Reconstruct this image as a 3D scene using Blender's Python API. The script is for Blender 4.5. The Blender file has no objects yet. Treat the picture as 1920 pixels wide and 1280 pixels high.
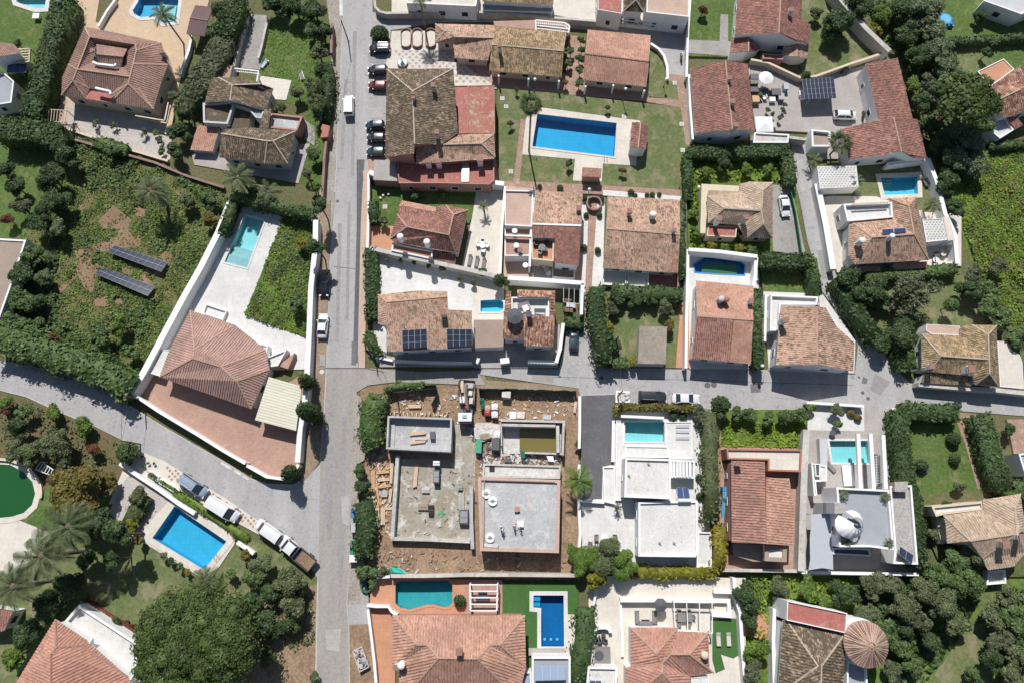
import bpy,bmesh,math,random
import numpy as np
from mathutils import Vector,Matrix
from mathutils.geometry import tessellate_polygon,delaunay_2d_cdt
random.seed(7)
rng = np.random.default_rng(11)
scene = bpy.context.scene
COL = scene.collection
R = math.radians
# ------------------------------------------------------------------ camera, sky, sun, exposure
CAM_H,FPX,TILT = 110.0,1283.0,R(13.6)
cam_data = bpy.data.cameras.new('camera')
cam_data.sensor_fit = 'HORIZONTAL'
cam_data.sensor_width = 36.0
cam_data.lens = 36.0 * FPX / 1920.0
cam_data.clip_start = 0.5
cam_data.clip_end = 3000
cam = bpy.data.objects.new('camera',cam_data)
COL.objects.link(cam)
cam.location = (0,0,CAM_H)
cam.rotation_euler = (TILT,0,0)
scene.camera = cam
SUN_EL = R(51)
SX,SY = 0.17,-1.0            # ground direction in which shadows fall
sun_az = math.atan2(-SX,-SY)  # compass bearing of the sun, clockwise from +Y
world = bpy.data.worlds.new('World')
scene.world = world
world.use_nodes = True
wn = world.node_tree.nodes
sky = wn.new('ShaderNodeTexSky')
sky.sky_type = 'NISHITA'
sky.sun_disc = False
sky.sun_elevation = SUN_EL
sky.sun_rotation = sun_az
sky.altitude = 100
world.node_tree.links.new(sky.outputs[0],wn['Background'].inputs[0])
wn['Background'].inputs[1].default_value = 0.07
sl = bpy.data.lights.new('sun','SUN')
sl.energy = 4.9
sl.angle = R(0.5)
sl.color = (1.0,0.965,0.92)
so = bpy.data.objects.new('sun',sl)
COL.objects.link(so)
so.location = (0,0,150)
_d = Vector((SX,SY,0)).normalized() * math.cos(SUN_EL) + Vector((0,0,-math.sin(SUN_EL)))
so.rotation_euler = _d.to_track_quat('-Z','Y').to_euler()
scene.view_settings.view_transform = 'Standard'
scene.view_settings.look = 'None'
scene.view_settings.exposure = 0.1
scene.view_settings.gamma = 1.0
scene.view_settings.use_curve_mapping = False
scene.cycles.max_bounces = 6
scene.cycles.transparent_max_bounces = 12
scene.cycles.caustics_reflective = False
scene.cycles.caustics_refractive = False
# ------------------------------------------------------------------ surveying: photo pixel + height -> place
CT,ST = math.cos(TILT),math.sin(TILT)
def P(x,y,z=0.0):
 u = (x - 960.0) / FPX
 v = (640.0 - y) / FPX
 s = (CAM_H - z) / (CT - v * ST)
 return Vector((u * s,(v * CT + ST) * s,z))
def q(c,r,pts):
 return [(480 * c + p[0] / 4.0,320 * r + p[1] / 4.0) + tuple(p[2:]) for p in pts]
def PX(pts,z=0.0):
 return [P(p[0],p[1],z) for p in pts]
# ------------------------------------------------------------------ materials
MATS = {}
def _pos(nt):
 g = nt.nodes.new('ShaderNodeNewGeometry')
 return g.outputs['Position']
def _noise(nt,co,scale,detail=3,rough=.6,stretch=None):
 n = nt.nodes.new('ShaderNodeTexNoise')
 n.inputs['Scale'].default_value = scale
 n.inputs['Detail'].default_value = detail
 n.inputs['Roughness'].default_value = rough
 if stretch:
  m = nt.nodes.new('ShaderNodeMapping')
  m.inputs['Scale'].default_value = stretch[:3]
  if len(stretch) > 3: m.inputs['Rotation'].default_value = (0,0,stretch[3])
  nt.links.new(co,m.inputs[0]); co = m.outputs[0]
 nt.links.new(co,n.inputs['Vector'])
 return n.outputs['Fac']
def _ramp(nt,fac,stops):
 r = nt.nodes.new('ShaderNodeValToRGB')
 el = r.color_ramp.elements
 el[0].position,el[0].color = stops[0][0],tuple(stops[0][1]) + (1,)
 el[1].position,el[1].color = stops[-1][0],tuple(stops[-1][1]) + (1,)
 for p,c in stops[1:-1]:
  e = el.new(p); e.color = tuple(c) + (1,)
 nt.links.new(fac,r.inputs[0])
 return r.outputs[0]
def _mix(nt,fac,a,b,mode='MIX'):
 m = nt.nodes.new('ShaderNodeMix'); m.data_type = 'RGBA'; m.blend_type = mode
 for s,v in ((m.inputs[0],fac),(m.inputs[6],a),(m.inputs[7],b)):
  if isinstance(v,(int,float)): s.default_value = v
  elif isinstance(v,tuple): s.default_value = v + (1,) if len(v) == 3 else v
  else: nt.links.new(v,s)
 return m.outputs[2]
def _new(name):
 m = bpy.data.materials.new(name); m.use_nodes = True
 nt = m.node_tree
 b = nt.nodes['Principled BSDF']
 MATS[name] = m
 return m,nt,b
def _bump(nt,b,h,dist,strength=.6):
 n = nt.nodes.new('ShaderNodeBump')
 n.inputs['Strength'].default_value = strength
 n.inputs['Distance'].default_value = dist
 nt.links.new(h,n.inputs['Height']); nt.links.new(n.outputs[0],b.inputs['Normal'])
def mat(name,c1,c2=None,s1=.25,s2=3.0,k=.5,rough=.85,bump=0,c3=None,t3=.62,metal=0,stretch=None,joint=0,crack=0,jd=.86):
 """mottled surface: broad patches from c1 to c2, fine grain, optional stains of c3"""
 m,nt,b = _new(name)
 c2 = c2 or tuple(v * .8 for v in c1)
 co = _pos(nt)
 big = _ramp(nt,_noise(nt,co,s1,4,.6,stretch),[(.35,c1),(.65,c2)])
 fine = _noise(nt,co,s2,4,.7)
 g = _ramp(nt,fine,[(.3,(1 - k * .45,) * 3),(.7,(1 + k * .3,) * 3)])
 col = _mix(nt,1.0,big,g,'MULTIPLY')
 if c3:
  f = _ramp(nt,_noise(nt,co,s1 * 2.3,6,.7),[(t3 - .04,(0,0,0)),(t3 + .06,(1,1,1))])
  col = _mix(nt,f,col,c3)
 if joint:
  br = nt.nodes.new('ShaderNodeTexBrick'); br.offset = 0 if joint > 0 else .5; br.inputs['Scale'].default_value = 1.0
  br.inputs['Brick Width'].default_value = abs(joint); br.inputs['Row Height'].default_value = abs(joint) * (1 if joint > 0 else .5); br.inputs['Mortar Size'].default_value = .022; br.inputs['Mortar Smooth'].default_value = .3
  br.inputs['Color1'].default_value = (1.0,1.0,1.0,1); br.inputs['Color2'].default_value = (.95,.945,.94,1); br.inputs['Mortar'].default_value = (jd,jd,jd,1)
  nt.links.new(co,br.inputs['Vector']); col = _mix(nt,1.0,col,br.outputs['Color'],'MULTIPLY')
 if crack:
  vo = nt.nodes.new('ShaderNodeTexVoronoi'); vo.feature = 'DISTANCE_TO_EDGE'; vo.inputs['Scale'].default_value = .16
  dd = nt.nodes.new('ShaderNodeVectorMath'); dd.operation = 'MULTIPLY_ADD'; dn_ = nt.nodes.new('ShaderNodeTexNoise'); dn_.inputs['Scale'].default_value = .9; dn_.inputs['Detail'].default_value = 5
  nt.links.new(co,dn_.inputs['Vector']); nt.links.new(dn_.outputs['Color'],dd.inputs[0]); dd.inputs[1].default_value = (2.2,2.2,0); nt.links.new(co,dd.inputs[2]); nt.links.new(dd.outputs[0],vo.inputs['Vector'])
  col = _mix(nt,1.0,col,_ramp(nt,vo.outputs['Distance'],[(.002,(.86,.86,.86)),(.010,(1,1,1))]),'MULTIPLY')
 nt.links.new(col,b.inputs['Base Color'])
 b.inputs['Roughness'].default_value = rough
 b.inputs['Metallic'].default_value = metal
 b.inputs['Specular IOR Level'].default_value = .3
 if bump: _bump(nt,b,fine,bump)
 return m
def roofmat(name,cols,stain=None,amt=.5,u=.30,v=.42,rough=.9):
 """clay tiles: one tone per tile, lichen and dirt in patches; UV is in metres (across, down the slope)"""
 m,nt,b = _new(name)
 uv = nt.nodes.new('ShaderNodeUVMap').outputs[0]
 mp = nt.nodes.new('ShaderNodeMapping'); mp.inputs['Scale'].default_value = (1 / u,1 / v,1)
 nt.links.new(uv,mp.inputs[0])
 fl = nt.nodes.new('ShaderNodeVectorMath'); fl.operation = 'FLOOR'
 nt.links.new(mp.outputs[0],fl.inputs[0])
 wn_ = nt.nodes.new('ShaderNodeTexWhiteNoise'); wn_.noise_dimensions = '2D'
 nt.links.new(fl.outputs[0],wn_.inputs['Vector'])
 n = len(cols)
 col = _ramp(nt,wn_.outputs['Value'],[(i / max(1,n - 1),c) for i,c in enumerate(cols)])
 pos = _pos(nt)
 patch = _noise(nt,pos,.22,5,.65)
 tone = _ramp(nt,patch,[(.3,(.74,) * 3),(.7,(1.18,) * 3)])
 col = _mix(nt,1.0,col,tone,'MULTIPLY')
 if stain:
  wn2 = nt.nodes.new('ShaderNodeTexWhiteNoise'); wn2.noise_dimensions = '3D'
  ad = nt.nodes.new('ShaderNodeVectorMath'); ad.inputs[1].default_value = (7.3,1.7,3.1)
  nt.links.new(fl.outputs[0],ad.inputs[0]); nt.links.new(ad.outputs[0],wn2.inputs['Vector'])
  p2 = _noise(nt,pos,1.1,5,.75)
  s = nt.nodes.new('ShaderNodeMath'); s.operation = 'MULTIPLY_ADD'
  nt.links.new(wn2.outputs['Value'],s.inputs[0]); s.inputs[1].default_value = .35
  nt.links.new(p2,s.inputs[2])
  t = 1.0 - amt * .55
  f = _ramp(nt,s.outputs[0],[(t - .12,(0,0,0)),(t + .1,(1,1,1))])
  col = _mix(nt,f,col,stain)
 nt.links.new(col,b.inputs['Base Color'])
 b.inputs['Roughness'].default_value = rough
 b.inputs['Specular IOR Level'].default_value = .25
 wv = nt.nodes.new('ShaderNodeTexWave'); wv.wave_type = 'BANDS'; wv.bands_direction = 'Y'
 wv.inputs['Scale'].default_value = .5 / v / 3.14159 * 3.14159 / 1.0
 nt.links.new(uv,wv.inputs['Vector'])
 _bump(nt,b,wv.outputs['Fac'],.03,.5)
 return m
def leafmat(name,cols,trans=.15):
 m,nt,b = _new(name)
 g = nt.nodes.new('ShaderNodeNewGeometry')
 col = _ramp(nt,g.outputs['Random Per Island'],[(i / (len(cols) - 1),c) for i,c in enumerate(cols)])
 tone = _ramp(nt,_noise(nt,g.outputs['Position'],.45,3),[(.3,(.7,) * 3),(.7,(1.25,) * 3)])
 col = _mix(nt,1.0,col,tone,'MULTIPLY')
 nt.links.new(col,b.inputs['Base Color'])
 b.inputs['Roughness'].default_value = .6
 b.inputs['Specular IOR Level'].default_value = .25
 tr = nt.nodes.new('ShaderNodeBsdfTranslucent')
 nt.links.new(_mix(nt,.5,col,(.25,.4,.05)),tr.inputs[0])
 mx = nt.nodes.new('ShaderNodeMixShader'); mx.inputs[0].default_value = trans
 nt.links.new(b.outputs[0],mx.inputs[1]); nt.links.new(tr.outputs[0],mx.inputs[2])
 nt.links.new(mx.outputs[0],nt.nodes['Material Output'].inputs[0])
 return m
def watermat(name,tint,rough=.02,clear=True,solid=None):
 m,nt,b = _new(name)
 out = nt.nodes['Material Output']
 gl = nt.nodes.new('ShaderNodeBsdfGlossy'); gl.inputs['Roughness'].default_value = rough
 if clear:
  tr = nt.nodes.new('ShaderNodeBsdfTransparent'); tr.inputs[0].default_value = tint + (1,)
 else:
  tr = b; b.inputs['Base Color'].default_value = tint + (1,); b.inputs['Roughness'].default_value = .3
 fr = nt.nodes.new('ShaderNodeFresnel'); fr.inputs[0].default_value = 1.33
 n = nt.nodes.new('ShaderNodeBump'); n.inputs['Distance'].default_value = .05; n.inputs['Strength'].default_value = .35
 nt.links.new(_noise(nt,_pos(nt),2.2,3),n.inputs['Height'])
 nt.links.new(n.outputs[0],gl.inputs['Normal']); nt.links.new(n.outputs[0],fr.inputs['Normal'])
 mx = nt.nodes.new('ShaderNodeMixShader')
 nt.links.new(fr.outputs[0],mx.inputs[0])
 nt.links.new(tr.outputs[0],mx.inputs[1]); nt.links.new(gl.outputs[0],mx.inputs[2])
 nt.links.new(mx.outputs[0],out.inputs[0])
 return m
def plain(name,c,rough=.5,metal=0,coat=0,spec=.5):
 m,nt,b = _new(name)
 v = _ramp(nt,_noise(nt,_pos(nt),1.7,3),[(.3,tuple(x * .93 for x in c)),(.7,c)])
 nt.links.new(v,b.inputs['Base Color'])
 b.inputs['Roughness'].default_value = rough
 b.inputs['Metallic'].default_value = metal
 b.inputs['Coat Weight'].default_value = coat
 b.inputs['Specular IOR Level'].default_value = spec
 return m
# ground covers
mat('earth_green',(.10,.12,.045),(.14,.13,.065),.12,2.5,1.0,.95,c3=(.16,.12,.07),t3=.63)
mat('lawn_lush',(.072,.125,.028),(.10,.15,.042),.22,2.2,.9,.95,c3=(.16,.17,.07),t3=.58)
mat('lawn_dry',(.155,.17,.075),(.105,.142,.05),.16,2.0,.7,.95,c3=(.22,.195,.12),t3=.56)
mat('lawn_turf',(.055,.135,.035),(.05,.12,.03),.3,3,.3,.95)
mat('scrub',(.09,.125,.04),(.15,.135,.06),.2,1.3,1.0,.95,c3=(.27,.18,.12),t3=.60)
mat('meadow',(.13,.19,.035),(.085,.13,.03),.25,1.2,1.0,.95,c3=(.12,.135,.04),t3=.63)
mat('soil',(.25,.165,.105),(.33,.235,.155),.3,2.5,1.0,.95,c3=(.18,.125,.085),t3=.57)
mat('bare_earth',(.27,.18,.115),(.22,.145,.09),.3,3,.8,.95)
mat('leaf_litter',(.17,.11,.065),(.10,.115,.045),.5,4,.9,.95)
mat('gravel_pale',(.50,.46,.42),(.42,.39,.37),.5,5,.7,.95,c3=(.36,.33,.32),t3=.62)
# roads and paving
mat('asphalt',(.385,.378,.375),(.325,.32,.32),.35,4,.4,.92,c3=(.235,.23,.225),t3=.62,stretch=(1,.16,1),crack=1)
mat('asphalt_brown',(.335,.312,.293),(.285,.267,.252),.5,3,.4,.92,c3=(.33,.31,.295),t3=.6,stretch=(1,.09,1),crack=1)
mat('asphalt_dark',(.125,.125,.135),(.10,.10,.11),.3,3,.4,.9,c3=(.17,.17,.175),t3=.63)
mat('concrete_path',(.34,.33,.315),(.28,.265,.25),.3,3,.45,.9,c3=(.23,.21,.19),t3=.6)
mat('verge',(.36,.335,.30),(.29,.26,.225),.3,3,.8,.95,c3=(.22,.19,.15),t3=.58)
mat('verge_earth',(.25,.185,.13),(.30,.235,.17),.3,3,.7,.95)
mat('patio_white',(.63,.625,.61),(.555,.55,.535),.3,2,.22,.75,c3=(.49,.48,.465),t3=.63,joint=.9)
mat('patio_grey',(.40,.37,.35),(.35,.32,.30),.3,3,.3,.85,joint=1.0)
mat('patio_beige',(.55,.42,.29),(.50,.38,.26),.2,3,.25,.85,c3=(.60,.47,.35),t3=.62,joint=1.2)
mat('patio_cream',(.64,.60,.53),(.56,.52,.46),.25,2,.25,.85,c3=(.50,.46,.40),t3=.64,joint=.8)
mat('patio_pink',(.42,.27,.21),(.37,.235,.185),.3,3,.4,.85,c3=(.45,.31,.25),t3=.62,joint=-.8)
mat('patio_salmon',(.52,.27,.165),(.47,.24,.15),.4,3,.2,.8,joint=.6)
mat('patio_pale_pink',(.52,.38,.31),(.46,.33,.27),.4,3,.25,.8,joint=.6)
mat('brick_path',(.40,.26,.20),(.31,.21,.165),.6,5,.8,.9,c3=(.45,.33,.26),t3=.58,joint=-.6,jd=.7)
mat('terrace_red',(.42,.15,.125),(.35,.13,.105),.5,2,.5,.75,c3=(.42,.24,.19),t3=.58,joint=.5)
mat('terrace_peeling',(.36,.12,.095),(.34,.17,.11),.35,3,.8,.8,c3=(.40,.29,.24),t3=.55)
mat('concrete',(.45,.455,.46),(.37,.375,.38),.3,2.5,.45,.85,c3=(.53,.525,.51),t3=.58,joint=3.2)
mat('concrete_stained',(.36,.34,.30),(.28,.235,.17),.22,2,.5,.8,c3=(.52,.51,.48),t3=.57)
mat('lime',(.60,.59,.57),(.48,.46,.43),.5,3,.5,.95,c3=(.30,.29,.28),t3=.62)
mat('kerb',(.45,.44,.42),(.38,.37,.355),.5,4,.4,.9)
mat('line_white',(.66,.66,.64),(.50,.50,.49),1.2,6,.5,.8)
mat('iron_cover',(.13,.13,.135),(.10,.10,.105),2,6,.3,.7)
mat('asphalt_patch',(.14,.14,.145),(.17,.165,.16),.8,4,.4,.92)
# masonry
mat('stucco_white',(.77,.77,.76),(.70,.70,.69),.5,2,.2,.8,c3=(.55,.54,.51),t3=.64)
mat('stucco_grey',(.50,.51,.52),(.44,.45,.46),.3,2,.15,.8)
mat('stucco_cream',(.60,.50,.38),(.55,.46,.35),.3,2,.15,.8)
mat('stucco_pink',(.42,.23,.19),(.36,.20,.165),.3,3,.3,.85)
mat('stucco_brown',(.28,.18,.15),(.24,.155,.13),.3,3,.3,.85)
mat('weathered_wall',(.52,.50,.46),(.42,.40,.37),.3,2,.4,.85,c3=(.33,.31,.28),t3=.6)
mat('stone_cream',(.62,.54,.40),(.56,.49,.36),.4,3,.3,.8)
mat('roof_flat_pale',(.63,.62,.59),(.55,.54,.51),.4,4,.4,.9,c3=(.45,.44,.41),t3=.62)
mat('roof_flat_grey',(.32,.34,.37),(.29,.305,.33),.4,4,.15,.85)
mat('roof_gravel',(.42,.40,.38),(.34,.325,.31),1,6,1.0,.95,c3=(.25,.24,.23),t3=.6)
mat('corrugated_cream',(.60,.59,.47),(.54,.52,.42),.2,2,.15,.6,stretch=(1,4,1))
mat('roof_brown_felt',(.31,.27,.225),(.26,.225,.19),.4,3,.5,.9,c3=(.20,.17,.14),t3=.6)
mat('membrane_brown',(.33,.26,.21),(.28,.22,.185),.3,3,.25,.8)
mat('felt_mauve',(.145,.095,.10),(.125,.08,.085),.3,3,.2,.8)
# roofs
BR = [(.50,.325,.24),(.43,.27,.195),(.56,.385,.29),(.37,.23,.165)]
roofmat('tile_warm',BR,(.17,.13,.095),.42)
roofmat('tile_weathered',[(.34,.25,.175),(.29,.21,.15),(.39,.30,.215),(.25,.165,.115)],(.10,.08,.055),.75)
roofmat('tile_ochre',[(.44,.32,.19),(.38,.26,.16),(.50,.37,.23)],(.17,.13,.075),.6)
roofmat('tile_pinkbrown',[(.35,.22,.18),(.30,.185,.15),(.39,.255,.21)],(.22,.145,.12),.3)
roofmat('tile_rose',[(.42,.27,.225),(.37,.235,.195),(.46,.305,.26)],(.27,.18,.15),.25)
roofmat('tile_red',[(.36,.175,.135),(.30,.145,.115),(.42,.215,.17),(.25,.12,.095)],(.16,.095,.08),.5)
roofmat('tile_brick',[(.41,.215,.17),(.35,.18,.14),(.46,.26,.205)],(.22,.14,.11),.5)
roofmat('tile_orange',[(.44,.24,.18),(.39,.21,.155),(.49,.28,.215)],(.30,.165,.125),.35)
roofmat('tile_salmon',[(.48,.285,.215),(.42,.25,.185),(.54,.335,.26)],(.33,.17,.12),.4)
roofmat('tile_mixed',[(.50,.28,.19),(.27,.13,.095),(.60,.42,.30),(.38,.19,.13),(.20,.10,.08)],(.15,.08,.06),.5,u=.45,v=.5)
roofmat('tile_pale',[(.50,.38,.28),(.44,.33,.24),(.56,.44,.34)],(.30,.23,.17),.5)
mat('ridge_tile',(.47,.31,.23),(.38,.25,.185),.8,4,.5,.9)
mat('ridge_pale',(.46,.39,.31),(.36,.30,.24),.8,4,.5,.9)
mat('ridge_dark',(.30,.17,.13),(.26,.15,.12),.8,4,.5,.9)
# foliage
leafmat('leaf_dark',[(.027,.050,.018),(.050,.085,.030),(.085,.131,.050)])
leafmat('leaf_mid',[(.046,.083,.025),(.081,.132,.041),(.138,.201,.075)])
leafmat('leaf_olive',[(.065,.089,.037),(.103,.127,.056),(.157,.178,.092)])
leafmat('leaf_bright',[(.065,.12,.018),(.10,.17,.028),(.16,.23,.05)])
leafmat('leaf_yellow',[(.13,.15,.02),(.20,.18,.02),(.25,.21,.03),(.08,.12,.02)])
leafmat('leaf_pine',[(.039,.063,.016),(.061,.095,.024),(.095,.137,.041)])
leafmat('leaf_greyish',[(.056,.076,.036),(.095,.114,.058),(.151,.162,.095)])
leafmat('leaf_palm',[(.05,.072,.028),(.09,.115,.05),(.15,.175,.09)])
leafmat('leaf_amber',[(.09,.10,.02),(.16,.12,.03),(.20,.14,.04),(.06,.09,.02)])
leafmat('leaf_meadow',[(.09,.16,.016),(.15,.245,.026),(.24,.33,.045)])
leafmat('leaf_sage',[(.06,.09,.04),(.11,.15,.075),(.19,.235,.14)])
leafmat('leaf_straw',[(.10,.11,.04),(.17,.155,.065),(.13,.15,.05),(.21,.17,.10)])
leafmat('leaf_red',[(.20,.07,.04),(.14,.05,.03),(.07,.06,.03)])
mat('bark',(.16,.12,.09),(.11,.085,.065),1,5,.8,.95)
mat('bark_pale',(.26,.23,.20),(.20,.175,.15),1,5,.8,.95)
# water
watermat('water_clear',(.62,.90,.95))
watermat('water_deep',(.42,.80,.91))
watermat('water_green',(.012,.085,.018),clear=False)
watermat('water_murky',(.16,.13,.035),clear=False)
mat('pool_blue',(.10,.50,.74),(.085,.45,.70),.6,8,.25,.5,joint=.7,jd=.82)
mat('pool_light',(.22,.66,.80),(.19,.61,.76),.6,8,.25,.5,joint=.7,jd=.85)
mat('pool_navy',(.04,.20,.44),(.035,.18,.41),.6,8,.25,.5,joint=.7,jd=.82)
mat('pool_aqua',(.56,.76,.74),(.52,.72,.70),.6,8,.15,.5,joint=.7,jd=.82)
mat('pool_teal',(.10,.42,.42),(.08,.36,.38),.6,8,.3,.5,joint=.7,jd=.82)
# fittings
plain('glass_dark',(.03,.04,.05),.12,spec=.8)
plain('frame_white',(.75,.75,.74),.5)
plain('frame_dark',(.06,.06,.065),.5)
plain('metal_grey',(.45,.46,.47),.35,.6)
plain('metal_dark',(.10,.10,.11),.5,.3)
plain('white_plastic',(.78,.78,.77),.45)
plain('cushion_grey',(.20,.19,.185),.9)
plain('cushion_cream',(.55,.50,.45),.9)
plain('canvas_dark',(.09,.095,.11),.9)
plain('canvas_white',(.80,.80,.79),.8)
plain('canvas_grey',(.40,.43,.47),.8)
plain('pv_glass',(.028,.036,.06),.22,spec=.6)
plain('pv_blue',(.03,.06,.15),.22,spec=.6)
plain('pv_pale',(.24,.31,.42),.25,spec=.6)
plain('wood_pale',(.60,.46,.34),.8)
plain('wood_orange',(.55,.36,.20),.8)
plain('wood_dark',(.16,.10,.07),.8)
plain('terracotta',(.38,.17,.11),.85)
plain('green_net',(.02,.12,.07),.9)
plain('green_paint',(.05,.30,.16),.6)
plain('teal_sheet',(.03,.38,.30),.6)
plain('blue_plastic',(.04,.22,.52),.5)
plain('sky_plastic',(.14,.42,.62),.45)
plain('green_bin',(.04,.26,.13),.5)
plain('red_paint',(.40,.04,.04),.5)
plain('rubber',(.02,.02,.02),.8)
plain('lamp_glass',(.80,.80,.80),.3)
plain('brick_red',(.36,.16,.11),.85)
for n_,c_ in dict(car_black=(.012,.013,.016),car_white=(.78,.79,.80),car_silver=(.50,.53,.57),car_blue=(.30,.38,.45),car_graphite=(.035,.04,.05),
       car_red=(.16,.02,.02),car_teal=(.02,.05,.055),car_navy=(.02,.04,.07)).items():
 plain(n_,c_,.28,.15,.8)
plain('trim_black',(.015,.015,.016),.5)
plain('tail_red',(.35,.02,.02),.3)
plain('rim_metal',(.4,.4,.42),.35,.7)
plain('headlamp',(.75,.77,.8),.15)
# ------------------------------------------------------------------ object helpers
def mesh_obj(name,vs,fs,mats,parent=None,midx=None,uvs=None,smooth=False,loc=None):
 me = bpy.data.meshes.new(name)
 if loc is not None: vs = [(v[0] - loc[0],v[1] - loc[1],v[2] - loc[2]) for v in vs]
 me.from_pydata([tuple(v) for v in vs],[],[tuple(f) for f in fs])
 return link_mesh(name,me,mats,parent,midx,uvs,smooth,loc)
def link_mesh(name,me,mats,parent=None,midx=None,uvs=None,smooth=False,loc=None):
 if isinstance(mats,str): mats = [mats]
 for m in mats: me.materials.append(MATS[m])
 if midx is not None: me.polygons.foreach_set('material_index',midx)
 if uvs is not None:
  l = me.uv_layers.new(name='UVMap')
  l.data.foreach_set('uv',np.asarray(uvs,dtype=np.float32).ravel())
 if smooth: me.polygons.foreach_set('use_smooth',[True] * len(me.polygons))
 me.update()
 o = bpy.data.objects.new(name,me)
 COL.objects.link(o)
 if loc is not None: o.location = loc
 if parent is not None: attach(o,parent)
 return o
def wloc(p):
 v = Vector(p.location)
 while p.parent: p = p.parent; v = v + p.location
 return v
def attach(o,parent):
 """parents are never rotated when their parts are attached this way"""
 o.parent = parent
 o.location = o.location - wloc(parent)
def thing(name,label,cat,loc=(0,0,0),group=None):
 o = bpy.data.objects.new(name,None); COL.objects.link(o)
 o.empty_display_size = .3
 o.location = loc
 o['label'] = label; o['category'] = cat
 if group: o['group'] = group
 return o
def tag(o,label,cat,group=None):
 o['label'] = label; o['category'] = cat
 if group: o['group'] = group
 return o
def setting(o,kind='structure'):
 o['kind'] = kind; return o
class MB:
 def __init__(s): s.v = []; s.f = []; s.m = []; s.mats = []
 def mi(s,m):
  if m not in s.mats: s.mats.append(m)
  return s.mats.index(m)
 def add(s,vs,fs,m):
  n = len(s.v); i = s.mi(m)
  s.v += [tuple(v) for v in vs]
  for f in fs: s.f.append(tuple(n + k for k in f)); s.m.append(i)
 def box(s,c,d,m,rz=0,rx=0,ry=0):
  M_ = Matrix.Translation(Vector(c)) @ Matrix.Rotation(rz,4,'Z') @ Matrix.Rotation(ry,4,'Y') @ Matrix.Rotation(rx,4,'X')
  vs = [M_ @ Vector((sx * d[0] / 2,sy * d[1] / 2,sz * d[2] / 2)) for sx in (-1,1) for sy in (-1,1) for sz in (-1,1)]
  s.add(vs,[(0,1,3,2),(4,6,7,5),(0,4,5,1),(2,3,7,6),(0,2,6,4),(1,5,7,3)],m)
 def bar(s,a,b,w,h,m,up=Vector((0,0,1))):
  a,b = Vector(a),Vector(b); d = b - a
  x = d.normalized(); y = up.cross(x)
  if y.length < 1e-4: y = Vector((1,0,0)).cross(x)
  y.normalize(); z = x.cross(y)
  vs = []
  for p in (a,b):
   for sy,sz in ((-1,-1),(1,-1),(1,1),(-1,1)): vs.append(p + y * sy * w / 2 + z * sz * h / 2)
  s.add(vs,[(3,2,1,0),(4,5,6,7),(0,1,5,4),(1,2,6,5),(2,3,7,6),(3,0,4,7)],m)
 def cyl(s,c,r0,r1,h,m,n=12):
  c = Vector(c)
  vs = [c + Vector((math.cos(2 * math.pi * i / n) * r0,math.sin(2 * math.pi * i / n) * r0,0)) for i in range(n)]
  vs += [c + Vector((math.cos(2 * math.pi * i / n) * r1,math.sin(2 * math.pi * i / n) * r1,h)) for i in range(n)]
  fs = [(i,(i + 1) % n,n + (i + 1) % n,n + i) for i in range(n)] + [tuple(range(n - 1,-1,-1)),tuple(range(n,2 * n))]
  s.add(vs,fs,m)
 def tube(s,pts,r,m,n=6):
  for a,b in zip(pts[:-1],pts[1:]):
   a,b = Vector(a),Vector(b)
   d = (b - a); qq = d.to_track_quat('Z','Y').to_matrix()
   vs = []
   for p in (a,b):
    for i in range(n):
     t = 2 * math.pi * i / n
     vs.append(p + qq @ Vector((math.cos(t) * r,math.sin(t) * r,0)))
   s.add(vs,[(i,(i + 1) % n,n + (i + 1) % n,n + i) for i in range(n)] + [tuple(range(n - 1,-1,-1)),tuple(range(n,2 * n))],m)
 def ball(s,c,r,m,sc=(1,1,1),n=10,k=6):
  c = Vector(c); vs = [c + Vector((0,0,-r * sc[2]))]
  for j in range(1,k):
   a = math.pi * j / k - math.pi / 2
   for i in range(n):
    t = 2 * math.pi * i / n
    vs.append(c + Vector((math.cos(a) * math.cos(t) * r * sc[0],math.cos(a) * math.sin(t) * r * sc[1],math.sin(a) * r * sc[2])))
  vs.append(c + Vector((0,0,r * sc[2])))
  fs = [(0,1 + (i + 1) % n,1 + i) for i in range(n)]
  for j in range(k - 2):
   for i in range(n):
    a = 1 + j * n + i; b = 1 + j * n + (i + 1) % n
    fs.append((a,b,b + n,a + n))
  o = 1 + (k - 2) * n; e = len(vs) - 1
  fs += [(o + i,o + (i + 1) % n,e) for i in range(n)]
  s.add(vs,fs,m)
 def prism(s,poly,z0,z1,m,mside=None):
  """poly: list of 2D/3D points (any orientation); top at z1 (or own z when z1 is None)"""
  poly = [Vector((p[0],p[1],p[2] if len(p) > 2 else 0)) for p in poly]
  if area(poly) < 0: poly.reverse()
  n = len(poly)
  top = [Vector((p.x,p.y,p.z if z1 is None else z1)) for p in poly]
  bot = [Vector((p.x,p.y,z0)) for p in poly]
  tri = tess(top)
  s.add(top,tri,m)
  s.add(bot + top,[(i,(i + 1) % n,n + (i + 1) % n,n + i) for i in range(n)],mside or m)
  s.add(bot,[t[::-1] for t in tri],mside or m)
 def build(s,name,parent=None,loc=None,smooth=False):
  return mesh_obj(name,s.v,s.f,s.mats,parent,s.m,None,smooth,loc)
def area(p):
 return sum(p[i][0] * p[(i + 1) % len(p)][1] - p[(i + 1) % len(p)][0] * p[i][1] for i in range(len(p))) / 2
def tess(poly,holes=()):
 flat = [Vector((p[0],p[1],0)) for p in poly]
 loops = [flat] + [[Vector((p[0],p[1],0)) for p in h] for h in holes]
 pts = [p for l in loops for p in l]
 out = []
 for t in tessellate_polygon(loops):
  a,b,c = (pts[i] for i in t)
  cr = (b - a).cross(c - a).z
  if abs(cr) < 1e-7: continue
  out.append(tuple(t) if cr > 0 else tuple(t[::-1]))
 return out
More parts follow.
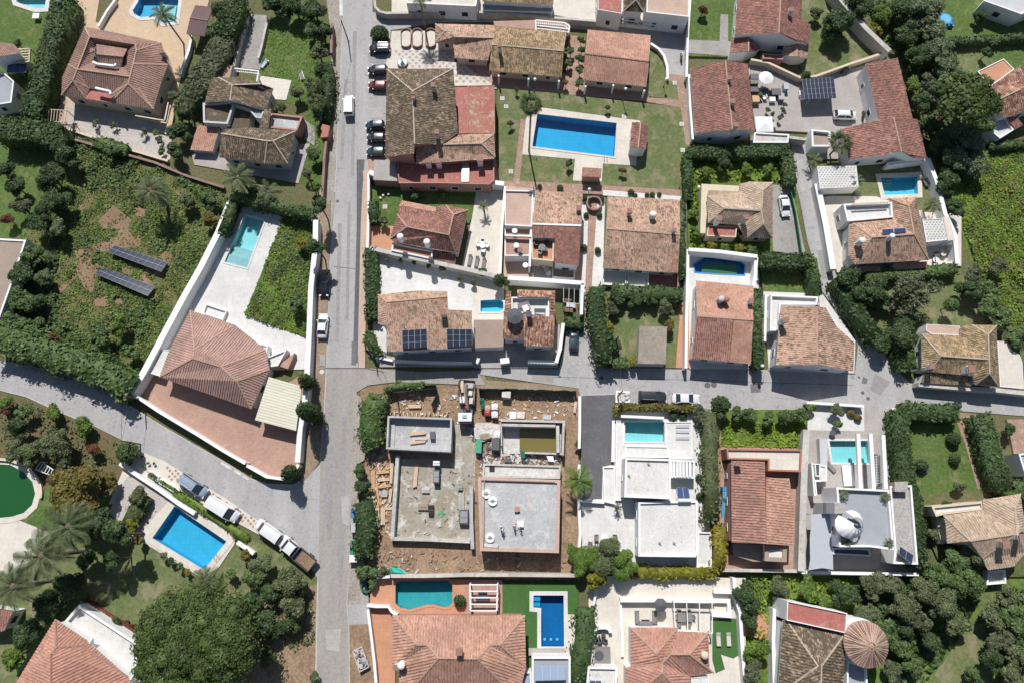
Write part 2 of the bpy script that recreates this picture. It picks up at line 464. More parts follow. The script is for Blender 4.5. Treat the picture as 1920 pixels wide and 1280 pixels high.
def offset(poly,d):
 """closed polygon moved inward by d (outward when negative), keeps z"""
 p = [Vector(v) for v in poly]
 sgn = 1 if area(p) > 0 else -1
 n = len(p); out = []
 for i in range(n):
  a,b,c = p[i - 1],p[i],p[(i + 1) % n]
  e1 = Vector((b.x - a.x,b.y - a.y)); e2 = Vector((c.x - b.x,c.y - b.y))
  if e1.length < 1e-6 or e2.length < 1e-6: out.append(b.copy()); continue
  e1.normalize(); e2.normalize()
  n1 = Vector((-e1.y,e1.x)) * sgn; n2 = Vector((-e2.y,e2.x)) * sgn
  m = n1 + n2
  k = d / max(.35,1 + n1.dot(n2)) if m.length > 1e-4 else 0
  out.append(Vector((b.x + m.x * k,b.y + m.y * k,b.z)))
 return out
def inside(pt,poly):
 x,y = pt[0],pt[1]; c = False; n = len(poly)
 for i in range(n):
  a,b = poly[i],poly[i - 1]
  if (a[1] > y) != (b[1] > y) and x < (b[0] - a[0]) * (y - a[1]) / (b[1] - a[1]) + a[0]: c = not c
 return c
def ribbon(pts,w):
 """closed outline of a strip of width w along world points"""
 L,Rr = [],[]
 n = len(pts)
 for i,p in enumerate(pts):
  a = pts[max(0,i - 1)]; b = pts[min(n - 1,i + 1)]
  d = Vector((b.x - a.x,b.y - a.y)).normalized()
  k = 1.0
  if 0 < i < n - 1:
   d1 = Vector((p.x - a.x,p.y - a.y)).normalized()
   k = 1 / max(.5,Vector((-d.y,d.x)).dot(Vector((-d1.y,d1.x))))
  nn = Vector((-d.y,d.x,0)) * w / 2 * k
  L.append(p + nn); Rr.append(p - nn)
 return L,Rr
# ------------------------------------------------------------------ ground, pools
POOLS = []
def pool(pts,label,floor='pool_blue',water='water_clear',cw=.45,depth=1.5,coping='patio_cream',cat='swimming pool',extra=None,z=None):
 POOLS.append(dict(pts=PX(pts),label=label,floor=floor,water=water,cw=cw,depth=depth,coping=coping,cat=cat,extra=extra,z=z))
SHEETS = []
def sheet(name,pts,m,z=None,side=None):
 w = PX(pts)
 if z is None: z = .012 + .005 * len(SHEETS)
 SHEETS.append((name,w,m,z))
def gz(p):
 z = 0
 for n_,w,m,zz in SHEETS:
  if zz > z and inside(p,w): z = zz
 return z
def G(x,y,lift=0.0):
 """the ground under photo pixel x, y"""
 p = P(x,y,0); z = gz(p)
 p = P(x,y,z); return Vector((p.x,p.y,z + lift))
def build_ground():
 for pl in POOLS:
  pl['out'] = offset(pl['pts'],-pl['cw'])
  c = sum(pl['pts'],Vector()) / len(pl['pts'])
  pl['zz'] = pl['z'] if pl['z'] is not None else gz(c)
 big = [Vector((-500,-350,0)),Vector((500,-350,0)),Vector((500,600,0)),Vector((-500,600,0))]
 for n_,w,m,z in [('ground',big,'earth_green',0.0)] + SHEETS:
  if area(w) < 0: w = w[::-1]
  holes = []
  for pl in POOLS:
   h = offset(pl['pts'],-pl['cw'] * .5)
   if any(inside(v,w) for v in h): holes.append(h)
  if holes:
   pts2 = []; edges = []
   for loop in [w] + holes:
    k = len(pts2); pts2 += [Vector((p.x,p.y)) for p in loop]
    edges += [(k + i,k + (i + 1) % len(loop)) for i in range(len(loop))]
   r = delaunay_2d_cdt(pts2,edges,[],0,1e-5)
   vs = [Vector((p.x,p.y,z)) for p in r[0]]; tri = []
   for f in r[2]:
    c = sum((vs[i] for i in f),Vector()) / len(f)
    if inside(c,w) and not any(inside(c,h) for h in holes):
     f = list(f)
     if area([vs[i] for i in f]) < 0: f.reverse()
     tri.append(tuple(f))
  else:
   vs = [Vector((p.x,p.y,z)) for p in w]; tri = tess(w)
  if z > 0:
   n = len(w); k = len(vs)
   vs = vs + [Vector((p.x,p.y,z)) for p in w] + [Vector((p.x,p.y,-.05)) for p in w]
   fs = list(tri) + [(k + n + i,k + n + (i + 1) % n,k + (i + 1) % n,k + i) for i in range(n)]
   o = mesh_obj(n_,vs,fs,m)
  else: o = mesh_obj(n_,vs,tri,m)
  setting(o)
 for pl in POOLS:
  z = pl['zz']; inn = pl['pts']; out = pl['out']
  if area(inn) < 0: inn = inn[::-1]; out = out[::-1]
  n = len(inn)
  c = sum(inn,Vector()) / n
  t = thing('swimming_pool' if 'pool' in pl['cat'] else 'pond',pl['label'],pl['cat'],(c.x,c.y,z))
  vs = []; fs = []
  zt = z + .07
  for rr,zz in ((inn,zt),(out,zt),(out,z - .1),(inn,zt - .25)):
   vs += [Vector((p.x,p.y,zz)) for p in rr]
  for i in range(n):
   j = (i + 1) % n
   fs += [(i,n + i,n + j,j),(n + i,2 * n + i,2 * n + j,n + j),(i,j,3 * n + j,3 * n + i)]
  mesh_obj('coping',vs,fs,pl['coping'],t)
  inb = offset(inn,-.01)
  vs = [Vector((p.x,p.y,zt - .05)) for p in inb] + [Vector((p.x,p.y,z - pl['depth'])) for p in inb]
  fs = [(i,(i + 1) % n,n + (i + 1) % n,n + i) for i in range(n)]
  k = len(vs); tri = tess(inb)
  vs += [Vector((p.x,p.y,z - pl['depth'])) for p in inb]
  fs += [tuple(k + i for i in f) for f in tri]
  mesh_obj('basin',vs,fs,pl['floor'],t)
  wz = z - .10
  if pl['water']:
   mesh_obj('water',[Vector((p.x,p.y,wz)) for p in offset(inn,.002)],tess(inn),pl['water'],t)
  if pl['extra']: pl['extra'](t,z)
def steps(pts,z0,m,name='steps',drop=.3,n=3):
 """submerged shelf or steps given by a pixel quad a-b (wall side) c-d (pool side)"""
 def f(t,z):
  a,b,c,d = PX(pts)
  for i in range(n):
   k0,k1 = i / n,(i + 1) / n
   mb = MB()
   mb.prism([a.lerp(d,k0),b.lerp(c,k0),b.lerp(c,k1),a.lerp(d,k1)],z - 1.5,z - .15 - z0 - drop * i,m)
   mb.build('step',t)
 return f
def ladder(x,y,dx,dy):
 def f(t,z):
  a = P(x,y,z); mb = MB(); d = Vector((dx,dy,0)).normalized(); s = Vector((-d.y,d.x,0))
  for k in (-.25,.25):
   o = a + s * k
   mb.tube([o - d * .5 + Vector((0,0,0)),o - d * .45 + Vector((0,0,.7)),o + d * .1 + Vector((0,0,.75)),o + d * .2 + Vector((0,0,-.8))],.03,'metal_grey')
  mb.build('ladder',t)
 return f
def both(*fs):
 def f(t,z):
  for g in fs: g(t,z)
 return f
pool([(263,-8),(336,-8),(335,8),(330,42),(308,45),(292,32),(265,34),(252,27),(250,21),(260,5)],
  'blue curved pool in the beige patio of the brown hipped villa','pool_blue','water_clear',.7,1.4,'patio_white',
  extra=steps([(300,6),(330,10),(325,40),(296,34)],.25,'pool_aqua',n=1))
pool([(28,-8),(88,-8),(84,16),(68,17),(32,5)],'turquoise pool with rounded white rim on the corner lawn','pool_aqua','water_clear',.8,1.2,'patio_white')
pool(q(2,0,[(190,862),(783,930),(765,1182),(152,1105)]),'large deep blue rectangular pool in the communal lawn with a tall palm','pool_blue','water_deep',.35,1.9,'patio_cream',
  extra=both(ladder(1003,293,0,1),ladder(1135,296,0,1)))
pool([(460,404),(497,413),(464,503),(422,492)],'slanted turquoise pool in the white terrace beside the rough green plot','pool_aqua','water_clear',.3,1.3,'patio_white',
  extra=steps([(422,492),(464,503),(476,470),(437,460)],.1,'patio_white',n=2))
pool([(329,948),(426,1014),(384,1067),(287,1008)],'bright blue rectangular pool with white coping below the parked vans','pool_blue','water_clear',.9,1.6,'patio_cream',
  extra=ladder(405,1040,-1,1))
pool([(20,871),(45,884),(62,903),(67,925),(61,946),(45,961),(22,968),(0,970),(-30,965),(-55,945),(-64,920),(-52,893),(-30,877),(0,870)],
  'round green pond with a pale stone rim','lawn_lush','water_green',.9,.8,'patio_cream',cat='pond')
pool(q(1,1,[(1685,978),(1825,970),(1855,990),(1855,1045),(1830,1062),(1685,1062)]),'small blue pool with one rounded end beside the solar roofed house','pool_light','water_clear',.35,1.2,'patio_white')
def pool_cover(t,z):
 pts = PX(q(2,1,[(1430,700),(1690,710),(1685,782),(1420,768)]),z)
 mb = MB(); mb.prism([(p.x,p.y) for p in pts],z - .08,z - .05,'green_net'); mb.build('cover',t)
pool(q(2,1,[(1362,712),(1400,688),(1440,662),(1660,664),(1700,690),(1735,712),(1735,785),(1500,775),(1370,765)]),'narrow blue pool with a dark green cover behind a tall white wall','pool_blue','water_deep',.2,1.0,'blue_plastic',extra=pool_cover)
pool(q(3,1,[(835,62),(1110,50),(1115,182),(865,192)]),'bright turquoise pool crossed by a post shadow behind the hip roofed house','pool_light','water_clear',.75,1.1,'patio_cream',
  extra=steps(q(3,1,[(835,62),(930,58),(935,110),(850,115)]),.1,'pool_aqua',n=3))
pool(q(2,2,[(845,602),(1138,602),(1138,752),(845,750)]),'pale turquoise pool on the terrace of the white flat roofed villa','pool_aqua','water_clear',.25,1.3,'patio_white')
pool(q(3,2,[(450,745),(735,745),(760,910),(475,905)]),'pale aqua pool under the white beams of the grey terraced villa','pool_aqua','water_clear',.35,1.0,'patio_white')
pool(q(1,3,[(1050,530),(1075,512),(1440,505),(1475,540),(1475,675),(1450,700),(1410,705),(1340,685),(1280,687),(1220,705),(1160,722),(1090,712),(1050,680)]),
  'teal kidney shaped pool in salmon paving south of the building site','pool_teal','water_clear',.4,1.4,'patio_salmon')
def navy_extra(t,z):
 steps(q(2,3,[(163,617),(212,617),(212,705),(163,705)]),.1,'pool_blue',n=2)(t,z)
 for x,y in ((1022,1201),(1034,1201),(1046,1201)):
  mb = MB(); p = P(x,y,z); mb.cyl((p.x,p.y,z - 1.5),.2,.2,.05,'lamp_glass',10); mb.build('pool_lamp',t)
pool(q(2,3,[(160,618),(385,618),(388,1000),(218,1000),(218,712),(160,708)]),'dark blue L-shaped pool beside artificial turf','pool_navy','water_deep',.6,1.6,'patio_white',extra=navy_extra)
S = sheet
# open ground and plots
S('ground',[(612,0),(642,0),(643,50),(640,120),(637,200),(633,250),(631,320),(628,362),(616,508),(612,690),(590,700),(595,400),(604,320),(610,250),(618,180),(622,100),(618,45)],'verge')
S('field',[(110,262),(190,262),(290,302),(400,345),(430,378),(409,430),(250,735),(190,715),(60,680),(-40,660),(-40,540),(40,445),(70,400)],'scrub')
S('lawn',[(-30,275),(50,272),(92,290),(76,360),(48,442),(-30,448)],'lawn_lush')
S('lawn',[(-30,-30),(110,-30),(60,130),(40,240),(-30,240)],'lawn_lush')
S('lawn',[(128,-20),(170,-20),(118,150),(98,165),(112,70)],'lawn_dry')
S('lawn',[(484,150),(494,60),(508,35),(560,15),(612,40),(620,180),(605,345),(500,345),(575,240),(570,200),(520,190)],'lawn_lush')
S('garden_soil',[(380,-20),(480,-20),(470,60),(440,130),(400,130),(370,90)],'earth_green')
S('lawn',[(1600,-30),(1950,-30),(1950,250),(1820,250),(1780,130),(1700,120)],'lawn_lush')
S('lawn',[(1780,85),(1850,80),(1855,135),(1840,150),(1780,145)],'lawn_dry')
S('meadow',[(1745,295),(1950,270),(1950,640),(1880,600),(1820,500),(1800,430)],'meadow')
S('lawn',[(1570,512),(1800,505),(1850,610),(1870,640),(1700,700),(1640,640),(1590,560)],'lawn_dry')
S('meadow',[(1395,1075),(1950,1080),(1950,1300),(1395,1300)],'meadow')
S('path',[(1850,1090),(1882,1090),(1872,1200),(1850,1300),(1725,1300),(1790,1210),(1832,1150)],'lawn_dry')
S('garden_soil',[(-30,735),(60,750),(160,793),(232,830),(262,855),(235,900),(190,930),(60,1000),(-30,990)],'leaf_litter')
S('garden',[(60,1000),(190,930),(240,900),(300,930),(420,985),(560,1052),(595,1095),(592,1300),(-30,1300),(-30,990)],'lawn_dry')
S('lawn',[(70,930),(110,900),(150,960),(110,1000),(70,990),(42,972)],'lawn_lush')
S('patio',[(-30,968),(30,972),(90,996),(100,1010),(60,1050),(25,1075),(-30,1080)],'patio_cream')
S('garden_soil',[(485,1120),(595,1095),(592,1300),(440,1300),(470,1200)],'soil')
# roads
S('road',[(642,-30),(698,-30),(699,24),(720,34),(735,44),(733,60),(727,130),(724,300),(700,305),(690,322),(681,340),(677,420),(672,640),(672,690),
   (668,735),(663,870),(660,960),(657,1060),(651,1130),(655,1175),(657,1300),(591,1300),(593,1180),(596,1120),(595,1085),(597,1000),(600,870),
   (607,790),(612,690),(616,508),(624,420),(629,357),(631,320),(633,250),(637,200),(640,120),(643,50)],'asphalt')
S('road',[(697,24),(735,27),(900,27),(1045,34),(1100,44),(1290,52),(1287,145),(1250,145),(1246,120),(1232,92),(1216,78),(1095,56),(930,42),(830,42),(733,58),(712,55)],'asphalt')
S('road',[(-30,670),(60,685),(130,700),(190,720),(240,758),(300,795),(360,830),(430,870),(470,897),(500,908),(545,910),(575,895),(602,868),
   (600,1000),(597,1085),(575,1050),(540,1025),(480,985),(400,935),(330,895),(262,850),(230,825),(160,790),(100,765),(50,742),(-30,722)],'asphalt')
S('road',[(900,702),(900,690),(1048,692),(1060,640),(1062,598),(1132,598),(1134,690),(1290,690),(1450,694),(1602,702),(1608,650),(1598,615),(1560,572),(1540,545),(1528,500),
   (1514,455),(1500,380),(1490,340),(1480,290),(1478,272),(1515,272),(1522,310),(1535,380),(1550,450),(1565,512),(1590,560),(1620,612),(1650,655),
   (1690,702),(1705,718),(1760,722),(1950,738),(1950,782),(1800,770),(1675,764),(1520,754),(1505,772),(1330,768),(1310,762),(1160,762),(1150,740),(1088,742),(1085,728)],'asphalt')
S('road',[(612,688),(690,690),(790,697),(905,694),(900,703),(910,722),(740,716),(690,722),(669,735),(664,870),(660,960),(657,1060),(651,1130),(655,1175),
   (657,1300),(595,1300),(597,1180),(598,1120),(598,1000),(601,870),(608,790)],'asphalt_brown')
S('road',[(669,300),(684,300),(681,345),(677,430),(672,640),(671,680),(662,680),(664,600),(669,430)],'asphalt_dark')
# north west villa
S('patio',[(155,-30),(192,-30),(180,42),(197,50),(215,20),(240,-30),(400,-30),(388,20),(362,60),(358,95),(342,140),(328,190),(320,300),(300,302),(230,277),(125,245),(130,205),(103,175),(120,120)],'patio_beige')
S('patio',q(0,0,[(510,820),(520,780),(1010,890),(1290,960),(1275,1200),(1200,1190),(920,1090),(560,1035),(508,960)]),'gravel_pale')
S('path',q(0,0,[(380,700),(510,760),(510,960),(340,960),(330,880)]),'patio_pale_pink')
S('path',[(463,28),(500,30),(503,60),(488,132),(440,128),(447,100)],'concrete_path')
S('patio',[(485,143),(547,152),(537,189),(503,186)],'patio_cream')
S('patio',[(360,290),(582,270),(560,345),(365,310)],'patio_grey')
S('path',[(570,225),(592,240),(590,275),(572,262)],'concrete_path')
# west villa plot
S('patio',[(436,374),(600,425),(592,560),(578,692),(300,700),(290,690),(372,540),(405,440)],'patio_white')
S('garden',[(534,404),(590,426),(582,520),(574,634),(517,614),(459,592)],'meadow')
S('forecourt',[(243,737),(285,688),(310,700),(470,762),(585,690),(573,800),(566,870),(548,897),(500,890),(445,858)],'patio_pink')
S('verge',[(600,398),(620,375),(617,508),(611,690),(606,790),(600,862),(578,893),(564,905),(575,800),(585,600)],'verge_earth')
# corner plot below the diagonal road
S('pavement',q(0,2,[(1050,820),(1240,900),(1700,1180),(1920,1330),(2170,1490),(2080,1520),(1660,1290),(1380,1130),(1090,960),(960,880)]),'patio_cream')
S('patio',[(232,880),(262,862),(292,905),(262,960),(240,940),(205,945)],'patio_cream')
S('patio',[(243,890),(268,905),(330,936),(300,960),(262,1018),(205,960),(232,905)],'gravel_pale')
S('patio',[(262,1000),(330,925),(350,932),(445,1003),(440,1020),(398,1082),(372,1078),(268,1015)],'patio_cream')
# north east block
S('plaza',[(735,60),(826,58),(848,80),(853,118),(934,130),(932,168),(852,162),(850,132),(722,130),(730,95)],'patio_cream')
S('lawn',[(934,165),(1060,178),(1283,203),(1290,358),(1010,348),(936,342)],'lawn_dry')
S('terrace',[(853,112),(935,125),(1060,140),(1216,158),(1216,192),(1060,178),(932,165)],'patio_pink')
S('lawn',[(1218,82),(1236,92),(1248,122),(1250,150),(1270,155),(1273,189),(1214,182)],'lawn_dry')
S('path',[(1250,140),(1287,144),(1294,150),(1302,284),(1286,280),(1276,203),(1213,193),(1214,184),(1272,188),(1268,156),(1250,152)],'brick_path')
S('patio',[(1005,202),(1200,228),(1192,312),(1130,308),(1128,342),(1074,340),(1078,300),(979,291),(986,224)],'patio_cream')
S('path',[(976,225),(986,226),(979,292),(974,345),(962,345),(969,290)],'brick_path')
S('path',[(940,342),(960,340),(1072,346),(1290,358),(1292,372),(1130,366),(940,358)],'brick_path')
S('path',[(1066,68),(1097,72),(1094,178),(1056,174)],'brick_path')
S('pavement',[(681,322),(692,320),(693,420),(688,470),(685,690),(673,690),(673,640),(678,420),(682,345)],'patio_pale_pink')
S('yard',[(690,300),(930,300),(935,345),(692,335)],'patio_pink')
S('lawn',[(698,345),(896,350),(888,400),(880,420),(700,428)],'lawn_lush')
S('patio',[(895,348),(947,350),(938,518),(866,502),(886,405)],'patio_cream')
S('patio',[(695,425),(740,425),(738,478),(695,468)],'patio_salmon')
S('patio',[(702,478),(870,505),(935,518),(932,560),(890,562),(888,665),(706,680),(700,620)],'patio_white')
S('patio',[(886,512),(946,522),(944,605),(888,604)],'patio_cream')
S('yard',[(715,660),(888,652),(890,688),(712,688)],'patio_grey')
S('yard',[(888,600),(950,600),(1050,610),(1046,690),(888,690)],'patio_grey')
S('terrace',[(946,350),(1002,355),(1092,380),(1092,530),(944,520)],'patio_pale_pink')
S('path',[(1088,370),(1134,372),(1130,520),(1118,545),(1098,610),(1092,530)],'patio_white')
S('path',q(2,1,[(590,200),(640,200),(620,520),(600,800),(585,1170),(545,1170),(550,800),(565,520),(570,330)]),'brick_path')
S('path',[(1130,358),(1278,370),(1276,378),(1130,368)],'patio_white')
S('yard',[(1128,500),(1275,505),(1274,545),(1126,540)],'patio_white')
S('garden',[(1108,538),(1286,545),(1291,690),(1134,690),(1130,600),(1108,600)],'lawn_dry')
S('path',[(1276,560),(1292,560),(1298,690),(1266,690)],'patio_salmon')
# east block
S('garden',[(1284,275),(1482,272),(1506,475),(1290,472)],'meadow')
S('driveway',[(1444,348),(1482,350),(1510,482),(1448,472)],'concrete_path')
S('patio',[(1288,470),(1422,480),(1420,692),(1292,692)],'patio_white')
S('lawn',[(1424,482),(1530,485),(1545,575),(1430,565)],'lawn_lush')
S('patio',[(1430,548),(1540,552),(1602,640),(1600,700),(1440,694)],'patio_white')
S('lawn',[(1526,310),(1750,296),(1762,380),(1735,420),(1560,400)],'lawn_dry')
S('patio',[(1530,372),(1560,370),(1640,370),(1735,400),(1800,400),(1800,500),(1600,512),(1568,512)],'patio_cream')
S('car_park',[(1400,122),(1440,130),(1520,150),(1655,105),(1670,120),(1650,225),(1575,245),(1570,300),(1515,300),(1513,250),(1415,245)],'patio_grey')
S('lawn',[(1288,-30),(1378,-30),(1376,110),(1290,108)],'lawn_lush')
S('path',[(1290,77),(1348,80),(1350,30),(1364,30),(1364,80),(1374,82),(1368,108),(1290,102)],'concrete_path')
S('lawn',[(1502,-30),(1562,-30),(1572,0),(1668,98),(1620,125),(1520,150),(1500,130)],'lawn_dry')
S('terrace',[(735,-30),(760,-30),(1290,-20),(1290,40),(1100,44),(1045,32),(735,26)],'patio_cream')
# south block
S('building_site',[(676,726),(740,718),(1087,732),(1088,1085),(690,1085),(690,1000),(672,860)],'soil',.02)
S('verge',[(870,698),(905,694),(912,712),(1090,724),(1090,735),(900,727),(870,722)],'verge_earth',.03)
S('verge',[(665,738),(678,745),(690,820),(684,862),(672,870),(676,1000),(692,1120),(692,1180),(656,1180),(652,1130),(657,1050),(661,900)],'verge')
S('garden_soil',[(656,1170),(692,1170),(710,1300),(658,1300)],'soil')
S('driveway',[(1089,742),(1152,740),(1152,875),(1131,935),(1088,940)],'asphalt_dark')
S('terrace',[(1150,758),(1312,764),(1330,770),(1336,1068),(1088,1062),(1089,936),(1128,935),(1129,875),(1150,870)],'patio_white')
S('garden',[(1314,766),(1356,768),(1356,1070),(1334,1070)],'soil')
S('lawn',[(1350,768),(1512,768),(1510,846),(1350,842)],'meadow')
S('terrace',[(1350,838),(1512,840),(1506,1072),(1348,1072)],'patio_pink')
S('terrace',[(1513,752),(1677,764),(1690,900),(1724,1078),(1504,1078)],'patio_grey')
S('patio',[(1514,753),(1618,760),(1618,808),(1512,806)],'patio_white')
S('lawn',[(1690,772),(1800,768),(1868,925),(1722,935),(1700,900)],'lawn_lush')
S('path',[(1796,774),(1826,776),(1840,830),(1866,922),(1852,924),(1832,852),(1838,916),(1830,916),(1806,830),(1790,790)],'brick_path')
S('patio',[(1884,786),(1950,786),(1950,850),(1897,850)],'brick_path')
S('patio',[(1700,925),(1950,915),(1950,1080),(1770,1080)],'earth_green')
# south row
S('patio',[(696,1082),(872,1085),(874,1160),(742,1160),(742,1300),(706,1300),(694,1180)],'patio_salmon')
S('patio',[(872,1085),(942,1086),(942,1160),(872,1160)],'patio_pink')
S('lawn',[(942,1092),(1084,1092),(1082,1216),(1010,1216),(1006,1300),(984,1300),(986,1160),(942,1160)],'lawn_turf')
S('patio',[(1062,1150),(1086,1150),(1082,1300),(1060,1300)],'patio_cream')
S('patio',[(1104,1078),(1396,1082),(1396,1300),(1100,1300)],'patio_cream')
S('lawn',q(2,3,[(1495,790),(1690,790),(1705,1060),(1650,1090),(1560,1060),(1590,1170),(1520,1200),(1495,1100)]),'lawn_turf')
S('patio',[(1395,1150),(1452,1150),(1452,1200),(1395,1190)],'patio_salmon')
build_ground()
# kerbs and road edge lines
def kerb(pts,w=.22,h=.13,m='kerb',name='kerb',close=False):
 pts = [P(x,y) for x,y in pts]
 L,Rr = ribbon(pts,w); mb = MB()
 for i in range(len(pts) - 1):
  mb.prism([L[i],L[i + 1],Rr[i + 1],Rr[i]],-.02,h,m)
 return setting(mb.build(name))
kerb([(643,50),(640,120),(637,200),(633,250),(631,320),(628,362)])
kerb([(616,508),(612,600),(612,690),(607,790),(601,860),(578,893),(550,909),(500,907),(468,896),(430,871),(360,831),(300,796),(243,760)])
kerb([(699,26),(704,40),(718,52)],.2)
kerb([(724,302),(700,306),(690,322),(682,342),(678,420),(673,640),(673,668),(682,682)])
kerb([(668,738),(663,870),(660,960),(657,1060),(651,1130),(655,1175),(656,1300)])
kerb([(230,826),(262,851),(330,896),(400,936),(480,986),(542,1027)])
kerb([(-30,723),(50,743),(100,766),(160,791)],.2)
kerb([(596,1090),(594,1180),(592,1300)],.2)
kerb([(1088,741),(1150,739)],.25)
kerb([(1600,702),(1450,695),(1292,690),(1136,689)],.2)
def line(pts,w,m='line_white',name='road_marking',lift=.006):
 ps = [P(x,y) for x,y in pts]; ps = [Vector((p.x,p.y,max(gz(p),.012) + lift)) for p in ps]
 L,Rr = ribbon(ps,w); n = len(ps)
 zz = max(p.z for p in ps)
 vs = [Vector((p.x,p.y,zz)) for p in L + Rr]
 return setting(mesh_obj(name,vs,[(i,n + i,n + i + 1,i + 1) for i in range(n - 1)],m))
line([(641,-20),(641,30)],.9)
for a,b in (((440,882),(452,889)),((456,891),(467,898)),((415,867),(434,878))): line([a,b],.35)
line([(608,690),(686,690),(720,697)],.12,'asphalt_patch','road_joint',.008)
line([(700,560),(560,560)][0:0] or [(624,500),(668,505)],.1,'asphalt_patch','road_joint',.008)
line([(230,750),(228,822)],.1,'asphalt_patch','road_joint',.008)
line([(1010,706),(1300,712),(1600,722)],.09,'asphalt_patch','road_joint',.008)
for x,y,r in ((1128,708,.6),(1326,722,1.0),(1338,721,1.0),(1617,736,.6),(1627,747,.6),(1416,731,.9),(633,378,.6),(1050,706,.35),(1610,707,.4),(1424,731,.4),(690,775,.0)):
 if r:
  mb = MB(); p = P(x,y); z = gz(p); mb.cyl((p.x,p.y,z - .02),r * .5,r * .5,.028,'iron_cover',14); setting(mb.build('manhole_cover'))
mb = MB(); p = P(604,697); mb.cyl((p.x,p.y,gz(p) - .02),.38,.38,.06,'line_white',14); setting(mb.build('manhole_cover'))
PN_ = [0]
def patch(pts,m='asphalt_patch'):
 PN_[0] += 1; ps = [P(x,y) for x,y in pts]; z = max(gz(p) for p in ps) + .007 + .0012 * PN_[0]
 if area(ps) < 0: ps.reverse()
 setting(mesh_obj('road_patch',[Vector((p.x,p.y,z)) for p in ps],[tuple(range(len(ps)))],m))
patch([(660,640),(669,640),(668,684),(659,684)])
patch([(1406,720),(1424,720),(1426,735),(1408,736)])
patch([(1617,706),(1626,710),(1624,720),(1615,718)])
patch([(1000,697),(1040,699),(1038,716),(996,714)],'asphalt_brown')
mat('asphalt_tone',(.30,.292,.288),(.265,.26,.258),.4,4,.5,.92,c3=(.22,.215,.21),t3=.6,stretch=(1,.2,1))
mat('asphalt_pale',(.40,.385,.37),(.35,.34,.33),.4,4,.5,.92)
for pts,m_ in (([(646,150),(652,150),(644,300),(638,300)],'asphalt_tone'),([(662,60),(669,60),(664,330),(658,330)],'asphalt_tone'),([(634,420),(641,420),(636,640),(629,640)],'asphalt_tone'),([(652,380),(658,380),(654,600),(648,600)],'asphalt_tone'),([(618,760),(626,760),(622,1010),(613,1010)],'asphalt_tone'),([(642,780),(650,780),(643,1080),(634,1080)],'asphalt_tone'),
 ([(690,100),(722,104),(720,120),(692,118)],'asphalt_tone'),([(692,205),(716,200),(718,222),(694,224)],'asphalt_pale'),([(610,1180),(640,1178),(636,1222),(612,1216)],'asphalt_pale'),([(640,930),(656,926),(654,985),(642,980)],'asphalt_pale'),([(300,812),(340,838),(332,850),(296,826)],'asphalt_pale'),([(60,700),(110,712),(106,726),(58,714)],'asphalt_pale'),
 ([(1060,650),(1100,640),(1120,680),(1070,686)],'asphalt_pale'),([(1430,722),(1500,726),(1496,748),(1440,744)],'asphalt_pale'),([(1640,700),(1668,716),(1650,740),(1630,730)],'asphalt_tone'),([(1492,300),(1504,300),(1512,360),(1500,362)],'asphalt_pale'),([(1532,470),(1544,470),(1556,520),(1542,524)],'asphalt_tone')): patch(pts,m_)
patch([(600,664),(611,664),(610,686),(600,686)],'concrete_path')
patch([(653,1132),(688,1132),(692,1168),(655,1168)],'asphalt')
# diamond paving on the plaza and by the parked vans
def diamonds(poly,step,size,m,name='paving_tile',ang=0):
 w = PX(poly); mb = MB(); z = max(gz(p) for p in w)
 xs = [p.x for p in w]; ys = [p.y for p in w]
 nx = int((max(xs) - min(xs)) / step) + 1; ny = int((max(ys) - min(ys)) / step) + 1
 for i in range(nx):
  for j in range(ny * 2):
   x = min(xs) + (i + .5 * (j % 2)) * step; y = min(ys) + j * step * .5
   if inside((x,y),w) and inside((x + size * .7,y),w) and inside((x - size * .7,y),w):
    z_ = gz((x,y))
    mb.box((x,y,z_),(size,size,.014),m,R(45))
 o = mb.build(name); o['kind'] = 'stuff'; return o
diamonds([(737,95),(822,92),(848,100),(851,120),(928,132),(926,160),(852,156),(852,130),(748,128),(740,100)],1.25,.55,'patio_grey')
diamonds(q(0,2,[(1240,930),(1330,960),(1720,1200),(1920,1330),(2080,1440),(2060,1500),(1900,1400),(1420,1130),(1260,1030)]),.9,.4,'patio_pink')
# round planters between the parking and the plaza
for k,(x,y) in enumerate(((762,73),(783,73),(808,73))):
 mb = MB()
 L = []
 for a in range(0,360,20):
  pa = P(x,y + (12 if math.sin(R(a)) < 0 else -8)); L.append(Vector((pa.x + 1.0 * math.cos(R(a)),pa.y + .9 * math.sin(R(a)),0)))
 outp = L; inp = offset(L,.14)
 n = len(L); z0,z1 = 0,.7
 vs = [Vector((p.x,p.y,z)) for z in (z0,z1) for p in outp] + [Vector((p.x,p.y,z)) for z in (z1,z0) for p in inp]
 fs = []
 for i in range(n):
  j = (i + 1) % n
  fs += [(i,j,n + j,n + i),(n + i,n + j,2 * n + j,2 * n + i),(2 * n + i,2 * n + j,3 * n + j,3 * n + i)]
 mb.add(vs,fs,'stucco_brown')
 t = thing('planter',('first','second','third')[k] + ' brown oval planter ring from the car park beside the paved plaza','planter',L[0],'oval planters on the plaza')
 mb.build('rim',t)
 m2 = MB(); m2.prism(inp,.0,.36,'patio_cream'); m2.build('soil_bed',t)
